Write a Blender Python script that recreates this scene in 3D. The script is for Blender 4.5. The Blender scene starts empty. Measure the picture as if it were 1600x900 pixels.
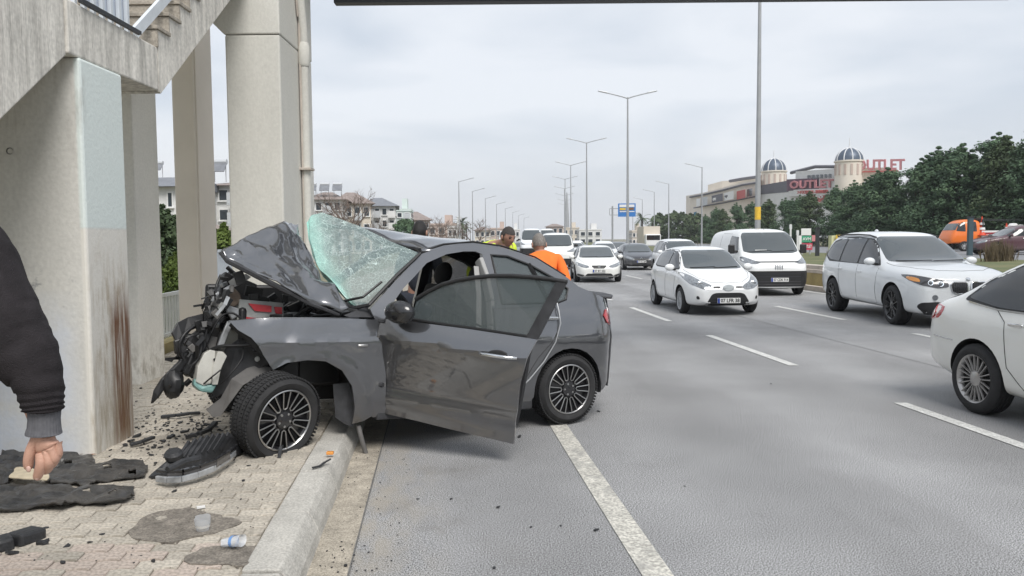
import bpy, bmesh, math, random
from mathutils import Vector, Matrix, noise
from mathutils.geometry import delaunay_2d_cdt
from mathutils.bvhtree import BVHTree
V=Vector; R=math.radians; PI=math.pi
random.seed(7)
scene=bpy.context.scene; COL=scene.collection

# ------------------------------------------------------------------ camera
CZ=1.67; FPX=1250.0; PITCH=R(3.43); ROLL=R(0.5)
_f=V((0,math.cos(PITCH),-math.sin(PITCH))); _u0=V((0,math.sin(PITCH),math.cos(PITCH))); _r0=V((1,0,0))
_r=_r0*math.cos(ROLL)-_u0*math.sin(ROLL); _u=_u0*math.cos(ROLL)+_r0*math.sin(ROLL)
CAM=V((0,0,CZ))
cd=bpy.data.cameras.new('camera'); co=bpy.data.objects.new('camera',cd); COL.objects.link(co)
cd.sensor_width=36; cd.lens=36*FPX/1600; cd.clip_start=.05; cd.clip_end=9000
co.matrix_world=Matrix(((_r.x,_u.x,-_f.x,0),(_r.y,_u.y,-_f.y,0),(_r.z,_u.z,-_f.z,CZ),(0,0,0,1)))
scene.camera=co
# surveying helpers: a sight line through the photograph met with a real plane in the place
def ray(px,py): return _r*((px-800)/FPX)+_u*((450-py)/FPX)+_f
def at(px,py,Y): d=ray(px,py); return CAM+d*(Y/d.y)
def gnd(px,py,z=0.0): d=ray(px,py); return CAM+d*((z-CZ)/d.z)

# ------------------------------------------------------------------ sky, sun, exposure
SUN_EL=R(52); SUN_AZ=R(158)      # compass-like: direction the light comes from, clockwise from +Y
w=bpy.data.worlds.new('World'); scene.world=w; w.use_nodes=True
nt=w.node_tree; nt.nodes.clear(); N=nt.nodes.new; L=nt.links.new
out=N('ShaderNodeOutputWorld'); mixs=N('ShaderNodeMixShader'); b1=N('ShaderNodeBackground'); b2=N('ShaderNodeBackground')
sk=N('ShaderNodeTexSky'); sk.sky_type='NISHITA'; sk.sun_disc=False; sk.sun_elevation=SUN_EL; sk.sun_rotation=SUN_AZ
sk.air_density=1.2; sk.dust_density=2.0
L(sk.outputs[0],b1.inputs[0]); b1.inputs[1].default_value=.055
tc=N('ShaderNodeTexCoord'); mp=N('ShaderNodeMapping'); mp.inputs['Scale'].default_value=(1.1,1.1,4.6)
L(tc.outputs['Generated'],mp.inputs[0])
n1=N('ShaderNodeTexNoise'); n1.inputs['Scale'].default_value=2.1; n1.inputs['Detail'].default_value=5; n1.inputs['Roughness'].default_value=.48; n1.inputs['Distortion'].default_value=.35
L(mp.outputs[0],n1.inputs['Vector'])
cr=N('ShaderNodeValToRGB'); cr.color_ramp.elements[0].position=.38; cr.color_ramp.elements[1].position=.58
cr.color_ramp.elements[0].color=(.655,.715,.80,1); cr.color_ramp.elements[1].color=(.86,.895,.95,1)
L(n1.outputs[0],cr.inputs[0])
sep=N('ShaderNodeSeparateXYZ'); L(tc.outputs['Generated'],sep.inputs[0])
hr=N('ShaderNodeMapRange'); hr.inputs[1].default_value=0.0; hr.inputs[2].default_value=.16; hr.inputs[3].default_value=.5; hr.inputs[4].default_value=0.0; L(sep.outputs[2],hr.inputs[0])
mx=N('ShaderNodeMix'); mx.data_type='RGBA'; L(hr.outputs[0],mx.inputs[0]); L(cr.outputs[0],mx.inputs[6]); mx.inputs[7].default_value=(.85,.845,.85,1)
L(mx.outputs[2],b2.inputs[0]); b2.inputs[1].default_value=.50
mixs.inputs[0].default_value=.90
L(b1.outputs[0],mixs.inputs[1]); L(b2.outputs[0],mixs.inputs[2]); L(mixs.outputs[0],out.inputs[0])
sl=bpy.data.lights.new('sun','SUN'); sl.energy=1.5; sl.angle=R(30); sl.color=(1,.965,.92)
so=bpy.data.objects.new('sun',sl); COL.objects.link(so)
_sd=V((math.sin(SUN_AZ)*math.cos(SUN_EL),math.cos(SUN_AZ)*math.cos(SUN_EL),math.sin(SUN_EL)))
so.rotation_euler=_sd.to_track_quat('Z','Y').to_euler()
vs=scene.view_settings; vs.view_transform='Standard'; vs.look='None'; vs.exposure=1.1; vs.gamma=1.0

# ------------------------------------------------------------------ materials
def mat(name,col,rough=.6,metal=0.0,var=0.0,vscale=6.0,bump=0.0,bscale=60.0,spec=.5,coat=0.0,col2=None,stretch=None,detail=4,emit=0,alpha=1,trans=0,speck=None,coatr=.05):
    m=bpy.data.materials.new(name); m.use_nodes=True; t=m.node_tree; b=t.nodes['Principled BSDF']
    b.inputs['Base Color'].default_value=(*col,1); b.inputs['Roughness'].default_value=rough; b.inputs['Metallic'].default_value=metal
    b.inputs['Specular IOR Level'].default_value=spec; b.inputs['Coat Weight'].default_value=coat; b.inputs['Coat Roughness'].default_value=coatr
    b.inputs['Alpha'].default_value=alpha; b.inputs['Transmission Weight'].default_value=trans
    if emit: b.inputs['Emission Color'].default_value=(*col,1); b.inputs['Emission Strength'].default_value=emit
    N=t.nodes.new; L=t.links.new
    if var or bump or speck:
        tc=N('ShaderNodeTexCoord'); src=tc.outputs['Object']
        if stretch:
            mp=N('ShaderNodeMapping'); mp.inputs['Scale'].default_value=stretch; L(src,mp.inputs[0]); src=mp.outputs[0]
    cs=None
    if var:
        n=N('ShaderNodeTexNoise'); n.inputs['Scale'].default_value=vscale; n.inputs['Detail'].default_value=detail; n.inputs['Roughness'].default_value=.6; L(src,n.inputs['Vector'])
        r=N('ShaderNodeMapRange'); r.inputs[1].default_value=.3; r.inputs[2].default_value=.7; L(n.outputs[0],r.inputs[0])
        x=N('ShaderNodeMix'); x.data_type='RGBA'; L(r.outputs[0],x.inputs[0])
        c2=col2 or tuple(min(1,c*(1+var)) for c in col); c1=col if col2 else tuple(c*(1-var) for c in col)
        x.inputs[6].default_value=(*c1,1); x.inputs[7].default_value=(*c2,1); cs=x.outputs[2]; L(cs,b.inputs['Base Color'])
    if speck:
        n=N('ShaderNodeTexNoise'); n.inputs['Scale'].default_value=speck[0]; n.inputs['Detail'].default_value=2; L(tc.outputs['Object'],n.inputs['Vector'])
        r=N('ShaderNodeMapRange'); r.inputs[1].default_value=.35; r.inputs[2].default_value=.65; r.inputs[3].default_value=1-speck[1]; r.inputs[4].default_value=1+speck[1]; L(n.outputs[0],r.inputs[0])
        x=N('ShaderNodeMix'); x.data_type='RGBA'; x.blend_type='MULTIPLY'; x.inputs[0].default_value=1
        if cs: L(cs,x.inputs[6])
        else: x.inputs[6].default_value=(*col,1)
        L(r.outputs[0],x.inputs[7]); cs=x.outputs[2]; L(cs,b.inputs['Base Color'])
    if bump:
        n=N('ShaderNodeTexNoise'); n.inputs['Scale'].default_value=bscale; n.inputs['Detail'].default_value=3; L(src,n.inputs['Vector'])
        p=N('ShaderNodeBump'); p.inputs['Strength'].default_value=bump; p.inputs['Distance'].default_value=.01; L(n.outputs[0],p.inputs['Height']); L(p.outputs[0],b.inputs['Normal'])
    return m
def nodes_of(m): t=m.node_tree; return t,t.nodes.new,t.links.new,t.nodes['Principled BSDF']
def stain(m,lo,hi,col,soft,scale,stretch,thr=(.35,.6),strength=1.0,coord='Object'):
    """a patch of other colour with a ragged edge inside the box lo..hi (object space)"""
    t,N,L,b=nodes_of(m)
    tc=N('ShaderNodeTexCoord'); fac=None
    sp=N('ShaderNodeSeparateXYZ'); L(tc.outputs[coord],sp.inputs[0])
    def mul(a,bb):
        k=N('ShaderNodeMath'); k.operation='MULTIPLY'; L(a,k.inputs[0]); L(bb,k.inputs[1]); return k.outputs[0]
    for i in range(3):
        if lo[i] is not None:
            r=N('ShaderNodeMapRange'); r.inputs[1].default_value=lo[i]-soft[i]; r.inputs[2].default_value=lo[i]+soft[i]; L(sp.outputs[i],r.inputs[0]); fac=mul(fac,r.outputs[0]) if fac else r.outputs[0]
        if hi[i] is not None:
            r=N('ShaderNodeMapRange'); r.inputs[1].default_value=hi[i]-soft[i]; r.inputs[2].default_value=hi[i]+soft[i]; r.inputs[3].default_value=1; r.inputs[4].default_value=0; L(sp.outputs[i],r.inputs[0]); fac=mul(fac,r.outputs[0]) if fac else r.outputs[0]
    if scale:
        mp=N('ShaderNodeMapping'); mp.inputs['Scale'].default_value=stretch; L(tc.outputs[coord],mp.inputs[0])
        n=N('ShaderNodeTexNoise'); n.inputs['Scale'].default_value=scale; n.inputs['Detail'].default_value=5; n.inputs['Roughness'].default_value=.65; L(mp.outputs[0],n.inputs['Vector'])
        r=N('ShaderNodeMapRange'); r.inputs[1].default_value=thr[0]; r.inputs[2].default_value=thr[1]; r.inputs[4].default_value=strength; L(n.outputs[0],r.inputs[0])
        fac=mul(fac,r.outputs[0]) if fac else r.outputs[0]
    x=N('ShaderNodeMix'); x.data_type='RGBA'; L(fac,x.inputs[0])
    bc=b.inputs['Base Color']
    if bc.links: L(bc.links[0].from_socket,x.inputs[6])
    else: x.inputs[6].default_value=bc.default_value
    x.inputs[7].default_value=(*col,1); L(x.outputs[2],bc)
    return m

# ------------------------------------------------------------------ mesh building
class MB:
    def __init__(s): s.v=[]; s.f=[]; s.m=[]; s.mi=0
    def add(s,vs,fs,mi=None):
        o=len(s.v); s.v+= [tuple(v) for v in vs]; s.f+=[tuple(i+o for i in f) for f in fs]; s.m+=[s.mi if mi is None else mi]*len(fs); return s
    def box(s,c,d,M=None,mi=None):
        x,y,z=d[0]/2,d[1]/2,d[2]/2; c=V(c)
        vs=[V((a*x,b*y,e*z)) for e in(-1,1) for a,b in((-1,-1),(1,-1),(1,1),(-1,1))]
        vs=[c+(M@v if M else v) for v in vs]
        return s.add(vs,[(3,2,1,0),(4,5,6,7),(0,1,5,4),(1,2,6,5),(2,3,7,6),(3,0,4,7)],mi)
    def beam(s,a,b,wd,ht,up=V((0,0,1)),mi=None):
        a,b=V(a),V(b); d=(b-a); l=d.length; d=d/l
        x=d.cross(up); x=x.normalized() if x.length>1e-6 else V((1,0,0)); y=x.cross(d)
        vs=[p+x*i*wd/2+y*j*ht/2 for p in(a,b) for i,j in((-1,-1),(1,-1),(1,1),(-1,1))]
        return s.add(vs,[(0,1,2,3),(7,6,5,4),(1,0,4,5),(2,1,5,6),(3,2,6,7),(0,3,7,4)],mi)
    def prism(s,poly,h,M=None,mi=None):
        n=len(poly); vs=[V((p[0],p[1],0)) for p in poly]+[V((p[0],p[1],h)) for p in poly]
        if M: vs=[M@v for v in vs]
        return s.add(vs,[tuple(range(n-1,-1,-1)),tuple(range(n,2*n))]+[(i,(i+1)%n,n+(i+1)%n,n+i) for i in range(n)],mi)
    def tube(s,pts,r,n=6,mi=None,cap=True):
        pts=[V(p) for p in pts]; k=len(pts); rs=r if isinstance(r,(list,tuple)) else [r]*k; vs=[]
        u=None
        for i,p in enumerate(pts):
            d=(pts[min(i+1,k-1)]-pts[max(i-1,0)]); d=d.normalized() if d.length>1e-9 else V((0,0,1))
            if u is None: u=d.orthogonal().normalized()
            else:
                u=u-d*u.dot(d); u=u.normalized() if u.length>1e-6 else d.orthogonal().normalized()
            q=d.cross(u)
            vs+=[p+(u*math.cos(2*PI*j/n)+q*math.sin(2*PI*j/n))*rs[i] for j in range(n)]
        fs=[(i*n+j,i*n+(j+1)%n,(i+1)*n+(j+1)%n,(i+1)*n+j) for i in range(k-1) for j in range(n)]
        if cap: fs+=[tuple(range(n-1,-1,-1)),tuple(range((k-1)*n,k*n))]
        return s.add(vs,fs,mi)
    def lathe(s,prof,n=24,M=None,mi=None,closed=False):
        """prof: (radius, height) pairs round the local Z axis"""
        k=len(prof); vs=[V((r*math.cos(2*PI*j/n),r*math.sin(2*PI*j/n),z)) for r,z in prof for j in range(n)]
        if M: vs=[M@v for v in vs]
        fs=[(i*n+j,i*n+(j+1)%n,(i+1)*n+(j+1)%n,(i+1)*n+j) for i in range(k-1) for j in range(n)]
        if closed: fs+=[((k-1)*n+j,(k-1)*n+(j+1)%n,(j+1)%n,j) for j in range(n)]
        return s.add(vs,fs,mi)
    def quad(s,*p,mi=None): return s.add(p,[tuple(range(len(p)))],mi)
    def sphere(s,c,r,nu=10,nv=7,M=None,mi=None,jit=0):
        c=V(c); vs=[]; rr=r if isinstance(r,(tuple,list)) else (r,r,r)
        for i in range(1,nv):
            a=PI*i/nv
            for j in range(nu):
                b=2*PI*j/nu; k=1+random.uniform(-jit,jit); vs.append(V((rr[0]*math.sin(a)*math.cos(b)*k,rr[1]*math.sin(a)*math.sin(b)*k,rr[2]*math.cos(a)*k)))
        vs+= [V((0,0,rr[2])),V((0,0,-rr[2]))]; t=len(vs)-2
        if M: vs=[M@v for v in vs]
        vs=[c+v for v in vs]
        fs=[(i*nu+j,(i+1)*nu+j,(i+1)*nu+(j+1)%nu,i*nu+(j+1)%nu) for i in range(nv-2) for j in range(nu)]
        fs+=[(t,j,(j+1)%nu) for j in range(nu)]+[(t+1,(nv-2)*nu+(j+1)%nu,(nv-2)*nu+j) for j in range(nu)]
        return s.add(vs,fs,mi)
    def mesh(s,name,smooth=None):
        me=bpy.data.meshes.new(name); me.from_pydata(s.v,[],s.f)
        for p,i in zip(me.polygons,s.m): p.material_index=i
        if smooth is not None: shade(me,smooth)
        return me
    def build(s,name,mats,parent=None,smooth=None,loc=None,bevel=0,**tags):
        me=s.mesh(name,smooth); return link(name,me,mats,parent,loc,bevel,**tags)
def shade(me,ang):
    for p in me.polygons: p.use_smooth=True
    if ang<180: me.set_sharp_from_angle(angle=R(ang))
def link(name,me,mats,parent=None,loc=None,bevel=0,**tags):
    if mats is not None and not me.materials:
        for m in (mats if isinstance(mats,(list,tuple)) else [mats]): me.materials.append(m)
    o=bpy.data.objects.new(name,me); COL.objects.link(o)
    if parent: o.parent=parent
    if loc is not None: o.location=loc
    if bevel:
        b=o.modifiers.new('bevel','BEVEL'); b.width=bevel; b.segments=2; b.limit_method='ANGLE'; b.harden_normals=False
    tag(o,**tags); return o
def tag(o,label=None,cat=None,group=None,kind=None):
    if label: o['label']=label
    if cat: o['category']=cat
    if group: o['group']=group
    if kind: o['kind']=kind
    return o
def thing(name,label,cat,loc=(0,0,0),rz=0,group=None,M=None):
    o=bpy.data.objects.new(name,None); COL.objects.link(o); o.empty_display_size=.2
    if M is not None: o.matrix_world=M
    else: o.location=loc; o.rotation_euler=(0,0,rz)
    return tag(o,label,cat,group)
def kids(o): return [c for c in bpy.data.objects if c.parent==o]
def dup(o,parent=None,label=None,_k=None):
    c=o.copy(); COL.objects.link(c)
    if parent: c.parent=parent
    if label: c['label']=label
    for ch in list(o.children): dup(ch,c)
    return c
def weld(me,d=1e-5):
    b=bmesh.new(); b.from_mesh(me); bmesh.ops.remove_doubles(b,verts=b.verts,dist=d); bmesh.ops.recalc_face_normals(b,faces=b.faces); b.to_mesh(me); b.free(); return me
def applied(o):
    """evaluated mesh of an object with its modifiers baked in"""
    dg=bpy.context.evaluated_depsgraph_get(); dg.update(); me=bpy.data.meshes.new_from_object(o.evaluated_get(dg)); return me
def interp(pts,x):
    if x<=pts[0][0]: return pts[0][1]
    for (a,b),(c,d) in zip(pts,pts[1:]):
        if x<=c: return b+(d-b)*(x-a)/(c-a) if c>a else d
    return pts[-1][1]
def text_mesh(s,size,extrude=.004,align='CENTER',bold=0):
    cu=bpy.data.curves.new('lettering','FONT'); cu.body=s; cu.size=size; cu.extrude=extrude; cu.align_x=align; cu.align_y='CENTER'; cu.offset=bold; cu.resolution_u=2
    o=bpy.data.objects.new('lettering',cu); COL.objects.link(o); me=applied(o); bpy.data.objects.remove(o); bpy.data.curves.remove(cu); return me
def inpoly(p,poly):
    c=False; n=len(poly)
    for i in range(n):
        a,b=poly[i],poly[i-1]
        if (a[1]>p[1])!=(b[1]>p[1]) and p[0]<(b[0]-a[0])*(p[1]-a[1])/(b[1]-a[1])+a[0]: c=not c
    return c
def smoothpoly(poly,it=1,keep=()):
    for _ in range(it):
        q=[]; n=len(poly)
        for i in range(n):
            a,b=V(poly[i]),V(poly[(i+1)%n]); q+=[tuple(a*.75+b*.25),tuple(a*.25+b*.75)]
        poly=q
    return poly
def roundpoly(poly,r=.05):
    q=[]; n=len(poly)
    for i in range(n):
        p,a,b=V(poly[i]).to_2d(),V(poly[i-1]).to_2d(),V(poly[(i+1)%n]).to_2d()
        ka=min(r,.38*(a-p).length); kb=min(r,.38*(b-p).length)
        u=p+(a-p).normalized()*ka; w_=p+(b-p).normalized()*kb
        q+=[tuple(u),tuple(u*.25+p*.5+w_*.25),tuple(w_)]
    return q
def densify(poly,d):
    q=[]; n=len(poly)
    for i in range(n):
        a,b=V(poly[i]).to_2d(),V(poly[(i+1)%n]).to_2d(); k=max(1,int((b-a).length/d))
        q+=[tuple(a.lerp(b,j/k)) for j in range(k)]
    return q
def patch(poly,fn,d,thick,holes=(),back=None):
    """sheet with real thickness over a 2D outline; fn(a,b)->point on the surface, back(a,b)->point behind it"""
    loops=[densify(poly,d)]+[densify(h,d) for h in holes]; pts=[];edges=[]
    for lp in loops:
        o=len(pts); pts+=[V(p) for p in lp]; edges+=[(o+i,o+(i+1)%len(lp)) for i in range(len(lp))]
    nb=len(pts)
    xs=[p[0] for p in poly]; ys=[p[1] for p in poly]; y=min(ys)+d/2; row=0
    while y<max(ys):
        x=min(xs)+d/2+(d/2 if row%2 else 0)
        while x<max(xs):
            if inpoly((x,y),poly) and not any(inpoly((x,y),h) for h in holes):
                if min((V((x,y))-q).length for q in pts[:nb])>d*.45: pts.append(V((x,y)))
            x+=d
        y+=d*.87; row+=1
    vo,eo,fo,*_=delaunay_2d_cdt(pts,edges,[],0,1e-6)
    fs=[]
    for f in fo:
        c=sum((vo[i] for i in f),V((0,0)))/len(f)
        if inpoly(c,poly) and not any(inpoly(c,h) for h in holes): fs.append(tuple(f))
    n=len(vo); vs=[V(fn(p.x,p.y)) for p in vo]; mb=MB()
    if thick or back:
        cnt={}
        for f in fs:
            for i in range(len(f)):
                e=(f[i],f[(i+1)%len(f)]); cnt[e]=1
        bd=[e for e in cnt if (e[1],e[0]) not in cnt]
        if back: bk=[V(back(p.x,p.y)) for p in vo]
        else:
            nr=[V((0,0,0)) for _ in vs]
            for f in fs:
                q=(vs[f[1]]-vs[f[0]]).cross(vs[f[2]]-vs[f[0]])
                for i in f: nr[i]+=q
            bk=[v-(k.normalized() if k.length else V((0,0,0)))*thick for v,k in zip(vs,nr)]
        mb.add(vs+bk,fs+[tuple(n+i for i in reversed(f)) for f in fs]+[(b,a,n+a,n+b) for a,b in bd])
    else: mb.add(vs,fs)
    return mb

# the road curves gently to the right, then runs straight
def rdx(y): return -.1*y+.000535*y*y if y<157 else -.1*157+.000535*157**2+.068*(y-157)
def rd(x0,y,z=0.0): return V((x0+rdx(y),y,z))
def rhead(y): return math.atan2(1,(-.1+.00107*y) if y<157 else .068)   # direction of the road at y
def strip(name,xa,xb,ya,yb,z,m,step=4,kind='structure',parent=None,thick=0,prof=None,**t):
    """ribbon following the road; prof = list of (x0,z) across"""
    prof=prof or [(xa,z),(xb,z)]; n=max(1,int((yb-ya)/step)); k=len(prof); mb=MB()
    vs=[rd(p[0],ya+(yb-ya)*i/n,p[1]) for i in range(n+1) for p in prof]
    mb.add(vs,[(i*k+j,i*k+j+1,(i+1)*k+j+1,(i+1)*k+j) for i in range(n) for j in range(k-1)])
    return mb.build(name,m,parent,kind=kind,**t)
# ------------------------------------------------------------------ shared materials
M={}
M['asphalt']=mat('asphalt',(.262,.263,.265),.88,var=.16,vscale=.55,bump=.2,bscale=260,speck=(130,.85),spec=.3)
t,N,L,b=nodes_of(M['asphalt'])
M['gutter']=mat('gutter_dirt',(.34,.305,.25),.95,var=.28,vscale=7,bump=.6,bscale=90,speck=(120,.3))
M['paint']=mat('road_paint',(.47,.455,.41),.8,var=.16,vscale=6,bump=.35,bscale=150,speck=(60,.34))
stain(M['paint'],(None,None,None),(None,None,None),(.27,.265,.25),(1,1,1),5.5,(1,.6,1),(.52,.66),.75)
M['paint2']=mat('road_paint_worn',(.54,.54,.52),.78,var=.15,vscale=9,bump=.3,bscale=150,speck=(70,.28))
M['darkseam']=mat('tar_seam',(.12,.118,.112),.8,var=.3,vscale=8)
M['sand']=mat('bedding_sand',(.28,.25,.20),.95,var=.3,vscale=9,bump=.6,bscale=80)
M['block']=mat('paving_block',(.42,.383,.325),.9,bump=.5,bscale=110,speck=(60,.22))
t,N,L,b=nodes_of(M['block'])
oi=N('ShaderNodeObjectInfo'); hs=N('ShaderNodeHueSaturation'); mr=N('ShaderNodeMapRange'); mr.inputs[3].default_value=.80; mr.inputs[4].default_value=1.14
L(oi.outputs['Random'],mr.inputs[0]); L(mr.outputs[0],hs.inputs['Value']); s0=b.inputs['Base Color'].links[0].from_socket; L(s0,hs.inputs['Color']); L(hs.outputs[0],b.inputs['Base Color'])
M['block_red']=mat('paving_block_red',(.43,.365,.315),.9,bump=.5,bscale=110,speck=(60,.22))
M['kerb']=mat('kerb_concrete',(.42,.405,.37),.85,var=.18,vscale=4,bump=.45,bscale=60,speck=(80,.18))
M['mortar']=mat('mortar',(.185,.165,.14),.95,var=.3,vscale=14,bump=.8,bscale=70,speck=(90,.3))
M['concrete']=mat('painted_concrete',(.61,.60,.555),.85,var=.06,vscale=1.6,bump=.25,bscale=30,stretch=(1,1,.5),speck=(35,.04))
M['tan']=mat('tan_painted_concrete',(.70,.635,.55),.85,var=.05,vscale=1.6,bump=.2,bscale=30)
M['rawcon']=mat('weathered_concrete',(.62,.595,.545),.9,var=.3,vscale=5,bump=.5,bscale=30,stretch=(2.6,2.6,.35),detail=6,speck=(30,.10))
M['stepcon']=mat('step_concrete',(.36,.325,.275),.92,var=.2,vscale=9,bump=.5,bscale=40,speck=(50,.15))
M['railwhite']=mat('white_rail_paint',(.62,.66,.70),.5,var=.08,vscale=8)
M['railpanel']=mat('blue_white_sheet',(.55,.60,.68),.5,var=.05,vscale=5)
M['steel']=mat('galvanised_steel',(.46,.47,.48),.45,metal=.6,var=.1,vscale=4)
M['lampsteel']=mat('lamp_post_steel',(.36,.37,.38),.5,metal=.3,var=.08,vscale=3)
M['darksteel']=mat('dark_steel',(.035,.038,.042),.5,metal=.2)
M['yellow']=mat('yellow_band_paint',(.75,.48,.05),.55,var=.15,vscale=12)
M['grass']=mat('verge_grass',(.075,.10,.035),.95,var=.5,vscale=.9,bump=.8,bscale=14,col2=(.16,.15,.07))
M['earth']=mat('dry_earth',(.22,.19,.14),.95,var=.35,vscale=.4,bump=.6,bscale=8,col2=(.12,.13,.06))
M['ochre']=mat('ochre_wall_paint',(.36,.29,.13),.85,var=.18,vscale=3,bump=.3,bscale=40)
M['coping']=mat('pale_coping',(.46,.41,.36),.85,var=.15,vscale=5,bump=.3,bscale=40)
M['farroad']=mat('far_asphalt',(.20,.205,.215),.9,var=.1,vscale=.5)
M['white']=mat('white_paint',(.72,.72,.71),.5)
M['black']=mat('black_plastic',(.012,.012,.013),.45,var=.2,vscale=20)
M['rubber']=mat('tyre_rubber',(.022,.022,.023),.82,var=.25,vscale=12,bump=.2,bscale=60)

# ------------------------------------------------------------------ ground, road, markings
gm=MB(); gm.quad((-5000,-1500,-.06),(5000,-1500,-.06),(5000,8000,-.06),(-5000,8000,-.06)); gm.build('ground',M['earth'],kind='structure')
# asphalt: worn wheel tracks are a real tone of the surface
a=M['asphalt']; t,N,L,b=nodes_of(a)
tc=N('ShaderNodeTexCoord'); sp=N('ShaderNodeSeparateXYZ'); L(tc.outputs['UV'],sp.inputs[0])
wv=N('ShaderNodeMath'); wv.operation='MULTIPLY_ADD'; wv.inputs[1].default_value=2*PI/1.78; wv.inputs[2].default_value=.6; L(sp.outputs[0],wv.inputs[0])
cs=N('ShaderNodeMath'); cs.operation='COSINE'; L(wv.outputs[0],cs.inputs[0])
mr=N('ShaderNodeMapRange'); mr.inputs[1].default_value=-1; mr.inputs[2].default_value=1; mr.inputs[3].default_value=.88; mr.inputs[4].default_value=1.06; L(cs.outputs[0],mr.inputs[0])
ns=N('ShaderNodeTexNoise'); ns.inputs['Scale'].default_value=1.0; ns.inputs['Detail'].default_value=4
mp=N('ShaderNodeMapping'); mp.inputs['Scale'].default_value=(1.6,.09,1); L(tc.outputs['UV'],mp.inputs[0]); L(mp.outputs[0],ns.inputs['Vector'])
m2=N('ShaderNodeMapRange'); m2.inputs[1].default_value=.3; m2.inputs[2].default_value=.7; m2.inputs[3].default_value=.97; m2.inputs[4].default_value=1.04; L(ns.outputs[0],m2.inputs[0])
mm=N('ShaderNodeMath'); mm.operation='MULTIPLY'; L(mr.outputs[0],mm.inputs[0]); L(m2.outputs[0],mm.inputs[1])
# fine cracks
vo=N('ShaderNodeTexVoronoi'); vo.feature='DISTANCE_TO_EDGE'; vo.inputs['Scale'].default_value=.55
nd=N('ShaderNodeTexNoise'); nd.inputs['Scale'].default_value=3; nd.inputs['Detail'].default_value=6; L(tc.outputs['UV'],nd.inputs['Vector'])
va=N('ShaderNodeVectorMath'); va.operation='MULTIPLY_ADD'; va.inputs[1].default_value=(.5,.5,.5); L(nd.outputs['Color'],va.inputs[0]); L(tc.outputs['UV'],va.inputs[2]); L(va.outputs[0],vo.inputs['Vector'])
cr=N('ShaderNodeMapRange'); cr.inputs[1].default_value=.0; cr.inputs[2].default_value=.006; cr.inputs[3].default_value=.93; cr.inputs[4].default_value=1; L(vo.outputs['Distance'],cr.inputs[0])
m3=N('ShaderNodeMath'); m3.operation='MULTIPLY'; L(mm.outputs[0],m3.inputs[0]); L(cr.outputs[0],m3.inputs[1])
x=N('ShaderNodeMix'); x.data_type='RGBA'; x.blend_type='MULTIPLY'; x.inputs[0].default_value=1; L(b.inputs['Base Color'].links[0].from_socket,x.inputs[6]); L(m3.outputs[0],x.inputs[7]); L(x.outputs[2],b.inputs['Base Color'])
def uv_road(o):
    me=o.data; uv=me.uv_layers.new(name='road')
    for lp in me.loops:
        p=me.vertices[lp.vertex_index].co; uv.data[lp.index].uv=(p.x-rdx(p.y),p.y)
ROAD=strip('road',-.47,11.58,-12,420,0,M['asphalt'],step=3); uv_road(ROAD)
strip('gutter',-.70,-.455,-12,160,.004,M['gutter'],step=1)
strip('asphalt_seam',-.452,-.444,-6,90,.0045,M['darkseam'],step=1.2,parent=ROAD,kind=None)
strip('asphalt_seam',6.40,6.412,-6,120,.0045,M['darkseam'],step=1.5,parent=ROAD,kind=None)
def marking(x0,w,ya,yb,m,name):
    return strip(name,x0-w/2,x0+w/2,ya,yb,.006,m,step=1.2,parent=ROAD,kind=None)
marking(1.09,.155,-6,300,M['paint'],'edge_line')
for x0 in(4.65,8.18):
    for k in range(-3,24):
        ya=10.35+5.75*k; marking(x0,.13,ya,ya+3.35,M['paint2'],'lane_dash')
marking(11.28,.12,3,200,M['paint2'],'edge_line')

# wear on the asphalt: oily smears along the lane middles, spilt fluid by the gutter, a scuffed stretch below the wreck
for lo,hi,col,sc,st,th,sg in(((2.2,-10,None),(3.4,400,None),(.15,.148,.145),2.4,(1,.22,1),(.50,.78),.34),((5.8,-10,None),(7.0,400,None),(.15,.148,.145),2.4,(1,.22,1),(.50,.78),.34),((-.5,1,None),(.35,8.5,None),(.13,.12,.105),1.7,(1,.8,1),(.52,.70),.45),((None,-20,None),(-.25,300,None),(.34,.305,.25),3.2,(1.5,.6,1),(.38,.62),.9)):
    stain(M['asphalt'],lo,hi,col,(.35,.8,1),sc,st,th,sg,'UV')
# ------------------------------------------------------------------ pavement: kerb stones and interlocking blocks
PZ=.155
PAV=strip('pavement',-3.75,-.90,-3,70,PZ-.012,M['sand'],step=1)
def kerb_stone(ya,yb,i):
    j=random.uniform(-.006,.006); e=.006
    prof=[(-.655,-.02),(-.668,.06),(-.700,PZ-.03+j),(-.725,PZ+j+.004),(-.905,PZ+j+.002),(-.905,-.02)]
    mb=MB(); k=len(prof); vs=[rd(p[0]+random.uniform(-.003,.003),y,p[1]) for y in(ya+e,yb-e) for p in prof]
    mb.add(vs,[(q,q+1,k+q+1,k+q) for q in range(k-1)]+[tuple(range(k-1,-1,-1)),tuple(range(k,2*k))])
    o=mb.build('kerb_stone',M['kerb'],PAV,bevel=.008); return o
y=-2.0;i=0
while y<24:
    l=.80; kerb_stone(y,y+l,i); y+=l; i+=1
strip('kerb_run',0,0,y,160,0,M['kerb'],step=3,parent=PAV,kind=None,prof=[(-.905,PZ),(-.725,PZ),(-.70,PZ-.03),(-.655,-.02)])
BL,BW,BH=.205,.103,.06; g=.0035
def zz(x): return .013*(1-abs((x/(BL/4))%2-1))
bp=[]
for k in range(5): bp.append((g+(BL-2*g)*k/4, g+zz(k*BL/4)))
for k in range(4,-1,-1): bp.append((g+(BL-2*g)*k/4, BW-g+zz(k*BL/4)))
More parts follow.
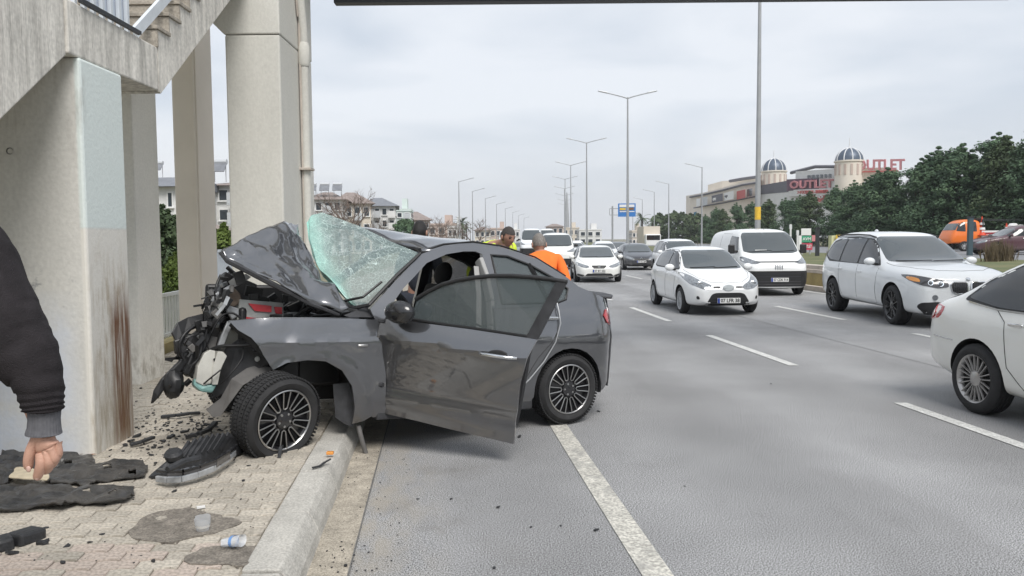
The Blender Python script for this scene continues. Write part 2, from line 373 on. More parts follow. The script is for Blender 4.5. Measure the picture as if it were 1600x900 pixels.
def block_mesh(nm,m):
    mb=MB(); n=len(bp); e=.005; cx,cy=BL/2,BW/2
    top=[(cx+(p[0]-cx)*.95,cy+(p[1]-cy)*.93) for p in bp]
    vs=[V((p[0],p[1],-BH)) for p in bp]+[V((p[0],p[1],-.006)) for p in bp]+[V((p[0],p[1],0)) for p in top]
    mb.add(vs,[(i,(i+1)%n,n+(i+1)%n,n+i) for i in range(n)]+[(n+i,n+(i+1)%n,2*n+(i+1)%n,2*n+i) for i in range(n)]+[tuple(range(2*n,3*n))])
    me=mb.mesh(nm); me.materials.append(m); return me,mb
bme,bmb=block_mesh('paving_block',M['block']); rme,_=block_mesh('paving_block',M['block_red'])
def seen(p):
    d=p-CAM; z=d.dot(_f)
    if z<.3: return None
    X=800+FPX*d.dot(_r)/z; Y=450-FPX*d.dot(_u)/z
    return (X,Y,z) if -60<X<1660 and -60<Y<960 else None
spots=[]
r=0; yy=-1.0
while yy<13.5:
    x0=-.912-BL-(BL/2 if r%2 else 0)
    if r%2: spots.append((-.912-BL/2,yy,.5))
    while x0>-3.72: spots.append((x0,yy,1)); x0-=BL
    yy+=BW; r+=1
vis=[s for s in spots if s[2]==1 and seen(rd(s[0]+.1,s[1],PZ))]
vis.sort(key=lambda s:(rd(s[0],s[1],PZ)-CAM).length); near=set(vis[:296])
rest=MB(); hd=math.atan2(.096,1)
for s in spots:
    q=rd(s[0],s[1]); Mx=Matrix.Translation((q.x,q.y,PZ+random.uniform(-.004,.003)-.0))@Matrix.Rotation(hd,4,'Z')@Matrix.Rotation(random.uniform(-.018,.018),4,'X')@Matrix.Rotation(random.uniform(-.01,.01),4,'Y')
    if s[2]==.5: Mx=Mx@Matrix.Diagonal((.5,1,1,1))
    if s in near:
        red=s[1]<3.85 and random.random()<.45
        o=bpy.data.objects.new('paving_block',rme if red else bme); COL.objects.link(o); o.parent=PAV; o.matrix_world=Mx
    else: rest.add([Mx@V(v) for v in bmb.v],bmb.f)
M['block2']=mat('paving_block_field',(.41,.373,.315),.9,var=.16,vscale=5,bump=.5,bscale=110,speck=(60,.22))
rest.build('paving_blocks_beyond',M['block2'],PAV,kind='stuff')
# hardened mortar spilled over the blocks
def blob(name,pts,z,m,h=.004,**t):
    c=[gnd(x,y,z) for x,y in pts]; poly=densify(smoothpoly([(p.x,p.y) for p in c],1),.03); poly=[(p[0]+.05*noise.noise(V((p[0]*9,p[1]*9,1)))+.022*noise.noise(V((p[0]*37,p[1]*37,2))),p[1]+.05*noise.noise(V((p[0]*9,p[1]*9,5)))+.022*noise.noise(V((p[0]*37,p[1]*37,6)))) for p in poly]
    f=lambda x,y: V((x,y,z+h+.006*noise.noise(V((x*9,y*9,3)))))
    return patch(poly,f,.05,.0,back=lambda x,y:V((x,y,z-.02))).build(name,m,None,smooth=60,**t)
blob('mortar_patch',[(196,830),(225,808),(262,797),(300,795),(345,808),(372,818),(345,832),(305,838),(262,850),(222,846)],PZ+.001,M['mortar'],kind='structure')
blob('mortar_patch',[(284,872),(305,860),(350,853),(400,852),(424,860),(402,882),(340,884),(296,884)],PZ+.001,M['mortar'],kind='structure')

# ------------------------------------------------------------------ median wall, verge, far carriageway
strip('median_kerb',0,0,-10,300,0,M['coping'],step=4,prof=[(11.55,0),(11.56,.15),(11.72,.155),(11.74,.06),(12.0,.06)])
MW=thing('median_wall','low ochre retaining wall with pale coping along the central verge','wall',rd(12.0,30))
def wpart(mb,name,m,root,**k):
    o=mb.build(name,m,root,**k); o.location=-root.location; return o
for i in range(0,26):
    ya=8+i*3.0
    def pr(prof,nm,m,e=.01):
        mb=MB(); k=len(prof); vs=[rd(p[0],y,p[1]) for y in(ya+e,ya+3-e) for p in prof]
        mb.add(vs,[(q,(q+1)%k,k+(q+1)%k,k+q) for q in range(k)]+[tuple(range(k-1,-1,-1)),tuple(range(k,2*k))]); wpart(mb,nm,m,MW)
    pr([(12.0,.04),(12.0,.52),(12.25,.52),(12.25,.04)],'wall_panel',M['ochre'])
    pr([(11.97,.523),(11.97,.63),(12.06,.64),(12.06,.76),(12.30,.78),(12.30,.523)],'coping_stone',M['coping'],.006)
strip('verge',0,0,-10,330,0,M['grass'],step=6,prof=[(12.28,.70),(13.5,.76),(20,.74),(24,.66)])
strip('far_road',24,38,-10,330,.66,M['farroad'],step=6)
strip('far_verge',38,140,-10,330,.70,M['earth'],step=6)

# ------------------------------------------------------------------ lamp posts
def lamp_mesh(h,r0,r1):
    mb=MB(); mb.tube([(0,0,0),(0,0,h*.5),(0,0,h)],[r0,(r0+r1)/2,r1],10); return mb
def make_lamp(double,h,label,group):
    rt=thing('street_lamp',label,'street lamp',group=group)
    lamp_mesh(h,.125,.055).build('pole',M['lampsteel'],rt,smooth=40)
    mb=MB(); mb.box((0,0,.04),(.42,.42,.08)); mb.lathe([(.19,.08),(.16,.35),(.135,.4)],10); mb.build('base_plate',M['lampsteel'],rt)
    for sx in ((-1,1) if double else (1,)):
        mb=MB(); mb.tube([(0,0,h-.08),(sx*.4,0,h+.05),(sx*1.55,0,h+.33)],[.05,.045,.038],7); arm=mb.build('arm',M['lampsteel'],rt,smooth=40)
        mb=MB(); A=V((sx*1.5,0,h+.32)); B=V((sx*2.2,0,h+.47)); mb.beam(A,B,.20,.07); mb.beam(A+V((0,0,.05)),A.lerp(B,.7)+V((0,0,.05)),.13,.05); mb.build('lamp_head',M['steel'],arm,bevel=.015)
    return rt
l0=make_lamp(True,12,'tall double-arm street lamp with a yellow band, behind the white van','street lamps on the median')
mb=MB(); mb.lathe([(.121,1.70),(.122,2.23)],14); yb=mb.build('painted_band',M['yellow'],l0,smooth=60)
def put(o,x0,y,z=0,da=0): o.location=rd(x0,y,z); o.rotation_euler=(0,0,rhead(y)-PI/2+da); return o
put(l0,12.92,33.2,.72)
l0b=make_lamp(True,12,'double-arm street lamp standing in front of the blue road sign','street lamps on the median'); put(l0b,12.82,60.3,.2)
med=['second double-arm street lamp to the left of the blue road sign','third double-arm street lamp left of the blue road sign','far double-arm street lamp of the median, fourth left of the blue sign']
for i,y in enumerate((87.8,114,140)): put(dup(l0b,label=med[i]),12.9,y,.2)
for i,y in enumerate((166,192,218,244)):
    put(dup(l0b,label='distant double-arm street lamp crowded near the grey spire'),12.9,y,.2)
ls=make_lamp(False,10.0,'nearest single-arm street lamp on the left side of the road','street lamps along the left kerb'); put(ls,-3.05,115,.1)
nm=['second single-arm street lamp along the left kerb','third single-arm street lamp along the left kerb','fourth single-arm street lamp along the left kerb']
for i,y in enumerate((138,162,188,215,245,275,310)):
    put(dup(ls,label=nm[i] if i<3 else 'small distant single-arm street lamp along the left kerb'),-3.05,y,.1)
lr=dup(ls,label='single-arm street lamp standing before the pale facade of the mall'); lr['group']='street lamps along the right carriageway'; put(lr,28.6,101,.6,PI)
for i,(y,x) in enumerate(((131,29.6),(153,30),(182,30.5),(214,31))):
    c=dup(lr,label=['second single-arm street lamp left of the mall, arm pointing left','third single-arm street lamp left of the mall, arm pointing left','small distant single-arm street lamp between the blue sign and the mall','small distant single-arm street lamp between the blue sign and the mall'][i]); put(c,x,y,.6,PI)

# ------------------------------------------------------------------ pedestrian overpass with its stair
OV=thing('pedestrian_overpass','pale concrete pedestrian overpass with stair flights on pillars beside the wrecked car','overpass',(-3.2,7.0,.16))
p1=mat('pillar_paint',(.60,.59,.555),.85,var=.06,vscale=1.6,bump=.25,bscale=30,speck=(35,.05))
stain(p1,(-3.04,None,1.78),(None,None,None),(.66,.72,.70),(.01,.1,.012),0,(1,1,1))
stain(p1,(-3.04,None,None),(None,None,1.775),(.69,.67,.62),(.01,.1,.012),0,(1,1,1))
stain(p1,(None,None,None),(-3.14,5.75,1.22),(.58,.62,.69),(.09,.02,.14),2.2,(1,1,1),(.25,.55))
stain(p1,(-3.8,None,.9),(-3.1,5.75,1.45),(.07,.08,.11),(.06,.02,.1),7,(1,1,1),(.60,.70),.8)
stain(p1,(-3.02,5.70,.1),(None,6.3,1.55),(.30,.22,.12),(.01,.12,.3),6,(1,2.4,.55),(.46,.66),.6)
stain(p1,(-3.02,5.96,.1),(None,6.25,1.24),(.15,.060,.022),(.01,.045,.16),8,(1,4.2,.20),(.30,.56),.97)
stain(p1,(-3.02,5.6,.1),(None,6.4,.55),(.30,.24,.15),(.01,.1,.3),9,(1,3,.4),(.4,.62),.7)
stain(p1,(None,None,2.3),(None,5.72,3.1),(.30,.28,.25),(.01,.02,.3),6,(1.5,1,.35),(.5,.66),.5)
def pil(x0,x1,y0,y1,z0,z1,m,nm='pillar',bev=.02,**k):
    mb=MB(); mb.box(((x0+x1)/2,(y0+y1)/2,(z0+z1)/2),(x1-x0,y1-y0,z1-z0)); o=wpart(mb,nm,m,OV,bevel=bev,**k); return o
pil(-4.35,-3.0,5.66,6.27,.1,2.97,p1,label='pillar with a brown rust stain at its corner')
con2=mat('pillar_paint_b',(.72,.70,.65),.85,var=.06,vscale=1.6,bump=.25,bscale=30,speck=(35,.04))
stain(con2,(None,None,.1),(None,None,.55),(.28,.25,.20),(.1,.1,.2),9,(1,1,.6),(.45,.65),.7)
pil(-4.52,-4.0,8.55,9.15,.1,4.3,con2)
o=pil(-4.60,-4.27,11.0,11.62,0,6.0,M['tan'])
mb=MB(); mb.box((-4.30,10.985,3),(.03,.04,6)); wpart(mb,'cable_trunking',M['tan'],OV)
mb=MB(); mb.box((-3.01,10.25,2.12),(.64,1.5,3.94)); wpart(mb,'pillar',M['concrete'],OV,bevel=.02)
mb=MB(); hp=[(-3.335,4.095),(-2.685,4.095),(-2.685,6.3),(-5.4,6.3),(-5.4,5.9),(-4.9,5.66)]
mb.prism(hp,1.52,Matrix(((1,0,0,0),(0,0,-1,11.01),(0,1,0,0),(0,0,0,1)))); wpart(mb,'pier_head',M['concrete'],OV,bevel=.015)
# landing
mb=MB(); mb.box((-3.82,6.245,3.155),(1.62,1.40,.37)); wpart(mb,'landing',M['rawcon'],OV,bevel=.012)
# flight descending towards the camera
ang=math.atan(.72)
mb=MB(); 
def flight(y0,z0,n,rise,run,sgn,th):
    """side outline (y,z): stepped top, straight soffit; then extruded in x"""
    top=[(y0,z0)]
    for i in range(n): top+=[(y0+sgn*run*i,z0+sgn*rise*(i+1)) if sgn>0 else (y0-run*(i+1),z0-rise*i),(y0+sgn*run*(i+1),z0+sgn*rise*(i+1))]
    return top
# lower flight: solid side wall with the steps behind it
sl=[(5.55,2.955),(5.55,3.52),(4.9,3.22),(1.3,.58),(1.3,.16),(1.75,.16)]
mb.prism(sl,1.6,Matrix(((0,0,1,-4.63),(1,0,0,0),(0,1,0,0),(0,0,0,1)))); lf=wpart(mb,'stair_flight',M['rawcon'],OV,bevel=.012)
# upper flight
rise,run=.172,.24; Y0,Z0=6.95,3.34; n=13
top=[]
for i in range(n): top+=[(Y0+run*i,Z0+rise*i),(Y0+run*i,Z0+rise*(i+1))]
top+=[(Y0+run*n,Z0+rise*n)]
sl=top+[(Y0+run*n+.02,Z0+rise*n-.35),(Y0+.03,2.955),(Y0+.0,2.965)]
mb=MB(); mb.prism(sl,1.62,Matrix(((0,0,1,-4.63),(1,0,0,0),(0,1,0,0),(0,0,0,1)))); uf=wpart(mb,'stair_flight',M['rawcon'],OV)
for i in range(n):
    mb=MB(); mb.box((-3.83,Y0+run*i-.012,Z0+rise*(i+.42)),(1.66,.024,rise*.84)); 
    mb.box((-3.83,Y0+run*i+.10,Z0+rise*(i+1)-.008),(1.68,.28,.032)); o=mb.build('step',M['stepcon'],uf,bevel=.004); 
# deck over the road
mb=MB(); mb.box((4.5,10.2,6.52),(20,1.5,.42)); wpart(mb,'deck',M['concrete'],OV)
mb=MB(); mb.box((13.4,10.25,3.2),(.6,1.4,6.2)); wpart(mb,'pillar',M['concrete'],OV)
# railing
RL=thing('x','x','x'); bpy.data.objects.remove(RL)
mb=MB(); mb.box((-3.08,6.10,4.05),(.012,.82,1.25)); rp=wpart(mb,'railing_panel',M['railpanel'],OV)
for i in range(7):
    mb=MB(); mb.box((-3.055,5.72+i*.13,4.0),(.03,.035,1.32)); mb.build('rail_bar',M['railwhite'],rp)
mb=MB(); mb.beam((-3.05,6.62,3.38),(-3.05,8.3,4.62),.03,.09); wpart(mb,'stair_rail',M['railwhite'],OV)
mb=MB(); mb.beam((-3.0,5.7,3.37),(-3.0,6.6,3.37),.03,.03); wpart(mb,'drip_edge',M['darksteel'],OV)
# drainpipe
mb=MB(); X,Y=-2.625,10.35
mb.tube([(X-.03,Y-.25,6.0),(X,Y-.12,4.75),(X,Y,4.35),(X,Y,.3)],.052,12); mb.lathe([(.06,3.90),(.075,3.94),(.075,4.14),(.06,4.2)],12,Matrix.Translation((X,Y,0)))
dp=wpart(mb,'drainpipe',M['concrete'],OV,smooth=40)
for z in(1.4,2.6): 
    mb=MB(); mb.box((X-.02,Y,z),(.2,.2,.03)); o=mb.build('pipe_bracket',M['coping'],dp,bevel=.004)
mb=MB(); mb.tube([(-2.665,10.1,6),(-2.665,10.3,4.6),(-2.66,10.34,.3)],.016,6); mb.tube([(-2.665,9.85,6.1),(-2.665,10.25,4.5)],.014,6); wpart(mb,'cable',M['coping'],OV,smooth=60)
# panel hung on the far side of the deck
bn=thing('banner_frame','dark flat underside of a long panel spanning the top edge of the view','banner frame',(2.3,11.45,4.995))
mb=MB(); mb.box((0,0,.03),(9.5,.16,.06)); mb.build('bottom_rail',M['darksteel'],bn)
mb=MB(); mb.box((0,0,.67),(9.46,.1,1.22)); mb.beam((-4.5,-.45,1.3),(-4.5,.1,1.1),.08,.1); mb.beam((4.5,-.45,1.3),(4.5,.1,1.1),.08,.1); mb.build('panel',M['darksteel'],bn)
p=at(15,236,5.655); mb=MB(); mb.lathe([(0,-.004),(.020,-.003),(.024,.003)],12,Matrix.Translation((p.x,5.657,p.z))@Matrix.Rotation(PI/2,4,'X')); wpart(mb,'drill_hole',M['darksteel'],OV)
# ------------------------------------------------------------------ vehicles: lofted body shells with parts fitted to the shell
def paint(name,col,rough=.28,coat=1.0,metal=0.0,var=.03):
    m=mat(name,col,rough,metal=metal,var=var,vscale=2.2,coat=coat,coatr=.04,spec=.4)
    return stain(m,(None,None,None),(None,None,.36),tuple(c*.35+k for c,k in zip(col,(.22,.205,.18))),(.1,.1,.24),3.5,(1,1,1.6),(.25,.75),.6)
M['carwhite']=paint('white_car_paint',(.78,.79,.79)); M['carwhite2']=paint('cream_white_car_paint',(.77,.77,.735)); M['carwhite3']=paint('cool_white_car_paint',(.75,.77,.78))
M['vanwhite']=paint('van_white_paint',(.77,.78,.77),.4,.6); M['cardark']=paint('anthracite_car_paint',(.035,.037,.045),.3); M['cargrey']=paint('grey_blue_car_paint',(.16,.18,.20),.3)
M['carred']=paint('red_car_paint',(.30,.03,.04),.4,.6); M['carmaroon']=paint('maroon_car_paint',(.085,.035,.045),.4,.6); M['orange']=paint('orange_truck_paint',(.75,.17,.02),.4,.5)
M['glass']=mat('tinted_car_glass',(.014,.016,.018),.04,spec=.7,coat=.25); M['glass2']=mat('windscreen_glass',(.055,.066,.07),.04,spec=.9,coat=.4)
M['trim']=mat('black_trim',(.014,.014,.015),.5,var=.2,vscale=30); M['well']=mat('wheel_well',(.012,.012,.012),.9); M['gap']=mat('panel_gap',(.02,.02,.02),.8)
M['lamp']=mat('headlamp_glass',(.22,.235,.25),.10,metal=.3,spec=.8,coat=1.0,var=.55,vscale=18); M['lampdark']=mat('headlamp_inner',(.06,.06,.065),.15,coat=1.0)
M['chrome']=mat('chrome',(.72,.73,.74),.12,metal=1.0); M['alloy']=mat('silver_alloy',(.44,.43,.42),.32,metal=.75,var=.1,vscale=9); M['alloyblack']=mat('black_alloy',(.016,.016,.018),.25,coat=.6); M['hubcap']=mat('wheel_trim_silver',(.42,.43,.44),.4,metal=.4)
M['taillamp']=mat('red_tail_lamp',(.42,.02,.025),.12,coat=1.0,var=.2,vscale=25); M['amber']=mat('amber_lens',(.75,.30,.05),.15,coat=1.0); M['drl']=mat('daytime_light_ring',(.85,.92,1.0),.2,emit=.45)
M['plate']=mat('plate_white',(.72,.72,.70),.4); M['plateblue']=mat('plate_blue',(.02,.05,.28),.4); M['ink']=mat('plate_ink',(.015,.015,.015),.5)
M['brake']=mat('brake_disc',(.16,.15,.14),.4,metal=.7)
def shell_mesh(sp,lv=2):
    xs=sp['xs']; mb=MB(); rings=[]; L2=sp['L']/2
    for i,x in enumerate(xs):
        w=interp(sp['plan'],x); zt=interp(sp['top'],x); zbel=min(interp(sp['belt'],x),zt-.02); zb=interp(sp['zb'],x); tum=sp.get('tum',.33)
        h=zt-zbel; k=min(1,h/.4); wb=w*sp.get('wb',.95); d=zbel-zb
        y7=wb-h*tum-(1-k)*w*.13; z7=zt-sp.get('rr',.06)*k-(1-k)*h*.3
        half=[(0,zb),(w*.70,zb),(w*.93,zb+.025),(w*.985,zb+.18*d),(w,zb+.52*d),(w*.992,zb+.84*d),(wb,zbel),(y7,z7),(y7*.66,zt-.014),(0,zt)]
        ring=half+[(-y,z) for y,z in half[-2:0:-1]]
        dxf=lambda z:0
        f=sp.get('nose') if x>0 else sp.get('tail')
        wgt=sp['endw'].get(round(x,3),0) if 'endw' in sp else 0
        rings.append([V((x+(interp(f,z)*wgt if f and wgt else 0),y,z)) for y,z in ring])
    k=len(rings[0]); n=len(rings)
    mb.add([v for r in rings for v in r],[(i*k+j,i*k+(j+1)%k,(i+1)*k+(j+1)%k,(i+1)*k+j) for i in range(n-1) for j in range(k)])
    H=k//2
    for e,flip in((0,False),(n-1,True)):
        for a in range(H):
            q=[e*k+a,e*k+a+1]; p=[e*k+(k-a-1)%k,e*k+(k-a)%k]
            f=[q[0],q[1],p[0],p[1]]; f=list(dict.fromkeys(f))
            mb.f.append(tuple(f if not flip else f[::-1])); mb.m.append(0)
    me=mb.mesh('shell'); me=weld(me,1e-6)
    o=bpy.data.objects.new('shell',me); COL.objects.link(o)
    s=o.modifiers.new('s','SUBSURF'); s.levels=s.render_levels=lv
    me2=applied(o); bpy.data.objects.remove(o); return me2
def cut_cylinders(me,cuts,mats):
    """wheel arches: cylinder (x,z,r,y0,y1) taken out of the shell, lined in black"""
    for m in mats: me.materials.append(m)
    o=bpy.data.objects.new('tmp',me); COL.objects.link(o); cb=MB()
    for (x,z,r,y0,y1) in cuts:
        mb=MB(); n=36; vs=[V((x+r*math.cos(2*PI*j/n),y,z+r*math.sin(2*PI*j/n))) for y in(y0,y1) for j in range(n)]
        cb.add(vs,[(j,(j+1)%n,n+(j+1)%n,n+j) for j in range(n)]+[tuple(range(n-1,-1,-1)),tuple(range(n,2*n))],1)
    cm=weld(cb.mesh('cut')); 
    for m in mats: cm.materials.append(m)
    c=bpy.data.objects.new('cut',cm); COL.objects.link(c)
    b=o.modifiers.new('b','BOOLEAN'); b.object=c; b.operation='DIFFERENCE'; b.solver='EXACT'
    r=applied(o); bpy.data.objects.remove(o); bpy.data.objects.remove(c); return r
class Fit:
    def __init__(s,me):
        b=bmesh.new(); b.from_mesh(me); s.t=BVHTree.FromBMesh(b); b.free()
    D={'F':V((-1,0,0)),'B':V((1,0,0)),'L':V((0,-1,0)),'R':V((0,1,0)),'T':V((0,0,-1))}
    def pt(s,view,a,b,off):
        d=s.D[view]
        o=V((0,a,b)) if view in'FB' else V((a,0,b)) if view in'LR' else V((a,b,0)); o=o-d*12
        h,n,_,_=s.t.ray_cast(o,d)
        if h is None: h,n,_,_=s.t.find_nearest(o+d*11.0)
        if n.dot(d)>0: n=-n
        return h+(n*.6-d*.4)*off
    def panel(s,view,poly,off=.006,d=.09,depth=.03,smooth=.045,holes=()):
        poly=roundpoly(poly,smooth) if smooth else poly
        dv=s.D[view]
        return patch(poly,lambda a,b:s.pt(view,a,b,off),d,0,holes,back=lambda a,b:s.pt(view,a,b,off)+dv*depth)
    def line(s,view,pts,w=.004,off=.0005):
        P=[]
        for a,b in zip(pts,pts[1:]):
            a,b=V(a),V(b); k=max(1,int((b-a).length/.08)); P+=[a.lerp(b,i/k) for i in range(k)]
        P.append(V(pts[-1])); q=[s.pt(view,p.x,p.y,off) for p in P]; mb=MB()
        return mb.tube(q,w,4)
def mir(p): return [(-a,b) for a,b in reversed(p)]
def wheel_proto(name,r,wd,rim,style,col,tag_=None):
    """wheel on its own axis: +Y is the outer face"""
    h=wd/2; w0=MB(); w0.lathe([(.0,h-.07),(.10,h-.07),(.10,-h+.03),(.0,-h+.03)],14,Matrix.Rotation(-PI/2,4,'X'))
    hub=bpy.data.objects.new('wheel',w0.mesh('wheel',40)); hub.data.materials.append(M['brake']); COL.objects.link(hub)
    RX=Matrix.Rotation(-PI/2,4,'X')
    t=MB(); sw=.012
    prof=[(rim-.005,-h+.012),(rim+.012,-h),(rim+(r-rim)*.5,-h-.006),(r-.022,-h+.012),(r-.006,-h+.035)]
    for k in range(5):
        a=-h+.035+(2*h-.07)*k/4; prof.append((r,a))
        if k<4: prof+=[(r-.0,a+(2*h-.07)/4-.012),(r-.009,a+(2*h-.07)/4-.010),(r-.009,a+(2*h-.07)/4-.003)]
    prof+=[(r-.006,h-.035),(r-.022,h-.012),(rim+(r-rim)*.5,h+.006),(rim+.012,h),(rim-.005,h-.012)]
    t.lathe(prof,44,RX); t.build('tyre',M['rubber'],hub,smooth=50)
    m=MB(); m.lathe([(rim,-h+.015),(rim-.02,-h+.03),(rim-.03,0),(rim-.02,h-.03),(rim-.006,h-.012),(rim+.004,h-.004),(rim+.004,h-.014)],36,RX,mi=1)
    m.lathe([(rim-.012,h-.055),(.05,h-.075)],30,RX,mi=2)     # near-black dish behind the spokes
    n,dbl,w1,w2=style; yo=h-.02
    for k in range(n):
        for dd in ((-dbl,dbl) if dbl else (0,)):
            a=2*PI*k/n; ca,sa=math.cos(a),math.sin(a)
            def P(rad,off,y): 
                x=rad; z=off; return V((x*ca-z*sa,y,x*sa+z*ca))
            r0,r1=.045,rim-.004; o0=dd*.55; o1=dd*1.35
            for s_ in(0,1): pass
            vs=[P(r0,o0-w1/2,yo-.03),P(r0,o0+w1/2,yo-.03),P(r1,o1+w2/2,yo),P(r1,o1-w2/2,yo),P(r0,o0-w1*.2,yo-.005),P(r0,o0+w1*.2,yo-.005),P(r1,o1+w2*.25,yo+.010),P(r1,o1-w2*.25,yo+.010)]
            m.add(vs,[(4,5,6,7),(0,4,7,3),(5,1,2,6),(3,7,6,2),(1,5,4,0)],1)
    m.lathe([(.075,yo-.03),(.07,yo-.005),(.03,yo+.006),(0,yo+.007)],18,RX,mi=1)
    ri=m.build('rim',[M['trim'],col,M['well']],hub,smooth=35)
    hub.name=name; return hub
def plate(root,fit,view,y,z,s,w=.50,hh=.112,dark=False,two=False):
    p=fit.pt(view,y,z,.02); sg=1 if view=='F' else -1; x=p.x+.012*sg
    Mx=Matrix(((0,0,sg,x),(sg,0,0,p.y),(0,1,0,z),(0,0,0,1)))
    mb=MB(); mb.box((0,0,0),(w,hh,.012),None,0); mb.add([Mx@V(v) for v in []],[])
    mb.v=[tuple(Mx@V(v)) for v in mb.v]; o=mb.build('number_plate',M['plate'],root,bevel=.003)
    b=MB(); b.box((-w/2+.028,0,.002),(.05,hh-.006,.012)); b.v=[tuple(Mx@V(v)) for v in b.v]; b.build('plate_band',M['plateblue'],o)
    me=text_mesh(s,hh*.98,.002,bold=.002); k=(w-.09)/max(v.co.x-u.co.x for v in me.vertices for u in (min(me.vertices,key=lambda q:q.co.x),))
    k=min(1.15,k); me.transform(Mx@Matrix.Translation((.026,-.002,.0085))@Matrix.Diagonal((k,1,1,1))); link('plate_lettering',me,M['ink'],o)
def car(name,label,sp,mpaint,pos,head,cat='car',group='cars driving towards the camera in the right-hand lanes',lv=2,wheels=True):
    rt=thing(name,label,cat,pos,head,group)
    me=shell_mesh(sp,lv); fit=Fit(me)
    ax=sp['axles']; r=sp['wr']; cuts=[]; W2=sp['W']/2
    for xa in ax:
        for s in(-1,1): y0,y1=sorted((s*(W2-.30),s*(W2+.2))); cuts.append((xa,r+.005,r+sp.get('archgap',.055),y0,y1))
    me=cut_cylinders(me,cuts,[mpaint,M['well']]); shade(me,38); me.name='body'
    body=link('body',me,None,rt)
    def add(nm,mb,m,par=None,sm=35,**k): return mb.build(nm,m,par or rt,smooth=sm,**k)
    for nm,view,poly,m,off,both in sp['parts']:
        add(nm,fit.panel(view,poly,off,sp.get('pd',.06)),M[m])
        if both: add(nm,fit.panel({'L':'R','F':'F','B':'B'}[view],mir(poly) if view in'FB' else poly,off,sp.get('pd',.06)),M[m])
    if sp.get('gaps'):
        mb=MB()
        for view,pts in sp['gaps']:
            for vw in ((view,'R') if view=='L' else (view,)):
                l=fit.line(vw,pts); mb.add(l.v,l.f)
        add('panel_gaps',mb,M['gap'],body)
    for x,z in sp.get('handles',()):
        for s,vw in((1,'L'),(-1,'R')):
            p=fit.pt(vw,x,z,.02); mb=MB(); mb.box(p,(.17,.022,.026)); add('door_handle',mb,M[sp.get('handlem','chrome')] if 'handlem' in sp else mpaint,bevel=.006)
    if 'mirror' in sp:
        x,z,md=sp['mirror']
        for s,vw in((1,'L'),(-1,'R')):
            p=fit.pt(vw,x,z,.0); mb=MB(); c=p+V((-.02,s*.13,.05)); mb.sphere(c,(.075,.115,.08),12,8); mb.v=[(max(v[0],c.x-.045),v[1],v[2]) for v in mb.v]
            q=add('mirror',mb,M[md] if md else mpaint,sm=50); mb=MB(); mb.beam(p+V((0,-s*.03,-.01)),c+V((0,0,-.04)),.05,.045); add('mirror_arm',mb,M['trim'],q)
    if wheels:
        for xa in ax:
            for s in(1,-1):
                wo=dup(sp['wheel'],rt); wo.location=(xa,s*(W2-sp.get('wset',.13)),r); wo.rotation_euler=(0,random.uniform(0,6),0) if s>0 else (0,random.uniform(0,6),PI)
                if s<0: wo.rotation_euler=(0,random.uniform(0,6),PI)
    for p in sp.get('plates',()): plate(rt,fit,*p)
    if 'wipers' in sp:
        for y0,z0,y1,z1 in sp['wipers']:
            l=fit.line('F',[(y0,z0),(y1,z1)],.009,.02); add('wiper',l,M['trim'])
    if 'extra' in sp: sp['extra'](rt,fit,add,mpaint)
    return rt
def xsof(*a): return sorted(set(round(v,3) for v in a))
W_={}
W_['hubcap']=wheel_proto('wheel',.295,.19,.20,(9,.022,.016,.022),M['hubcap']); W_['blk']=wheel_proto('wheel',.375,.28,.262,(10,.0,.022,.03),M['alloyblack'])
W_['multi']=wheel_proto('wheel',.33,.22,.225,(10,.021,.014,.018),M['alloy']); W_['plain']=wheel_proto('wheel',.315,.20,.205,(5,.0,.05,.07),M['alloy'])
W_['steel']=wheel_proto('wheel',.34,.21,.20,(8,.0,.05,.05),M['hubcap'])
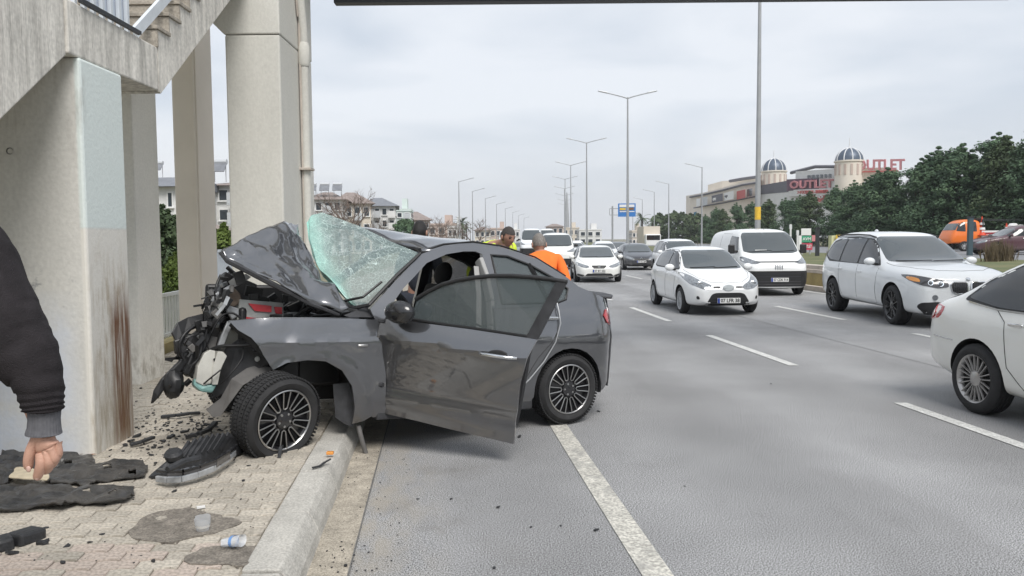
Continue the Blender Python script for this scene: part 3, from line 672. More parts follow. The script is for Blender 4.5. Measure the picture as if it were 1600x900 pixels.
# --- small hatchback
HATCH=dict(L=3.95,W=1.72,xs=xsof(-1.975,-1.93,-1.75,-1.5,-1.0,-.45,.0,.25,.6,.98,1.25,1.55,1.78,1.9,1.96,1.985),
 top=[(-1.975,.80),(-1.93,1.02),(-1.75,1.24),(-1.5,1.40),(-1.0,1.475),(-.45,1.50),(0,1.48),(.25,1.425),(.98,1.005),(1.25,.95),(1.55,.86),(1.78,.775),(1.9,.70),(1.96,.62),(1.985,.58)],
 belt=[(-1.975,.74),(-1.75,.98),(-1.0,.965),(.25,.93),(.98,.90),(1.25,.87),(1.55,.79),(1.78,.70),(1.9,.64),(1.985,.53)],
 plan=[(-1.975,.66),(-1.93,.72),(-1.75,.80),(-1.5,.835),(-1.0,.855),(.25,.86),(.98,.86),(1.25,.85),(1.55,.82),(1.78,.74),(1.9,.655),(1.985,.50)],
 zb=[(-1.975,.36),(-1.75,.26),(-1,.20),(1.25,.19),(1.78,.20),(1.985,.27)],tum=.34,axles=(1.17,-1.31),wr=.295,wset=.105,wheel=W_['hubcap'],
 parts=[('windscreen','F',[(-.66,1.0),(-.56,1.36),(-.50,1.40),(.50,1.40),(.56,1.36),(.66,1.0),(.5,.985),(-.5,.985)],'glass2',.009,False),
  ('pillar_trim','L',[(.84,.965),(.30,1.335),(.05,1.405),(-.5,1.42),(-1.1,1.37),(-1.28,1.22),(-1.30,1.03),(-1.1,.985)],'trim',.002,True),('side_window','L',[(.78,.985),(.30,1.30),(.10,1.37),(-.02,1.38),(-.02,.995)],'glass',.006,True),('side_window','L',[(-.09,.995),(-.09,1.385),(-.6,1.39),(-1.05,1.34),(-1.2,1.22),(-1.22,1.05),(-1.1,1.02)],'glass',.006,True),
  ('rear_window','B',[(-.5,1.05),(-.48,1.32),(.48,1.32),(.5,1.05)],'glass',.006,False),
  ('headlight','F',[(.30,.60),(.36,.665),(.52,.74),(.68,.86),(.80,.93),(.82,.80),(.76,.68),(.55,.58),(.40,.565)],'lamp',.008,True),
  ('upper_slot','F',[(.16,.60),(.33,.60),(.34,.63),(.17,.635)],'trim',.008,True),
  ('grille','F',[(-.50,.225),(-.36,.47),(-.27,.50),(.27,.50),(.36,.47),(.50,.225),(.42,.19),(-.42,.19)],'trim',.008,False),
  ('fog_recess','F',[(.60,.36),(.66,.36),(.665,.43),(.62,.43)],'trim',.008,True),
  ('tail_light','B',[(.55,.95),(.68,.95),(.64,1.25),(.56,1.25)],'taillamp',.008,True)],
 gaps=[('L',[(.80,.90),(.72,.55),(.78,.27),(.3,.235),(-.10,.24),(-.06,.95),(-.06,1.36)]),('L',[(-.10,.24),(-.75,.25),(-1.02,.55),(-1.18,.9)]),('T',[(.95,-.70),(1.3,-.66),(1.62,-.56),(1.84,-.35),(1.88,0),(1.84,.35),(1.62,.56),(1.3,.66),(.95,.70)])],
 handles=((.05,.85),(-.9,.88)),mirror=(.62,.96,None),plates=[('F',.0,.335,'07 LFR 38')],wipers=[(-.55,1.005,.02,1.02),(-.02,1.0,.55,1.02)])
def hatch_extra(rt,fit,add,mp):
    p=fit.pt('F',0,.60,.02); mb=MB(); mb.lathe([(.0,.012),(.10,.010),(.115,0)],24,Matrix.Translation(p)@Matrix.Rotation(PI/2,4,'Y')@Matrix.Diagonal((.62,1.1,1,1))); add('badge',mb,M['blank'])
    p=V((-.25,0,1.49)); mb=MB(); mb.tube([p,p+V((-.12,0,.16))],.006,5); add('aerial',mb,M['trim'])
    mb=MB()
    for k in range(4): l=fit.line('F',[(-.40+.03*k,.25+.065*k),(.40-.03*k,.25+.065*k)],.006,.012); mb.add(l.v,l.f)
    add('grille_bars',mb,M['trim'])
    for s in(-1,1):
        mb=MB(); q=fit.pt('F',s*.58,.70,.012); mb.sphere(q,(.02,.075,.05),10,6); add('lamp_reflector',mb,M['chrome'])
M['blank']=mat('blank_grey_badge',(.50,.53,.54),.4)
HATCH['extra']=hatch_extra

def place(c,x,y,da=0,z=0): c.location=(x,y,z); c.rotation_euler=(0,0,math.atan2(-1,-(-.1+.00107*y))+da); return c
place(car('hatchback_car','white small hatchback with a blank oval badge, nearest car in the middle lane',HATCH,M['carwhite'],(0,0,0),0),4.52,19.1,R(-1))
def scaled(sp,sx,sy,sz,**k):
    q=dict(sp); q['xs']=[round(x*sx,4) for x in sp['xs']]; q['L']=sp['L']*sx; q['W']=sp['W']*sy
    q['top']=[(a*sx,b*sz) for a,b in sp['top']]; q['belt']=[(a*sx,b*sz) for a,b in sp['belt']]; q['plan']=[(a*sx,b*sy) for a,b in sp['plan']]; q['zb']=[(a*sx,b*sz) for a,b in sp['zb']]
    q['axles']=tuple(a*sx for a in sp['axles']); f=lambda v,p:[((a*sy,b*sz) if v in 'FB' else (a*sx,b*sz) if v in 'LR' else (a*sx,b*sy)) for a,b in p]
    q['parts']=[(n,v,f(v,p),m,o,bt) for n,v,p,m,o,bt in sp['parts']]; q['gaps']=[(v,f(v,p)) for v,p in sp['gaps']]
    q['handles']=[(a*sx,b*sz) for a,b in sp.get('handles',())]
    if 'mirror' in sp: q['mirror']=(sp['mirror'][0]*sx,sp['mirror'][1]*sz,sp['mirror'][2])
    q['wipers']=[(a*sy,b*sz,c*sy,d*sz) for a,b,c,d in sp.get('wipers',())]; q.update(k); return q
def swap(parts,drop,add): return [p for p in parts if p[0] not in drop]+add
# --- white compact with black grille shield
COMPACT=scaled(HATCH,1.08,1.06,.965,wr=.32,wheel=W_['multi'],plates=[('F',-.0,.46,'07 BT 552')],extra=None)
COMPACT.pop('extra')
COMPACT['parts']=swap(COMPACT['parts'],('grille','upper_slot','headlight','fog_recess'),[
 ('headlight','F',[(.36,.60),(.42,.66),(.66,.73),(.86,.80),(.84,.68),(.66,.60),(.48,.565)],'lamp',.008,True),
 ('upper_grille','F',[(-.30,.66),(.30,.66),(.22,.555),(-.22,.555)],'trim',.010,False),
 ('lower_grille','F',[(-.46,.36),(.46,.36),(.54,.27),(-.54,.27)],'trim',.010,False),('fog_recess','F',[(.56,.30),(.82,.36),(.82,.28),(.62,.24)],'trim',.010,True),
 ('lower_lip','F',[(-.8,.215),(.8,.215),(.72,.165),(-.72,.165)],'trim',.012,False)])
def compact_extra(rt,fit,add,mp):
    p=fit.pt('F',0,.61,.03); mb=MB(); mb.lathe([(0,.012),(.05,.010),(.055,0)],16,Matrix.Translation(p)@Matrix.Rotation(PI/2,4,'Y')); add('badge',mb,M['chrome'])
COMPACT['extra']=compact_extra
place(car('compact_car','white low compact car with dark grille, behind the man in the orange vest',COMPACT,M['carwhite2'],(0,0,0),0),3.40,32.8,R(-5))
DARK=dict(COMPACT); DARK['parts']=swap(COMPACT['parts'],('upper_grille','lower_grille'),[('upper_grille','F',[(-.40,.62),(.40,.62),(.38,.56),(-.38,.56)],'trim',.010,False),('lower_grille','F',[(-.5,.36),(.5,.36),(.5,.24),(-.5,.24)],'trim',.010,False)]); DARK['plates']=[('F',.0,.46,'07 KU 284')]
place(car('dark_car','anthracite dark hatchback following in the far lane behind the white compact',DARK,M['cardark'],(0,0,0),0),6.92,44.8,R(-3))
# --- panel van
VAN=dict(L=4.96,W=1.92,xs=xsof(-2.49,-2.46,-2.3,-1.5,-.5,.4,.95,1.15,1.45,1.8,2.0,2.2,2.36,2.45,2.485),
 top=[(-2.49,1.75),(-2.46,1.86),(-2.3,1.93),(-.5,1.97),(.4,1.965),(.95,1.925),(1.15,1.86),(1.8,1.245),(2.0,1.16),(2.2,1.09),(2.36,1.00),(2.45,.90),(2.485,.82)],
 belt=[(-2.49,1.1),(-2.3,1.18),(1.15,1.16),(1.8,1.10),(2.2,.98),(2.36,.9),(2.45,.8),(2.485,.72)],
 plan=[(-2.49,.86),(-2.3,.94),(-1.5,.96),(1.5,.96),(1.8,.95),(2.0,.93),(2.2,.89),(2.36,.81),(2.45,.70),(2.485,.58)],
 zb=[(-2.49,.32),(-1.5,.24),(1.5,.22),(2.2,.20),(2.485,.24)],tum=.15,rr=.10,wb=.97,axles=(1.60,-1.68),wr=.335,wset=.13,wheel=W_['steel'],pd=.07,
 parts=[('windscreen','F',[(-.80,1.27),(-.74,1.72),(-.66,1.83),(.66,1.83),(.74,1.72),(.80,1.27),(.6,1.22),(-.6,1.22)],'glass2',.011,False),
  ('door_window','L',[(1.50,1.26),(1.12,1.70),(.42,1.74),(.42,1.22),(1.3,1.2)],'glass',.008,True),
  ('headlight','F',[(.44,.98),(.60,1.00),(.90,1.14),(.93,1.0),(.86,.93),(.6,.92)],'lamp',.012,True),
  ('upper_slot','F',[(-.62,.99),(.62,.99),(.60,.965),(-.60,.965)],'trim',.012,False),
  ('bumper','F',[(-.95,.72),(.95,.72),(.97,.60),(.95,.25),(.82,.19),(-.82,.19),(-.95,.25),(-.97,.60)],'trim',.022,False)],
 gaps=[('L',[(1.52,1.1),(1.42,.7),(1.3,.35),(.40,.32),(.38,1.2),(.38,1.75)]),('L',[(.36,1.80),(-.75,1.82),(-.75,.35)])],handles=((.52,1.05),(-.6,1.05)),
 mirror=(1.38,1.22,'trim'),plates=[('F',.02,.47,'07 CDK 914')],wipers=[(-.7,1.25,.0,1.29),(-.05,1.25,.68,1.29)])
def van_extra(rt,fit,add,mp):
    mb=MB()
    for k in range(5): p=fit.pt('F',-.10+.05*k,.83,.012); mb.beam(p+V((0,0,-.065)),p+V((0,0,.065)),.012,.024)
    add('badge_bars',mb,M['chrome'])
    mb=MB()
    for z in(.34,.42,.56,.64): l=fit.line('F',[(-.62,z),(.62,z)],.012,.018); mb.add(l.v,l.f)
    add('grille_bars',mb,M['cardark'])
    for s in(1,-1):
        p=fit.pt('L' if s>0 else 'R',1.36,1.25,.0); mb=MB(); mb.box(p+V((.0,s*.16,.09)),(.10,.19,.27)); mb.box(p+V((.0,s*.04,.02)),(.07,.14,.07)); add('door_mirror',mb,M['trim'],bevel=.03)
    l=fit.line('R',[(-2.0,1.52),(-1.35,1.55)],.010,.004); 
    p=fit.pt('F',-.30,1.30,.02); mb=MB(); mb.box(p+V((-.06,0,.0)),(.1,.34,.03)); add('dash_papers',mb,M['plate'])
    p=V((1.0,0,1.92)); mb=MB(); mb.tube([p,p+V((-.1,0,.1))],.007,5); add('aerial',mb,M['trim'])
VAN['extra']=van_extra; van=dict(VAN); van.pop('mirror')
place(car('panel_van','large white panel van with black bumper, in front of the tall lamp post',van,M['vanwhite'],(0,0,0),0,'van'),7.66,25.3,R(-5))
# --- large SUV
SUV=dict(L=4.88,W=1.94,xs=xsof(-2.44,-2.40,-2.25,-2.0,-1.5,-.8,-.1,.12,.55,.98,1.3,1.7,2.05,2.25,2.36,2.42,2.445),
 top=[(-2.44,1.0),(-2.40,1.22),(-2.28,1.58),(-2.05,1.76),(-1.5,1.805),(-.8,1.80),(-.1,1.775),(.12,1.73),(.98,1.215),(1.3,1.175),(1.7,1.14),(2.05,1.09),(2.25,1.03),(2.36,.96),(2.42,.86),(2.445,.79)],
 belt=[(-2.44,.90),(-2.25,1.15),(-1.5,1.12),(.12,1.07),(.98,1.05),(1.7,1.02),(2.05,.97),(2.25,.92),(2.36,.85),(2.445,.70)],
 plan=[(-2.44,.76),(-2.40,.80),(-2.25,.88),(-2.0,.935),(-1.5,.96),(-.1,.965),(1.3,.97),(1.7,.96),(2.05,.935),(2.25,.875),(2.36,.80),(2.42,.72),(2.445,.62)],
 zb=[(-2.44,.40),(-2,.32),(-1.2,.28),(1.4,.27),(2.05,.24),(2.445,.26)],tum=.32,rr=.07,axles=(1.50,-1.42),wr=.375,wset=.145,archgap=.06,wheel=W_['blk'],
 parts=[('windscreen','F',[(-.76,1.19),(-.66,1.60),(-.58,1.675),(.58,1.675),(.66,1.60),(.76,1.19),(.5,1.175),(-.5,1.175)],'glass2',.011,False),
  ('pillar_trim','L',[(.88,1.10),(.34,1.51),(.05,1.635),(-.7,1.68),(-1.4,1.67),(-1.92,1.58),(-2.14,1.26),(-1.75,1.13)],'trim',.002,True),('side_window','L',[(.80,1.13),(.34,1.47),(.05,1.60),(-.12,1.63),(-.12,1.12)],'glass',.006,True),('side_window','L',[(-.20,1.12),(-.20,1.635),(-.7,1.645),(-1.1,1.62),(-1.1,1.14)],'glass',.006,True),('side_window','L',[(-1.17,1.14),(-1.17,1.64),(-1.5,1.62),(-1.85,1.54),(-2.05,1.28),(-1.75,1.18)],'glass',.006,True),
  ('rear_window','B',[(-.6,1.2),(-.55,1.55),(.55,1.55),(.6,1.2)],'glass',.006,False),
  ('headlight','F',[(.35,.76),(.38,.87),(.55,.90),(.78,.955),(.92,.98),(.90,.86),(.80,.79),(.55,.74)],'lampdark',.010,True),
  ('grille','F',[(.035,.66),(.03,.80),(.06,.845),(.27,.845),(.33,.80),(.30,.68),(.22,.645),(.07,.645)],'trim',.016,True),
  ('air_intake','F',[(.46,.30),(.44,.46),(.54,.50),(.80,.48),(.84,.40),(.72,.27),(.5,.265)],'trim',.022,True),
  ('lower_intake','F',[(-.38,.33),(-.36,.46),(.36,.46),(.38,.33)],'trim',.020,False),
  ('skirt','F',[(-.80,.245),(.80,.245),(.74,.205),(-.74,.205)],'trim',.022,False),
  ('tail_light','B',[(.45,1.05),(.80,1.0),(.84,.88),(.5,.92)],'taillamp',.008,True)],
 gaps=[('L',[(.86,1.05),(.80,.60),(.85,.36),(.5,.33),(-.10,.34),(-.14,.8),(-.14,1.1)]),('L',[(-.14,.34),(-.85,.35),(-1.02,.62),(-1.12,1.1)]),('T',[(.95,-.80),(1.4,-.78),(1.9,-.66),(2.14,-.42),(2.2,0),(2.14,.42),(1.9,.66),(1.4,.78),(.95,.80)])],
 handles=((.02,.955),(-.98,.985)),mirror=(.68,1.13,None),plates=[('F',.0,.56,'07 HZ 907')],wipers=[(-.66,1.19,.0,1.2),(.0,1.19,.66,1.2)])
def suv_extra(rt,fit,add,mp):
    for s in(-1,1):
        for y,z in((.50,.815),(.66,.835)):
            p=fit.pt('F',s*y,z,.018); Mx=Matrix.Translation(p)@Matrix.Rotation(s*R(28),4,'Z')@Matrix.Rotation(PI/2,4,'Y')
            mb=MB(); mb.lathe([(.036,.010),(.046,.010),(.046,0),(.036,0)],20,Mx); add('light_ring',mb,M['drl']); mb=MB(); mb.sphere(p,(.03,.042,.042),10,7); add('lamp_lens',mb,M['lamp'])
        add('indicator',fit.panel('F',[(s*.80,.84),(s*.90,.87),(s*.90,.95),(s*.80,.91)][::s],.014,.05),M['amber'])
        P=[(.035,.66),(.03,.80),(.06,.845),(.27,.845),(.33,.80),(.30,.68),(.22,.645),(.07,.645),(.035,.66)]
        l=fit.line('F',[(s*a,b) for a,b in P],.013,.018); add('grille_surround',l,M['chrome'])
        mb=MB()
        for k in range(7): l=fit.line('F',[(s*(.075+.033*k),.665),(s*(.075+.033*k),.83)],.006,.022); mb.add(l.v,l.f)
        add('grille_bars',mb,M['cardark'])
        p=fit.pt('F',s*.60,.575,.012); mb=MB(); mb.lathe([(0,.012),(.045,.012),(.05,0)],18,Matrix.Translation(p)@Matrix.Rotation(s*R(25),4,'Z')@Matrix.Rotation(PI/2,4,'Y')); add('fog_lamp',mb,M['lamp'])
        mb=MB(); pts=[fit.pt('T',x,s*.63,.03) for x in(-1.9,-1.5,-.8,-.2,.1)]; mb.tube(pts,.016,6); add('roof_rail',mb,M['trim'])
    p=fit.pt('F',.0,.90,.012); mb=MB(); mb.lathe([(0,.01),(.035,.01),(.04,0)],18,Matrix.Translation(p)@Matrix.Rotation(R(40),4,'Y')); add('badge',mb,M['chrome'])
    p=V((-1.35,0,1.79)); mb=MB(); mb.sphere(p,(.09,.03,.05),8,6); add('roof_fin',mb,mp)
SUV['extra']=suv_extra
place(car('suv_car','large white SUV with black wheels and twin oval grilles, amber lamp lit',SUV,M['carwhite3'],(0,0,0),0,'SUV'),8.20,16.7,R(-5.5))
# --- sedan seen from behind its rear door, entering at the right edge
SEDAN=dict(L=4.68,W=1.84,xs=xsof(-2.34,-2.31,-2.2,-1.95,-1.72,-1.3,-.85,-.2,.15,.6,1.08,1.4,1.8,2.1,2.25,2.32,2.345),
 top=[(-2.34,.78),(-2.31,.96),(-2.2,1.075),(-1.95,1.12),(-1.72,1.25),(-1.3,1.475),(-.85,1.555),(-.2,1.57),(.15,1.50),(1.08,1.0),(1.4,.95),(1.8,.88),(2.1,.79),(2.25,.70),(2.32,.62),(2.345,.57)],
 belt=[(-2.34,.72),(-2.2,.99),(-1.65,1.00),(-.2,.955),(1.08,.915),(1.4,.88),(1.8,.81),(2.1,.72),(2.345,.52)],
 plan=[(-2.34,.70),(-2.31,.75),(-2.2,.83),(-1.95,.885),(-1.65,.905),(-.2,.915),(1.4,.915),(1.8,.87),(2.1,.77),(2.25,.66),(2.345,.48)],
 zb=[(-2.34,.36),(-1.9,.26),(-1,.20),(1.4,.19),(2.345,.25)],tum=.36,axles=(1.47,-1.44),wr=.33,wset=.12,archgap=.045,wheel=W_['multi'],
 parts=[('windscreen','F',[(-.70,1.01),(-.60,1.33),(-.52,1.37),(.52,1.37),(.60,1.33),(.70,1.01),(.5,.99),(-.5,.99)],'glass2',.009,False),
  ('pillar_trim','L',[(1.0,.97),(.40,1.30),(.12,1.375),(-.3,1.49),(-1.1,1.44),(-1.52,1.25),(-1.72,1.06),(-1.2,.99)],'trim',.002,True),('side_window','L',[(.92,.99),(.40,1.27),(.12,1.345),(-.08,1.36),(-.10,.995)],'glass',.006,True),('side_window','L',[(-.18,1.0),(-.17,1.455),(-.6,1.46),(-1.1,1.41),(-1.48,1.23),(-1.66,1.08),(-1.2,1.02)],'glass',.006,True),
  ('rear_window','B',[(-.58,1.16),(-.50,1.36),(.50,1.36),(.58,1.16)],'glass',.006,False),
  ('headlight','F',[(.36,.62),(.45,.72),(.75,.80),(.80,.68),(.6,.60)],'lamp',.008,True),('upper_grille','F',[(-.30,.68),(.30,.68),(.24,.58),(-.24,.58)],'trim',.01,False),('lower_grille','F',[(-.5,.38),(.5,.38),(.56,.25),(-.56,.25)],'trim',.01,False),
  ('tail_light','B',[(.50,.86),(.50,.97),(.72,.985),(.84,.975),(.86,.84),(.72,.80)],'taillamp',.010,True)],
 gaps=[('L',[(.98,.93),(.92,.6),(.95,.28),(.4,.25),(-.12,.25),(-.14,.96),(-.13,1.37)]),('L',[(-.14,.25),(-.75,.26),(-1.02,.5),(-1.08,.9),(-1.25,1.03)]),('T',[(-1.66,-.66),(-2.0,-.70),(-2.22,-.62),(-2.3,0),(-2.22,.62),(-2.0,.70),(-1.66,.66)])],
 handles=((.06,.855),(-.92,.885)),handlem='chrome',mirror=(.78,.97,None),plates=[('B',0,.72,'07 AG 630'),('F',0,.46,'07 AG 630')])
def sedan_extra(rt,fit,add,mp):
    for s,vw in((1,'L'),(-1,'R')):
        q=fit.line(vw,[(-1.75,.66),(-2.1,.67)],.006,.002); add('side_reflector',q,M['chrome'])
        q=fit.panel(vw,[(-2.30,.84),(-2.18,.82),(-2.10,.90),(-2.16,.975),(-2.30,.96)],.010,.06); add('tail_light',q,M['taillamp'])
        mb=fit.line(vw,[(.95,.985),(-.1,.985),(-1.2,1.0),(-1.62,1.045)],.010,.004); add('window_trim',mb,M['chrome'])
SEDAN['extra']=sedan_extra
place(car('sedan_car','white sedan cut off by the right edge of the view, red tail lamp towards us',SEDAN,M['carwhite2'],(0,0,0),0),5.40,6.14,R(1.5))
FSED=dict(SEDAN); FSED.pop('extra')
place(car('sedan_car','pale grey-white sedan behind the anthracite hatchback',FSED,M['carwhite3'],(0,0,0),0,lv=1),6.55,57,R(-2))
S2=scaled(SUV,.93,.95,.93,plates=[('F',0,.55,'07 NB 118')]); S2.pop('extra'); S2['wheel']=W_['plain']; S2['wr']=.35
place(car('crossover_car','white crossover half hidden behind the small hatchback and the van',S2,M['carwhite'],(0,0,0),0,'car',lv=1),7.45,35.6,R(-3))
# --- vehicles further back
LT=scaled(VAN,1.0,1.06,1.06,plates=[('F',0,.5,'07 FP 471')]); LT.pop('extra')
LT['parts']=swap(LT['parts'],('bumper','upper_slot'),[('bumper','F',[(-.8,.62),(.8,.62),(.8,.25),(-.8,.25)],'trim',.014,False)])
place(car('minibus','white van with a wide windscreen behind the man in the orange vest',LT,M['carwhite2'],(0,0,0),0,'van',lv=1),2.60,47,R(-4))
MB2=scaled(VAN,1.15,1.03,1.36,plates=[]); MB2.pop('extra')
place(car('minibus','tall white minibus with a black mirror on its left edge',MB2,M['carwhite3'],(0,0,0),0,'minibus',lv=1),1.75,69,R(-4))
MB3=scaled(VAN,1.2,1.06,1.5,plates=[]); MB3.pop('extra')
place(car('minibus','white high-roof minibus whose roof shows above the other vans',MB3,M['carwhite'],(0,0,0),0,'minibus',lv=1),4.0,92,R(0))
BUS=scaled(VAN,1.9,1.28,1.62,plates=[],wr=.45); BUS.pop('extra'); BUS.pop('mirror')
place(car('coach','white coach far down the road beside the policeman',BUS,M['carwhite2'],(0,0,0),0,'bus',lv=1),-.9,128,R(4))
far=[(3.1,60,M['cargrey'],'grey-blue car partly hidden behind the tall white minibus'),(1.0,80,M['cargrey'],'blue-grey car between the coach and the minibus'),(5.3,68,M['carwhite'],'white car seen between the van and the pale sedan'),(5.5,96,M['carwhite3'],'far white car above the compact car'),(9.3,70,M['cardark'],'dark car far back beside the median lamps'),(7.9,96,M['carwhite'],'distant white car under the blue road sign')]
cc=None
for x,y,m,lb in far:
    place(car('distant_car',lb,FSED if m!=M['cardark'] else DARK,m,(0,0,0),0,lv=1),x,y)
# --- parked and passing on the far carriageway
c=car('maroon_car','dark maroon car facing left on the far carriageway',scaled(FSED,1,1,1,plates=[]),M['carmaroon'],(27.0,43.0,.67),PI,group='vehicles on the far carriageway'); 
c=car('red_car','red car at the right edge on the far carriageway',scaled(HATCH,1,1,1,plates=[],extra=lambda *a:None),M['carred'],(31.2,47.0,.67),PI,group='vehicles on the far carriageway')
tk=thing('flatbed_truck','orange flatbed works truck with traffic cones on its bed','truck',(31.0,54,.67),PI,'vehicles on the far carriageway')
CAB=dict(L=2.0,W=1.9,xs=xsof(-1.0,-.98,-.7,-.2,.1,.45,.75,.93,.99),top=[(-1,2.0),(-.98,2.05),(-.7,2.12),(-.2,2.13),(.1,2.08),(.45,1.9),(.75,1.35),(.93,1.05),(.99,.8)],belt=[(-1,1.25),(.1,1.22),(.75,1.12),(.99,.7)],plan=[(-1,.93),(-.7,.95),(.45,.95),(.75,.93),(.93,.85),(.99,.7)],zb=[(-1,.5),(.99,.5)],tum=.14,rr=.1,wb=.97)
me=shell_mesh(CAB); fit=Fit(me); shade(me,40); link('cab',me,M['orange'],tk).location=(.9,0,0)
for vw in'LR':
    for nm,p in(('cab_window',[(.62,1.34),(.38,1.86),(.02,1.95),(.02,1.30)]),('cab_window',[(-.12,1.3),(-.12,1.95),(-.72,1.95),(-.72,1.3)])):
        o=fit.panel(vw,p,.008).build(nm,M['glass'],tk,smooth=40); o.location=(.9,0,0)
o=fit.panel('F',[(-.8,1.4),(-.7,1.85),(.7,1.85),(.8,1.4)],.01).build('windscreen',M['glass2'],tk,smooth=40); o.location=(.9,0,0)
mb=MB(); mb.box((-2.0,0,.98),(3.8,2.0,.12)); 
for y in(-.98,.98): mb.box((-2.0,y,1.18),(3.8,.05,.34))
mb.build('bed',M['white'],tk,bevel=.01)
mb=MB()
for y in(-1.012,1.012): mb.box((-2.0,y,1.17),(3.78,.012,.12))
mb.build('red_stripe',M['carred'],tk)
mb=MB(); mb.box((-.2,0,1.5),(.08,1.9,1.2)); mb.box((-.2,0,2.15),(.3,1.6,.08)); mb.tube([(-.25,.9,2.1),(-3.6,.9,2.0)],.02,5); mb.tube([(-.25,-.9,2.1),(-3.6,-.9,2.0)],.02,5); mb.build('rack',M['darksteel'],tk)
for x in(1.0,-2.6):
    for s in(1,-1):
        wo=dup(W_['steel'],tk); wo.location=(x,s*.85,.34); wo.rotation_euler=(0,0,0 if s>0 else PI)
def cone(loc,lb,h=.75):
    t=thing('traffic_cone',lb,'traffic cone',loc,0,'traffic cones on the orange truck'); mb=MB(); mb.lathe([(.17*h/.75,.03),(.11,h*.4),(.03,h)],14); mb.box((0,0,.015),(.4*h/.75,.4*h/.75,.03)); mb.build('cone_body',M['conered'],t,smooth=40)
    for a,b2 in((.30,.42),(.56,.68)):
        mb=MB(); mb.lathe([(.172*h/.75-(.145*h/.75)*a*1.0,h*a),(.172*h/.75-(.145*h/.75)*b2,h*b2)],14); mb.build('reflective_band',M['white'],t,smooth=60)
M['conered']=mat('cone_red',(.62,.06,.02),.5)
cone((31.2,53.2,1.71),'large red and white traffic cone right behind the orange cab',1.25)
cone((32.9,53.3,1.71),'smaller red and white traffic cone at the back of the truck bed',.8)
mb=MB()
for k in range(7): mb.sphere((33.7+random.uniform(-.5,.5),53.6,1.71+.25+random.uniform(0,.35)),(.38,.35,.28),9,6,jit=.12)
mb.build('sack_heap',M['white'],None,smooth=60,label='heap of white sacks at the back of the orange truck bed',cat='sacks')
for k,wl in W_.items():
    for ch in list(wl.children): bpy.data.objects.remove(ch)
    bpy.data.objects.remove(wl)
# ------------------------------------------------------------------ the wrecked car (local frame: x forward, y towards the driver's side, z up; origin under the rear axle)
_O=V((.50,7.12,0)); _W=V((-1.70,5.80,.14)); _S=(_W-_O).normalized(); _T=V((_S.y,-_S.x,0)).normalized(); _Nn=_T.cross(_S); _Nn=_Nn if _Nn.z>0 else -_Nn
_HO=_O+_T*.88
HM=Matrix(((_S.x,-_T.x,_Nn.x,_HO.x),(_S.y,-_T.y,_Nn.y,_HO.y),(_S.z,-_T.z,_Nn.z,_HO.z),(0,0,0,1))); HI=HM.inverted()
def hp(px,py,y):
    """sight line met with the plane y=const of the car's own frame"""
    o=HI@CAM; d=(HI.to_3x3()@ray(px,py)); return o+d*((y-o.y)/d.y)
M['wreck']=mat('dark_grey_metallic',(.115,.118,.127),.32,metal=.75,var=.05,vscale=3,coat=1.0,coatr=.04); M['wreck'].node_tree.nodes['Principled BSDF'].inputs['Coat IOR'].default_value=2.0
stain(M['wreck'],(None,None,None),(None,None,.38),(.13,.112,.105),(.1,.1,.22),5,(1,1,1),(.3,.75),.45)
stain(M['wreck'],(None,None,None),(None,None,None),(.26,.25,.23),(1,1,1),7,(1,1,2.2),(.60,.80),.30)
M['wreckin']=mat('inner_panel_grey',(.045,.046,.05),.55,metal=.2,var=.3,vscale=9)
M['cabin']=mat('cabin_fabric',(.018,.018,.02),.9,var=.2,vscale=20); M['pillar']=mat('pillar_lining',(.36,.36,.35),.75)
M['silver']=mat('silver_spoke',(.45,.445,.44),.3,metal=.9)
M['tglass']=mat('side_glass',(.10,.12,.125),.03,spec=1.0,alpha=.60)
WK=thing('wrecked_car','dark grey sedan with crushed front, shattered windscreen and open driver door','car',M=HM)
def hadd(nm,mb,m,par=None,sm=30,**k): return mb.build(nm,m,par or WK,smooth=sm,**k)
PL=[(-.86,.30),(-.80,.38),(-.70,.53),(-.58,.69),(-.45,.825),(-.3,.868),(0,.88),(2.0,.88),(2.5,.868),(2.8,.84),(3.0,.80)]
INS=[(.12,.075),(.22,.035),(.36,.012),(.55,.004),(.70,.0),(.775,-.010),(.80,-.010),(.83,.004),(.95,.028),(1.02,.05),(1.06,.065),(1.3,.17),(1.5,.27),(1.62,.335)]
def ys(s,z): return interp(PL,s)-interp(INS,z)
def sidept(s,z): return V((s,ys(s,z),z))
arch=lambda cx,cz,r,a0,a1,n=14:[(cx+r*math.cos(R(a0+(a1-a0)*i/n)),cz+r*math.sin(R(a0+(a1-a0)*i/n))) for i in range(n+1)]
outer=[(1.86,.19),(1.855,.5),(1.87,.97),(1.90,1.04),(1.66,1.26),(1.38,1.49),(1.15,1.565),(.86,1.60),(.57,1.575),(.24,1.488),(-.05,1.325),(-.16,1.245),(-.40,1.165),(-.57,1.12),(-.58,.95),(-.58,.7),(-.58,.5),(-.56,.36),(-.37,.27)]+arch(0,.325,.372,188,-8)+[(.42,.20),(.8,.185)]
fdoor=[(1.76,.27),(1.795,.95),(1.72,1.07),(1.60,1.20),(1.35,1.415),(1.15,1.495),(.98,1.525),(.86,1.53),(.80,1.505),(.80,1.1),(.83,.6),(.86,.27)]
rwin=[(.70,1.085),(.715,1.505),(.55,1.50),(.33,1.43),(.10,1.315),(-.03,1.225),(.02,1.13),(.12,1.10)]
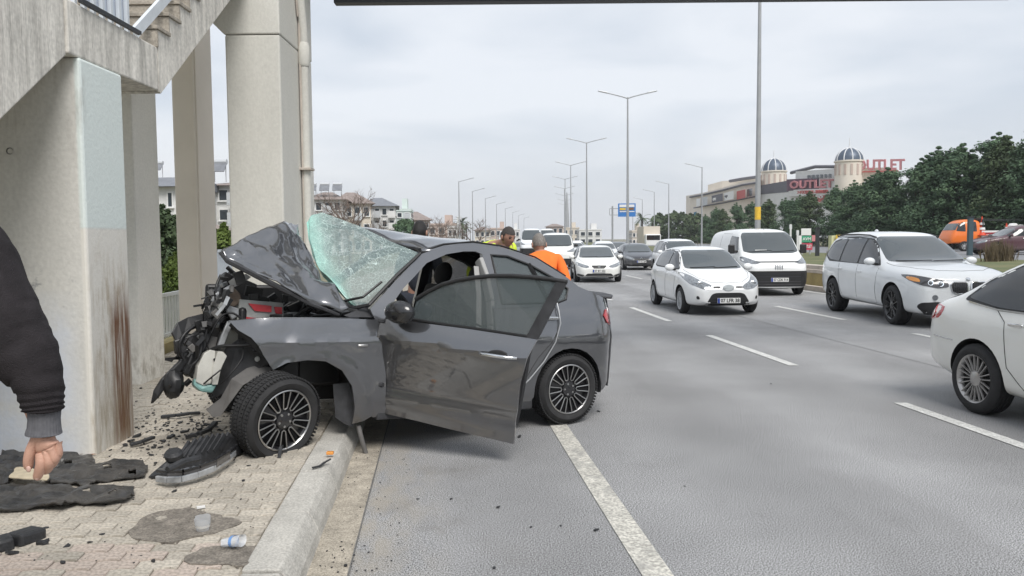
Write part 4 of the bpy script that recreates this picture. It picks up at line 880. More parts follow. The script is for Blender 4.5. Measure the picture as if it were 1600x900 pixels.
for sgn,nm in((1,'body_side'),(-1,'body_side')):
    f=lambda s,z:V((s,sgn*ys(s,z),z)); bk=lambda s,z:V((s,sgn*(ys(s,z)-.05),z))
    mb=patch(outer if sgn>0 else [p for p in outer],f,.07,0,(fdoor,rwin),back=bk); o=hadd(nm,mb,M['wreck'],sm=28)
    if sgn>0: BODY=o
    rim_=[tuple(a) for a in rwin]
    mb=patch([(a*1.0,b) for a,b in rwin],lambda s,z:V((s,sgn*(ys(s,z)-.012),z)),.12,0,back=lambda s,z:V((s,sgn*(ys(s,z)-.018),z))); hadd('rear_side_window',mb,M['tglass'])
    pts=[V((a,sgn*(ys(a,b)+.002),b)) for a,b in densify(rwin,.08)]; mb=MB(); mb.tube(pts+[pts[0]],.010,5); hadd('window_seal',mb,M['trim'])
mb=MB(); mb.beam(sidept(.33,1.44)-V((0,.01,0)),sidept(.20,1.10)-V((0,.01,0)),.05,.03); hadd('window_pillar',mb,M['trim'])
# rear door panel with its own shut line
rdoor=[(.80,.25),(.80,.6),(.795,1.045),(.5,1.055),(.16,1.075),(.135,1.0),(.155,.86),(.25,.73),(.36,.62),(.44,.50),(.52,.36),(.56,.25)]
mb=patch(rdoor,lambda s,z:V((s,ys(s,z)+.007,z)),.07,0,back=lambda s,z:V((s,ys(s,z)-.02,z))); RD=hadd('rear_door',mb,M['wreck'],sm=28)
pts=[V((a,ys(a,b)+.004,b)) for a,b in densify(rdoor,.06)]; mb=MB(); mb.tube(pts+[pts[0]],.0055,4); hadd('shut_line',mb,M['gap'],RD)
pts=[hp(868,465,.80),hp(873,485,.86),hp(876,505,.885),hp(868,535,.89),hp(850,565,.89),hp(828,592,.88),hp(806,613,.87)]; mb=MB(); mb.tube(pts,.006,6); hadd('door_seal',mb,M['steel'],RD)
p=hp(863,497,.88); mb=MB(); mb.box(p,(.13,.03,.03)); hadd('door_handle',mb,M['chrome'],RD,bevel=.01)
# roof, rear window, boot lid
def roofstrip(S0,nm,m,crown,par=None,inset=0.0):
    mb=MB(); n=13; rows=[]
    for s,z in S0:
        y=ys(s,z)-.004-inset; rows.append([V((s-.03*(1-(2*j/(n-1)-1)**2),y*(1-2*j/(n-1)),z-.002+crown*(1-abs(2*j/(n-1)-1)**2.2))) for j in range(n)])
    k=len(rows); mb.add([v for r in rows for v in r],[(i*n+j,i*n+j+1,(i+1)*n+j+1,(i+1)*n+j) for i in range(k-1) for j in range(n-1)])
    o=hadd(nm,mb,m,par,sm=40); so_=o.modifiers.new('s','SOLIDIFY'); so_.thickness=.012; so_.offset=1; return o
# front of the roof is pushed up towards the far side
mb=MB(); n=13; S0=[(1.38,1.49),(1.26,1.53),(1.15,1.565),(1.0,1.588),(.86,1.60),(.72,1.592),(.57,1.575),(.40,1.535),(.24,1.488)]; rows=[]
for s,z in S0:
    y=ys(s,z)-.004; row=[]
    for j in range(n):
        u=j/(n-1); a=2*u-1; f=max(0,(s-.62)/.76)**1.6
        lift=f*(.02*math.sin(u*9)+.29*max(0,u-.12)**1.0) ; fwd=f*.52*max(0,u-.08)
        bk=.045*f*noise.noise(V((s*4,u*5,1)))
        row.append(V((s+fwd-.03*(1-a*a),y*(1-2*u),z+.035*(1-abs(a)**2.2)+lift+bk)))
    rows.append(row)
mb.add([v for r in rows for v in r],[(i*n+j,i*n+j+1,(i+1)*n+j+1,(i+1)*n+j) for i in range(len(rows)-1) for j in range(n-1)])
o=hadd('roof',mb,M['wreck'],sm=35); so_=o.modifiers.new('s','SOLIDIFY'); so_.thickness=.02; so_.offset=1
HEAD=rows[0]
mb=MB(); mb.tube([p+V((.02,0,.004)) for p in HEAD],.016,6); hadd('roof_header_seal',mb,M['trim'],o)
mb=MB(); mb.tube([V((s,ys(s,z)-.03,z+.014)) for s,z in outer[5:11]],.008,5); hadd('roof_gutter',mb,M['trim'],o)
roofstrip([(.24,1.488),(.10,1.41),(-.05,1.325),(-.16,1.245)],'rear_window',M['glass'],.03)
roofstrip([(-.16,1.245),(-.28,1.205),(-.40,1.165),(-.57,1.12)],'boot_lid',M['wreck'],.025)
# tail shell wraps round the corner
mb=MB(); plan=[(-.575,.695),(-.64,.62),(-.70,.53),(-.76,.44),(-.80,.37),(-.835,.26),(-.855,.13),(-.86,0)]; plan+= [(s,-y) for s,y in plan[-2::-1]]
zs=[(.30,.10),(.38,.05),(.48,.01),(.6,.0),(.72,.0),(.78,.012),(.86,.035),(.95,.06),(1.04,.075),(1.10,.10),(1.13,.13)]; n=len(plan)
for z,dx in zs:
    for s,y in plan:
        k=min(1,(-s-.575)/.15+0) ; iy=ys(-.575,z)/.695; mb.v.append((s+dx*max(0,k),y*iy,z))
for i in range(len(zs)-1):
    for j in range(n-1): mb.f.append((i*n+j,(i+1)*n+j,(i+1)*n+j+1,i*n+j+1)); mb.m.append(0)
tail=hadd('tail_panel',mb,M['wreck'],sm=40); so_=tail.modifiers.new('s','SOLIDIFY'); so_.thickness=.01
tf=Fit(tail.data)
class _F: pass
def tailpatch(poly,off): return patch(poly,lambda y,z:(lambda h:V((h.x-off,h.y+ (off*.7 if y>0 else -off*.7),h.z)))(tf.pt('B',y,z,0)),.05,0,back=lambda y,z:tf.pt('B',y,z,0)+V((.02,0,0)))
for sg in(1,-1):
    q=[(.668,.90),(.655,1.035),(.56,1.045),(.42,1.03),(.30,1.0),(.30,.93),(.5,.91)]
    hadd('tail_light',tailpatch([(sg*a,b) for a,b in q][::sg],.012),M['taillamp'])
mb=patch([(-.605,.885),(-.605,1.05),(-.45,1.04),(-.40,.985),(-.44,.92),(-.52,.89)],lambda s,z:V((s,ys(s,z)+.010,z)),.04,0,back=lambda s,z:V((s,ys(s,z)-.02,z))); hadd('tail_light',mb,M['taillamp'])
mb=MB(); P=[V((-.50+.0,.66,1.145)),V((-.60,.55,1.16)),V((-.66,.35,1.17)),V((-.69,0,1.175)),V((-.66,-.35,1.17)),V((-.60,-.55,1.16)),V((-.50,-.66,1.145))]
for a,b in zip(P,P[1:]): mb.beam(a,b,.16,.022)
hadd('boot_spoiler',mb,M['wreckin'],bevel=.008)
# underbody, inner arches, cabin
mb=MB(); mb.box((.75,0,.30),(2.2,1.5,.10)); mb.box((1.1,.80,.215),(1.45,.09,.10)); mb.box((1.1,-.80,.215),(1.45,.09,.10)); hadd('underbody',mb,M['wreckin'],bevel=.01)
mb=MB()
for cx,w0 in((0,.38),):
    for sg in(1,-1):
        pts=arch(cx,.325,w0,188,-8,16); vs=[V((a,sg*y,b)) for y in(.84,.45) for a,b in pts]; k=len(pts)
        mb.add(vs,[(i,i+1,k+i+1,k+i) for i in range(k-1)]+[tuple(range(k,2*k))])
hadd('wheel_arch_liner',mb,M['well'])
mb=MB(); pts=arch(2.33,.29,.385,185,-5,16); vs=[V((a,y,b)) for y in(.80,.30) for a,b in pts]; k=len(pts); mb.add(vs,[(i,i+1,k+i+1,k+i) for i in range(k-1)]+[tuple(range(k,2*k))]); hadd('front_arch_liner',mb,M['well'])
mb=MB(); mb.box((.75,0,.42),(1.9,1.5,.14)); mb.box((1.72,0,.78),(.22,1.45,.42)); mb.box((1.62,0,.96),(.42,1.45,.10)); hadd('dashboard',mb,M['cabin'],bevel=.03)
mb=MB(); mb.box((-.15,0,.80),(.25,1.4,.6)); mb.box((.15,0,.60),(.55,1.35,.22)); hadd('rear_bench',mb,M['cabin'],bevel=.06)
for y in(.36,-.36):
    mb=MB(); mb.box((1.08,y,.58),(.52,.50,.18)); Mx=Matrix.Rotation(R(-16),3,'Y'); mb.box((.80,y,.90),(.15,.48,.62),Mx); st_=hadd('seat',mb,M['cabin'],bevel=.05)
    mb=MB(); mb.sphere((.70,y,1.31),(.075,.135,.12),14,9,Matrix.Rotation(R(-16),4,'Y')); hadd('headrest',mb,M['cabin'],st_,sm=60); mb=MB(); 
    for d in(-.06,.06): mb.tube([(.73,y+d,1.17),(.71,y+d,1.26)],.008,5)
    hadd('headrest_post',mb,M['chrome'],st_)
mb=MB(); c=V((1.42,.37,.98)); ax=Matrix.Translation(c)@Matrix.Rotation(R(-65),4,'Y')
ring=[ax@V((.185*math.cos(a*PI/12),.185*math.sin(a*PI/12),0)) for a in range(25)]; mb.tube(ring,.016,7,cap=False)
for a in(0,PI,PI*1.5): mb.tube([ax@V((0,0,0)),ax@V((.18*math.cos(a),.18*math.sin(a),0))],.018,6)
mb.sphere(c,(.07,.07,.05),10,6); hadd('steering_wheel',mb,M['cabin'],sm=60)
mb=MB(); pts=[sidept(z_s,z_)-V((0,.05,0)) for z_s,z_ in((.80,.55),(.80,.9),(.785,1.1),(.79,1.3),(.82,1.46))]
for a,b in zip(pts,pts[1:]): mb.beam(a,b,.10,.04,V((1,0,0)))
hadd('pillar_lining',mb,M['pillar'],bevel=.01)
mb=MB(); pts=[sidept(.86,1.40)-V((0,.05,0)),sidept(.88,1.15)-V((0,.06,0)),sidept(.92,.8)-V((0,.08,0)),sidept(.95,.5)-V((0,.08,0))]
for a,b in zip(pts,pts[1:]): mb.beam(a,b,.048,.006,V((0,1,0)))
hadd('seat_belt',mb,M['pillar'])
# fender
fen=[(1.848,.50),(1.848,.80),(1.850,.958),(2.07,.968),(2.4,.972),(2.7,.968),(2.95,.95),(2.89,.885),(2.80,.83),(2.755,.775),(2.70,.68),(2.645,.595)]+[(2.55,.645),(2.4,.662),(2.26,.648),(2.13,.575),(2.045,.45),(2.012,.28),(2.015,.145),(1.93,.165),(1.862,.20)]
def fpt(s,z):
    y=ys(s,z); d=math.hypot(s-2.33,z-.29); y+=.014*math.exp(-((d-.40)/.035)**2) if s>1.9 else 0
    y+=(.014*noise.noise(V((s*3.3,z*3,5)))-.030*max(0,.35-abs(noise.noise(V((s*3.6,z*3.2,2)))))*1.2)*max(0,(s-2.15)/.7)+.003*noise.noise(V((s*14,z*14,1)))
    return V((s,y,z))
mb=patch(fen,fpt,.045,0,back=lambda s,z:fpt(s,z)-V((0,.03,0))); FE=hadd('front_fender',mb,M['wreck'],sm=24)
mb=MB(); a=[fpt(2.0,.968),fpt(2.4,.972),fpt(2.7,.968),fpt(2.94,.95)]
top=MB(); k=len(a); b=[p+V((-.02,-.17,-.03)) for p in a]; top.add(a+b,[(i,i+1,k+i+1,k+i) for i in range(k-1)]); o=hadd('fender_flange',top,M['wreck'],FE); so_=o.modifiers.new('s','SOLIDIFY'); so_.thickness=.006
p=hp(567,540,.885); mb=MB(); mb.box(p,(.085,.022,.024)); hadd('side_indicator',mb,M['silver'],FE,bevel=.009)
mb=patch([(1.865,.97),(1.88,1.05),(1.98,1.02),(2.1,.985),(2.06,.972)],lambda s,z:V((s,.80-(z-.97)*1.2,z)),.05,.006); hadd('cowl_corner',mb,M['wreckin'])
# wheels
def wreck_wheel():
    h=.108; hub=bpy.data.objects.new('wheel',MB().lathe([(0,h-.08),(.13,h-.08),(.13,-h+.03),(0,-h+.03)],18,Matrix.Rotation(-PI/2,4,'X')).mesh('wheel',40)); hub.data.materials.append(M['brake']); COL.objects.link(hub); hub.parent=WK
    RX=Matrix.Rotation(-PI/2,4,'X'); r=.316; rim=.222; t=MB()
    prof=[(rim,-h+.012),(rim+.012,-h),(rim+.05,-h-.008),(r-.02,-h+.010),(r-.006,-h+.028)]
    for k in range(5):
        a=-h+.028; wdt=2*h-.056; a0=a+wdt*k/5; a1=a+wdt*(k+1)/5; prof+=[(r,a0+.004),(r,a1-.006),(r-.010,a1-.005),(r-.010,a1+.002)]
    prof=prof[:-2]; prof+=[(r-.006,h-.028),(r-.02,h-.010),(rim+.05,h+.008),(rim+.012,h),(rim,h-.012)]
    t.lathe(prof,64,RX)
    for k in range(72):     # shoulder tread blocks
        a=2*PI*k/72
        for yy,ww in((h-.026,.030),(-h+.026,.030),(.03,.03),(-.03,.03)):
            c=V((math.cos(a)*(r-.001),yy,math.sin(a)*(r-.001))); t.box(c,(.012,ww,.017),Matrix.Rotation(-a,3,'Y'))
    t.build('tyre',M['rubber'],hub,smooth=45)
    m=MB(); m.lathe([(rim,-h+.014),(rim-.02,-h+.03),(rim-.03,0),(rim-.018,h-.03),(rim-.002,h-.010),(rim+.006,h-.003),(rim+.006,h-.012)],48,RX,mi=0)
    m.lathe([(rim-.02,h-.045),(.15,h-.04),(.06,h-.028),(0,h-.024)],40,RX,mi=0)
    m.lathe([(rim-.010,h-.004),(rim-.004,h+.003),(rim+.003,h-.001)],60,RX,mi=1)
    n=10
    for k in range(n):
        a=2*PI*k/n; ca,sa=math.cos(a),math.sin(a); P=lambda x,z,y: V((x*ca-z*sa,y,x*sa+z*ca))
        yf=lambda x: h-.020+.018*(x/.21)
        path=[(.212,.030),(.16,.0235),(.115,.019),(.088,.015),(.078,.0),(.088,-.015),(.115,-.019),(.16,-.0235),(.212,-.030)]
        pv=[P(x,z,yf(x)) for x,z in path]; m.tube(pv,.0048,6,mi=1)
        m.add([P(x,z,yf(x)-.014) for x,z in((.085,-.02),(.085,.02),(.214,.032),(.214,-.032))],[(0,1,2,3),(3,2,1,0)],0)
    m.lathe([(.070,h-.03),(.064,h-.012),(.03,h-.004),(0,h-.003)],22,RX,mi=0)
    for k in range(5): a=2*PI*k/5; m.lathe([(.009,h-.02),(.009,h-.004),(0,h-.003)],8,Matrix.Translation((.048*math.cos(a),0,.048*math.sin(a)))@RX,mi=1)
    m.build('rim',[M['alloyblack'],M['silver']],hub,smooth=40)
    mb=MB()
    return hub
w0=wreck_wheel(); w0.location=(0,.765,.325)
w1=dup(w0,WK); w1.location=(0,-.765,.325); w1.rotation_euler=(0,.4,PI)
fwc=HI@(at(438,655,5.66)); 
w2=dup(w0,WK); w2.location=fwc-V((0,.10,0)); w2['label']='buckled front wheel turned outwards'
w2.rotation_euler=(R(-7),R(20),R(18))
w3=dup(w0,WK); w3.location=(2.5,-.72,.30); w3.rotation_euler=(0,.3,PI+R(18))
# bonnet: folded upwards, facet by facet
HV=[(346,391,.30),(356,403,.18),(381,371,.55),(398,395,.40),(425,423,.28),(425,439,.15),(442,348,1.0),(427,374,.70),(464,395,.78),(470,375,.97),(487,400,.86),(498,428,.66),(478,437,.45),(484,470,.12),(531,488,.10),(544,481,.12),(523,445,.42),(500,440,.58),(463,352,1.3),(412,359,.78),(367,397,.24),(455,454,.13),(440,405,.52),(411,382,.56)]
HF=[(0,20,2),(0,1,20),(1,5,4),(1,4,20),(20,4,3),(20,3,2),(2,3,23),(2,23,19),(19,23,7),(19,7,6),(7,8,6),(6,8,9),(23,3,22),(23,22,7),(7,22,8),(3,4,22),(22,4,12),(22,12,8),(8,12,11),(8,11,10),(8,10,9),(4,5,21),(4,21,12),(21,13,12),(12,13,16),(13,14,16),(14,15,16),(12,16,17),(12,17,11),(6,9,18)]
hv=[hp(x,y,.88-(.10+(t-.10)*.58)) for x,y,t in HV]; b=bmesh.new(); bv=[b.verts.new(p) for p in hv]
for f in HF: b.faces.new([bv[i] for i in f])
bmesh.ops.recalc_face_normals(b,faces=b.faces)
bmesh.ops.subdivide_edges(b,edges=b.edges[:],cuts=5,use_grid_fill=True,smooth=.10,fractal=0)
b.normal_update()
for v in b.verts:
    q=v.co.copy(); nn_=v.normal.copy(); rdg=lambda s,o:1-abs(noise.noise(q*s+V((o,o,o))))*2.2
    v.co=q+nn_*(.030*(rdg(3.1,4)-.5)+.014*(rdg(7.5,9)-.5)+.004*noise.noise(q*22))+V((.010*noise.noise(q*6),.022*noise.noise(q*4+V((9,0,0)))+.006*abs(noise.noise(q*11)),.018*noise.noise(q*5+V((0,7,0)))+.009*abs(noise.noise(q*13))))
me=bpy.data.meshes.new('bonnet'); b.to_mesh(me); b.free(); shade(me,24)
HD=link('bonnet',me,M['wreck'],WK); so_=HD.modifiers.new('s','SOLIDIFY'); so_.thickness=.010; so_.offset=0
mb=MB(); mb.tube([hv[i]+V((0,-.012,-.02)) for i in(0,1,5,21,13,14)],[.018,.02,.022,.02,.018,.012],6); hadd('bonnet_edge',mb,M['wreckin'],HD)
mb=MB(); 
for p in((.94,.012),): pass
# windscreen: one laminated sheet, torn off its far corner, sagging and crazed
def cracked():
    m=mat('shattered_glass',(.42,.60,.56),.22,spec=.7); t,N,L,b=nodes_of(m); tc=N('ShaderNodeTexCoord')
    nd=N('ShaderNodeTexNoise'); nd.inputs['Scale'].default_value=5; nd.inputs['Detail'].default_value=4; L(tc.outputs['UV'],nd.inputs['Vector'])
    va=N('ShaderNodeVectorMath'); va.operation='MULTIPLY_ADD'; va.inputs[1].default_value=(.10,.10,.10); L(nd.outputs['Color'],va.inputs[0]); L(tc.outputs['UV'],va.inputs[2])
    cur=None
    for sc,th,st,stv in((6,.011,.9,(1,1.2,1)),(15,.022,.7,(1.3,.8,1)),(38,.055,.5,(1,1,1))):
        mp=N('ShaderNodeMapping'); mp.inputs['Scale'].default_value=stv; L(va.outputs[0],mp.inputs[0])
        v=N('ShaderNodeTexVoronoi'); v.feature='DISTANCE_TO_EDGE'; v.inputs['Scale'].default_value=sc; L(mp.outputs[0],v.inputs['Vector'])
        r=N('ShaderNodeMapRange'); r.inputs[1].default_value=0; r.inputs[2].default_value=th; r.inputs[3].default_value=st; r.inputs[4].default_value=0; L(v.outputs['Distance'],r.inputs[0])
        if cur:
            x=N('ShaderNodeMath'); x.operation='MAXIMUM'; L(cur,x.inputs[0]); L(r.outputs[0],x.inputs[1]); cur=x.outputs[0]
        else: cur=r.outputs[0]
    big=N('ShaderNodeTexNoise'); big.inputs['Scale'].default_value=4.5; big.inputs['Detail'].default_value=6; L(tc.outputs['UV'],big.inputs['Vector'])
    sp=N('ShaderNodeSeparateXYZ'); L(tc.outputs['UV'],sp.inputs[0])
    den=N('ShaderNodeMapRange'); den.inputs[1].default_value=.30; den.inputs[2].default_value=.62; den.inputs[3].default_value=.14; den.inputs[4].default_value=1.0; L(big.outputs[0],den.inputs[0])
    ed=N('ShaderNodeMapRange'); ed.inputs[1].default_value=.02; ed.inputs[2].default_value=.50; ed.inputs[3].default_value=1.15; ed.inputs[4].default_value=.06; L(sp.outputs[0],ed.inputs[0])
    fac=N('ShaderNodeMath'); fac.operation='MULTIPLY'; L(cur,fac.inputs[0]); L(den.outputs[0],fac.inputs[1])
    a2=N('ShaderNodeMath'); a2.operation='MULTIPLY_ADD'; L(ed.outputs[0],a2.inputs[0]); L(big.outputs[0],a2.inputs[1]); L(fac.outputs[0],a2.inputs[2]); a2.use_clamp=True
    x=N('ShaderNodeMix'); x.data_type='RGBA'; L(a2.outputs[0],x.inputs[0]); x.inputs[6].default_value=(.19,.245,.245,1); x.inputs[7].default_value=(.72,.84,.80,1); 
    y=N('ShaderNodeMix'); y.data_type='RGBA'; L(ed.outputs[0],y.inputs[0]); L(x.outputs[2],y.inputs[6]); 
    z=N('ShaderNodeMix'); z.data_type='RGBA'; z.blend_type='MULTIPLY'; z.inputs[0].default_value=1; L(x.outputs[2],z.inputs[6]); z.inputs[7].default_value=(.60,1.0,.89,1); L(z.outputs[2],y.inputs[7])
    L(y.outputs[2],b.inputs['Base Color'])
    al=N('ShaderNodeMapRange'); al.inputs[1].default_value=0; al.inputs[2].default_value=.5; al.inputs[3].default_value=.62; al.inputs[4].default_value=1; L(a2.outputs[0],al.inputs[0]); L(al.outputs[0],b.inputs['Alpha'])
    bp_=N('ShaderNodeBump'); bp_.inputs['Strength'].default_value=.5; bp_.inputs['Distance'].default_value=.01; L(a2.outputs[0],bp_.inputs['Height']); L(bp_.outputs[0],b.inputs['Normal'])
    return m
M['crack']=cracked()
left=[hp(547,476,.58),hp(526,453,.46),hp(504,432,.32),hp(489,400,.16),hp(482,374,.0),hp(479,348,-.14)]   # torn lower edge, rising to the far corner
right=[hp(579,478,.78),hp(603,452,.74),hp(622,432,.70),hp(637,418,.66),hp(650,406,.63),hp(659,397,.61)]
nu,nv=30,30; mb=MB(); uvs=[]
def ev(c,t): t*=len(c)-1; i=min(int(t),len(c)-2); return c[i].lerp(c[i+1],t-i)
topc=[left[-1],hp(486,337,-.20),hp(503,332,-.2),hp(560,352,.08),hp(610,377,.38),right[-1]]
botc=[left[0],hp(560,478,.68),right[0]]
for i in range(nu+1):
    for j in range(nv+1):
        u,v=i/nu,j/nv
        A=ev(left,v)*(1-u)+ev(right,v)*u+ev(botc,u)*(1-v)+ev(topc,u)*v-(left[0]*(1-u)*(1-v)+right[0]*u*(1-v)+left[-1]*(1-u)*v+right[-1]*u*v)
        k=math.sin(PI*u)*math.sin(PI*v); A=A+V((.075,.05,-.01))*k*(1.2-u)+V((-.04,0,-.04))*k*u+V((.05,.04,.02))*math.exp(-((u-.17)/.06)**2)*math.sin(PI*v)+V((.02*noise.noise(V((u*5,v*6,2))),.0,.03*noise.noise(V((u*6,v*5,8)))))*(.3+k)*(1.25-u)
        mb.v.append(tuple(A)); uvs.append((u,v))
for i in range(nu):
    for j in range(nv): mb.f.append((i*(nv+1)+j,i*(nv+1)+j+1,(i+1)*(nv+1)+j+1,(i+1)*(nv+1)+j)); mb.m.append(0)
me=mb.mesh('windscreen',60); uv=me.uv_layers.new(name='sheet')
for lp in me.loops: uv.data[lp.index].uv=uvs[lp.vertex_index]
link('windscreen',me,M['crack'],WK,label='shattered greenish windscreen bulging out of its frame')
mb=MB(); mb.tube([p+V((.02,.02,.01)) for p in [hp(560,482,.72)]+right],[.015]*6+[.012],6); hadd('windscreen_seal',mb,M['trim'])
mb=MB(); a=[hp(545,476,.62),hp(575,470,.76),hp(604,446,.745)]; mb.tube([p+V((.05,.02,.03)) for p in a],.011,6); hadd('wiper_arm',mb,M['trim'])
# driver door, swung wide open
DH=HI@(V((-1.075,6.195,.22))); th=R(20); Dw=V((math.cos(th),-math.sin(th),0)); Dl=(HI.to_3x3()@Dw); Dl=V((Dl.x,Dl.y,0)).normalized(); Nl=V((Dl.y,-Dl.x,0)); 
if (HI@CAM-DH).dot(Nl)<0: Nl=-Nl
DPd=HM@V((DH.x,DH.y,0)); DPn=HM.to_3x3()@Nl
def dq(px,py):
    d=ray(px,py); k=(DPd-CAM).dot(DPn)/d.dot(DPn); l=HI@(CAM+d*k)-V((DH.x,DH.y,0)); return (l.dot(Dl),l.z)
skin=[dq(*p) for p in((583,646),(586,600),(591,540),(594,498),(650,504),(735,515),(838,531),(822,566),(812,600),(806,630),(801,662),(797,697),(700,674),(640,659))]
cl0,cl1=dq(592,526),dq(826,562)
def crease(u): return cl0[1]+(cl1[1]-cl0[1])*(u-cl0[0])/(cl1[0]-cl0[0])
def bulge(u,v):
    c=crease(u); 
    if v>c: return .012-.06*min(1,(v-c)/.17)**1.1
    d=c-v; return .012-.018*min(1,d/.025)-.085*min(1,d/.45)+.022*math.exp(-((d-.47)/.05)**2)
def dpt(u,v,o=0.0): return V((DH.x,DH.y,0))+Dl*u+V((0,0,v))+Nl*(bulge(u,v)+.02+o)
mb=patch(skin,dpt,.035,0,back=lambda u,v:dpt(u,v,-.022)); DR=hadd('front_door',mb,M['wreck'],sm=22,label='open driver door swung wide towards us')
inn=[dq(*p) for p in((590,640),(597,506),(830,534),(798,670))]
mb=patch(inn,lambda u,v:dpt(u,v,-.03),.1,0,back=lambda u,v:dpt(u,v,-.09)); hadd('door_card',mb,M['cabin'],DR)
fr=[dq(*p) for p in((597,500),(622,487),(646,468),(665,456),(687,445),(712,438),(737,434),(766,431),(796,431),(826,433),(855,436),(884,441),(866,475),(850,505),(838,531))]
mb=MB(); mb.tube([dpt(u,v,-.005)+Nl*(-.05) if False else V((DH.x,DH.y,0))+Dl*u+V((0,0,v))+Nl*(-.035) for u,v in fr[2:12]],.017,8); hadd('window_frame',mb,M['trim'],DR,sm=60)
gpoly=[dq(*p) for p in((640,496),(648,468),(665,457),(687,446),(712,439),(737,435),(766,432),(796,432),(826,434),(855,437),(868,440),(845,482),(822,527),(735,514),(650,502))]
flat=lambda o:(lambda u,v:V((DH.x,DH.y,0))+Dl*u+V((0,0,v))+Nl*o)
mb=patch(gpoly,flat(-.035),.12,0,back=flat(-.041)); hadd('door_window',mb,M['tglass'],DR)
apq=[dq(*p) for p in((868,439),(884,441),(838,531),(820,527))]; mb=patch(apq,flat(-.022),.1,0,back=flat(-.05)); hadd('door_applique',mb,M['wreckin'],DR)
qtr=[dq(*p) for p in((597,499),(621,486),(640,474),(640,503))]; mb=patch(qtr,flat(-.022),.08,0,back=flat(-.05)); hadd('mirror_base',mb,M['trim'],DR)
mb=MB(); mb.tube([flat(-.030)(*dq(x,y)) for x,y in((640,499),(690,507),(735,513),(822,526))],.010,6); hadd('belt_moulding',mb,M['trim'],DR)
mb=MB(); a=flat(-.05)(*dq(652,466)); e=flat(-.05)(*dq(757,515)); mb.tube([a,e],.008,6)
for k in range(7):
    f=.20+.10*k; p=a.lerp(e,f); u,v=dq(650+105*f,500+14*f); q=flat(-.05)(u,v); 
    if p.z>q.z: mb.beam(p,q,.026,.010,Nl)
hadd('reflection_bars',mb,M['trim'],DR)  # black bars modelled in place of a railing's reflection in the door glass
mc=flat(.10)(*dq(634,487)); mb=MB(); mb.sphere(mc,(.075,.135,.088),18,12,Matrix.Rotation(math.atan2(Nl.y,Nl.x)-0.15,4,'Z')); MR=hadd('door_mirror',mb,M['alloyblack'],DR,sm=60); mb=MB(); mb.beam(mc,flat(-.02)(*dq(618,496)),.06,.06); hadd('mirror_arm',mb,M['trim'],MR,bevel=.015)
c0=dpt(*dq(751,551)); c1=dpt(*dq(809,559)); mid=c0.lerp(c1,.5)
mb=MB(); mb.tube([c0+Nl*.0,c0.lerp(c1,.12)+Nl*.036,mid+Nl*.042,c0.lerp(c1,.88)+Nl*.036,c1+Nl*.0],[.012,.014,.015,.014,.012],10); hadd('door_handle',mb,M['chrome'],DR,sm=60)
mb=MB(); mb.sphere(mid+V((0,0,.012)),(.075,.075,.030),14,8,Matrix.Rotation(math.atan2(Dl.y,Dl.x),4,'Z')@Matrix.Diagonal((1,.08,1,1))); hadd('handle_recess',mb,M['trim'],DR,sm=60)
mb=MB(); p=V((1.83,.84,.95)); mb.tube([p,p+V((-.03,.05,.0))],.02,6); mb.tube([V((1.83,.84,.45)),V((1.80,.89,.45))],.02,6); hadd('door_hinge',mb,M['wreckin'])
# crushed front
def poly3(nm,pts,m,th=.02,par=None,bev=0,**k):
    v=[hp(x,y,.88-t) for x,y,t in pts]; b=bmesh.new(); f=b.faces.new([b.verts.new(p) for p in v]); bmesh.ops.triangulate(b,faces=[f]); me=bpy.data.meshes.new(nm); b.to_mesh(me); b.free()
    o=link(nm,me,m,par or WK,**k); s_=o.modifiers.new('s','SOLIDIFY'); s_.thickness=th; s_.offset=0
    if bev: e=o.modifiers.new('b','BEVEL'); e.width=bev; e.segments=2
    return o
def run(nm,pts,r,m,n=7,par=None):
    mb=MB(); v=[hp(x,y,.88-t) for x,y,t in pts]
    q=[]
    for i in range(len(v)-1):
        p0,p1,p2,p3=v[max(i-1,0)],v[i],v[i+1],v[min(i+2,len(v)-1)]
        for k in range(4):
            t=k/4; q.append(.5*((2*p1)+(p2-p0)*t+(2*p0-5*p1+4*p2-p3)*t*t+(3*p1-p0-3*p2+p3)*t**3))
    q.append(v[-1]); mb.tube(q,r,n); return hadd(nm,mb,m,par,sm=60)
M['metalraw']=mat('bare_pressed_metal',(.34,.35,.36),.45,metal=.5,var=.3,vscale=12); M['tank']=mat('translucent_tank',(.62,.61,.56),.45,var=.12,vscale=8,trans=.25); M['fluid']=mat('washer_fluid_tank',(.20,.36,.34),.4,var=.2,vscale=9)
M['rust']=mat('brown_fibre',(.20,.155,.12),.9,var=.35,vscale=16); M['greyplas']=mat('grey_plastic',(.13,.125,.12),.6,var=.2,vscale=9); M['redlabel']=mat('red_label',(.50,.03,.04),.4,var=.2,vscale=12); M['boxgrey']=mat('grey_box',(.30,.31,.30),.5,var=.2,vscale=10)
BK=M['black']
mb=MB(); mb.box((2.25,.05,.62),(.55,.75,.46)); mb.box((2.2,-.45,.72),(.4,.3,.3)); mb.box((1.93,0,.72),(.06,1.5,.6)); mb.box((2.5,.1,.52),(.3,.9,.3)); mb.box((2.40,-.30,.86),(1.05,.05,.62)); mb.box((2.80,.15,.78),(.06,.8,.5)); ENG=hadd('engine_block',mb,BK,bevel=.03)
rnd=random.Random(3)
mb=MB()
for k in range(26):
    c=V((rnd.uniform(2.05,2.6),rnd.uniform(-.4,.62),rnd.uniform(.78,.98))); mb.box(c,(rnd.uniform(.04,.2),rnd.uniform(.04,.16),rnd.uniform(.03,.12)),Matrix.Rotation(rnd.uniform(-1,1),3,'Z')@Matrix.Rotation(rnd.uniform(-.5,.5),3,'X'))
hadd('engine_ancillaries',mb,BK,ENG,bevel=.008)
